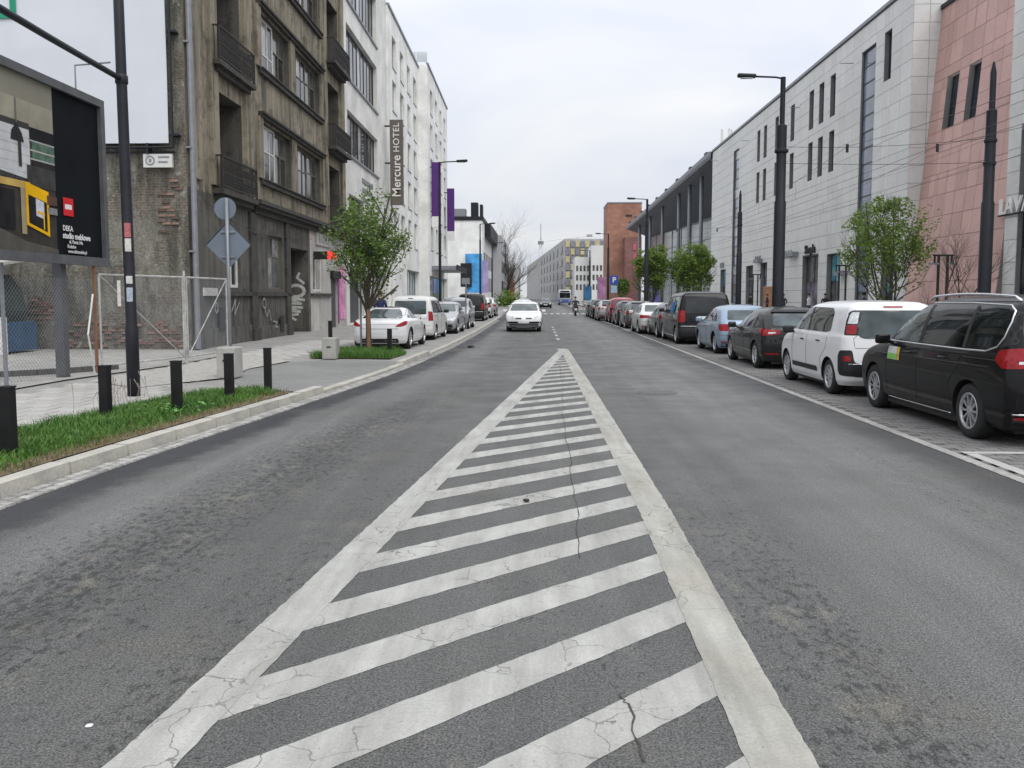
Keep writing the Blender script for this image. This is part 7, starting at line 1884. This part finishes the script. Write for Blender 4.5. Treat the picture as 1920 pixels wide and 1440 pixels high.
for i in range(900):
    p = Vector((-5.2 + r.gauss(0, 1.0), 150 + r.gauss(0, .8), .1 + abs(r.gauss(.9, .7)))); u = Vector((r.gauss(0, 1), r.gauss(0, 1), r.gauss(0, 1))).normalized() * .2; w = u.orthogonal() * .6; lm.quad(p - u, p + w, p + u, p - w)
lm.build('foliage', LEAF, sh, recalc=False); MB().tube([(-5.2, 150, .1), (-5.1, 150, 1.4)], .06, 6).build('stem', BARK, sh)
# bare shrub by the red wall
bs_ = tree('bare brown shrub at the foot of the red leaning wall', (17.6, 37.2, .12), 2.9, .3, .9, 0, 51, LEAF, 3, name='bare_shrub', bare=True)

# ================================================================== people, motorcycle, bus
def person(label, loc, rz, shirt, legs, hair, pose='walk', h=1.75, bag=None):
    t = thing('person', label, 'person', loc, rz)
    s = h / 1.75
    J = {'pel': (0, 0, .95), 'chest': (0, .01, 1.28), 'neck': (0, .01, 1.47), 'head0': (0, .03, 1.56), 'head1': (0, .035, 1.70), 'shl': (-.18, 0, 1.42), 'shr': (.18, 0, 1.42)}
    if pose == 'walk': J.update(ell=(-.24, -.08, 1.15), hal=(-.23, .04, .93), elr=(.24, .06, 1.16), har=(.22, .22, .99), knl=(-.10, .14, .50), anl=(-.10, .02, .09), tol=(-.11, .17, .05), knr=(.10, -.04, .50), anr=(.10, -.28, .13), tor=(.11, -.14, .05))
    elif pose == 'ride': J.update(pel=(0, -.05, .92), chest=(0, .10, 1.20), neck=(0, .18, 1.38), head0=(0, .22, 1.47), head1=(0, .24, 1.60), shl=(-.19, .14, 1.32), shr=(.19, .14, 1.32), ell=(-.30, .33, 1.12), hal=(-.32, .58, 1.06), elr=(.30, .33, 1.12), har=(.32, .58, 1.06), knl=(-.22, .32, .72), anl=(-.20, .12, .36), tol=(-.21, .26, .32), knr=(.22, .32, .72), anr=(.20, .12, .36), tor=(.21, .26, .32))
    else: J.update(ell=(-.26, -.03, 1.15), hal=(-.22, .08, .95), elr=(.26, -.03, 1.15), har=(.20, .14, 1.0), knl=(-.10, .02, .50), anl=(-.11, -.02, .09), tol=(-.12, .13, .05), knr=(.10, .02, .50), anr=(.11, -.02, .09), tor=(.12, .13, .05))
    hipl = tuple(Vector(J['pel']) + Vector((-.09, 0, -.05))); hipr = tuple(Vector(J['pel']) + Vector((.09, 0, -.05)))
    J['hil'] = hipl; J['hir'] = hipr
    Rd = {'pel': .145, 'chest': .155, 'neck': .06, 'head0': .085, 'head1': .095, 'shl': .075, 'shr': .075, 'ell': .048, 'elr': .048, 'hal': .036, 'har': .036, 'hil': .10, 'hir': .10, 'knl': .066, 'knr': .066, 'anl': .045, 'anr': .045, 'tol': .038, 'tor': .038}
    E_ = [('pel', 'chest'), ('chest', 'neck'), ('neck', 'head0'), ('head0', 'head1'), ('chest', 'shl'), ('shl', 'ell'), ('ell', 'hal'), ('chest', 'shr'), ('shr', 'elr'), ('elr', 'har'), ('pel', 'hil'), ('hil', 'knl'), ('knl', 'anl'), ('anl', 'tol'), ('pel', 'hir'), ('hir', 'knr'), ('knr', 'anr'), ('anr', 'tor')]
    ks = list(J); me = bpy.data.meshes.new('tmp'); me.from_pydata([tuple(x * s for x in J[k]) for k in ks], [(ks.index(a), ks.index(b)) for a, b in E_], [])
    o = bpy.data.objects.new('tmp', me); col.objects.link(o); o.modifiers.new('s', 'SKIN'); sd = o.modifiers.new('u', 'SUBSURF'); sd.levels = 1
    for i, k in enumerate(ks): me.skin_vertices[0].data[i].radius = (Rd[k] * s, Rd[k] * s * (.72 if k in ('pel', 'chest') else 1)); me.skin_vertices[0].data[i].use_root = (k == 'pel')
    dg = bpy.context.evaluated_depsgraph_get(); bd = bpy.data.meshes.new_from_object(o.evaluated_get(dg)); bpy.data.objects.remove(o)
    bd.materials.clear()
    SK = bpy.data.materials.get('skin') or pm('skin', (.42, .26, .19), .6, .1, 8)
    for mt in (shirt, legs, SK, M['black']): bd.materials.append(mt)
    hz = J['head0'][2] * s - .06 * s; pz = J['pel'][2] * s + .02
    hands = [Vector(J[k]) * s for k in ('hal', 'har')]; feet = [Vector(J[k]) * s for k in ('tol', 'tor', 'anl', 'anr')]
    for p in bd.polygons:
        c = p.center; p.use_smooth = True
        p.material_index = 2 if (c.z > hz or min((c - q).length for q in hands) < .075) else (3 if min((c - q).length for q in feet) < .09 else (1 if c.z < pz else 0))
    link('body', bd, t)
    hp = Vector(J['head1']) * s; bm = bmesh.new(); bmesh.ops.create_icosphere(bm, subdivisions=2, radius=.108 * s)
    for v in bm.verts: v.co = Vector((v.co.x * .98, v.co.y * 1.05 - .02, max(v.co.z, -.05) + .02)) + hp
    hm_ = bpy.data.meshes.new('hair'); bm.to_mesh(hm_); bm.free(); hm_.materials.append(hair)
    for p in hm_.polygons: p.use_smooth = True
    link('hair', hm_, t)
    return t
C = lambda n, c: bpy.data.materials.get(n) or pm(n, c, .8, .15, 6)
person('person in a white shirt with dark hair walking before the mall', (19.6, 63.5, .12), R(40), C('cloth_white', (.62, .62, .64)), C('cloth_jeans', (.06, .07, .10)), C('hair_dark', (.02, .016, .012)))
person('person in black clothes beside the one in the white shirt', (20.6, 63.0, .12), R(-30), C('cloth_black', (.02, .02, .022)), C('cloth_black', (.02, .02, .022)), C('hair_dark', (.02,) * 3), 'stand')
person('person in a dark coat in front of the far mall windows', (19.4, 80.0, .12), R(10), C('cloth_black', (.02,) * 3), C('cloth_grey', (.10, .10, .11)), C('hair_dark', (.02,) * 3))
person('person in dark clothes standing by the orange mall poster', (20.0, 76.5, .12), R(80), C('cloth_navy', (.02, .03, .05)), C('cloth_black', (.02,) * 3), C('hair_brown', (.06, .035, .02)))
person('person in violet-black clothes beside the tram lamp post', (18.6, 66.5, .12), R(0), C('cloth_violet', (.04, .035, .07)), C('cloth_black', (.02,) * 3), C('hair_dark', (.02,) * 3), 'stand')
person('person in a dark blue jacket beside the white small van', (-6.15, 33.5, .12), R(20), C('cloth_blue', (.025, .03, .12)), C('cloth_jeans', (.06, .07, .10)), C('hair_brown', (.06, .035, .02)))
person('person with dark hair near the trees on the plaza', (16.3, 44.0, .12), R(-60), C('cloth_black', (.02,) * 3), C('cloth_jeans', (.06, .07, .10)), C('hair_dark', (.02,) * 3), 'stand')
op = thing('poster_stand', 'orange poster stand in front of the mall windows', 'poster', (20.6, 79.0, .12)); MB().box(20.3, 21.5, 79.0, 79.1, .6, 2.6).build('poster', pm('orange_poster', (.42, .22, .12), .6, .3, 2), op); MB().box(20.3, 20.4, 79.0, 79.1, .12, .6).box(21.4, 21.5, 79.0, 79.1, .12, .6).build('foot', M['steel_grey'], op)
# motorcycle with rider, seen from behind
mc = thing('motorcycle', 'dark motorcycle ridden away from the camera in the right lane', 'motorcycle', (3.25, 76, 0))
for y in (0, 1.4): MB().lathe([(.2, -.07), (.28, -.065), (.32, -.03), (.32, .03), (.28, .065), (.2, .07)], (0, y, .32), 'x', 20).build('wheel', M['rubber'], mc, keep=False)
q = MB(); q.tube([(0, -.25, .82), (0, .2, .80), (0, .6, .92), (0, .95, .95), (0, 1.1, .8)], [.09, .16, .19, .17, .08], 10); q.build('body', M['steel_dark'], mc, keep=False)
MB().tube([(0, 0, .32), (0, .5, .5), (0, .9, .5)], .08, 8).build('engine', M['steel_grey'], mc, keep=False); MB().tube([(0, 1.4, .32), (0, 1.12, 1.0)], .035, 6).build('fork', M['steel_grey'], mc, keep=False); MB().tube([(-.36, 1.02, 1.06), (0, 1.12, 1.04), (.36, 1.02, 1.06)], .016, 6).build('handlebar', M['black'], mc, keep=False)
MB().box(-.09, .09, -.36, -.3, .72, .80).build('tail_light', M['redlamp'], mc, keep=False); MB().box(-.1, .1, -.40, -.37, .5, .66).build('number_plate', M['plate'], mc, keep=False)
rd = person('motorcyclist in dark gear with a dark helmet riding in the right lane', (3.25, 76.42, 0), 0, C('cloth_black', (.02,) * 3), C('cloth_jeans', (.06, .07, .10)), M['black'], 'ride')
# bus far ahead
bus = thing('city_bus', 'white and blue city bus coming from the far end of the street', 'bus', (4.4, 142, 0))
bm = rbox(2.5, 11, 2.75, .22, 3)
for v in bm.verts: v.co += Vector((4.4, 147.5, 1.68))
me = bpy.data.meshes.new('body'); bm.to_mesh(me); bm.free(); me.materials.append(paint('bus_white', (.6, .62, .66))); link('body', me, bus, True)
MB().box(3.12, 5.68, 141.95, 153, .45, 1.15).build('blue_skirt', paint('bus_blue', (.10, .13, .33)), bus); MB().box(3.35, 5.45, 141.9, 142.05, 1.45, 2.45).build('windscreen', M['carglass'], bus); MB().box(3.5, 5.3, 141.93, 142.05, 2.6, 2.9).build('destination_board', M['black'], bus)
for s in (3.12, 5.62): MB().box(s, s + .06, 143, 152, 1.5, 2.5).build('side_window', M['carglass'], bus)
for x in (3.4, 5.15): MB().box(x, x + .3, 141.9, 142.0, .75, .95).build('headlight', M['clearlamp'], bus)
for x in (3.2, 5.3):
    for y in (144.5, 150): MB().lathe([(0, 0), (.45, 0), (.48, .04), (.48, .26), (.45, .3), (0, .3)], (x, y, .48), 'x', 20).build('wheel', M['rubber'], bus)
bus.location = (5.3, 175, 0)
# a few far cars at the end of the street
car('far_car', 'dark far car waiting beside the bus', HATCH, P_BURG, (1.0, 128, 0), R(180), None, 'five', detail=False)
car('far_car', 'silver far car behind the small oncoming one', HATCH, P_SILVER, (-1.8, 105, 0), R(180), None, 'five', detail=False)
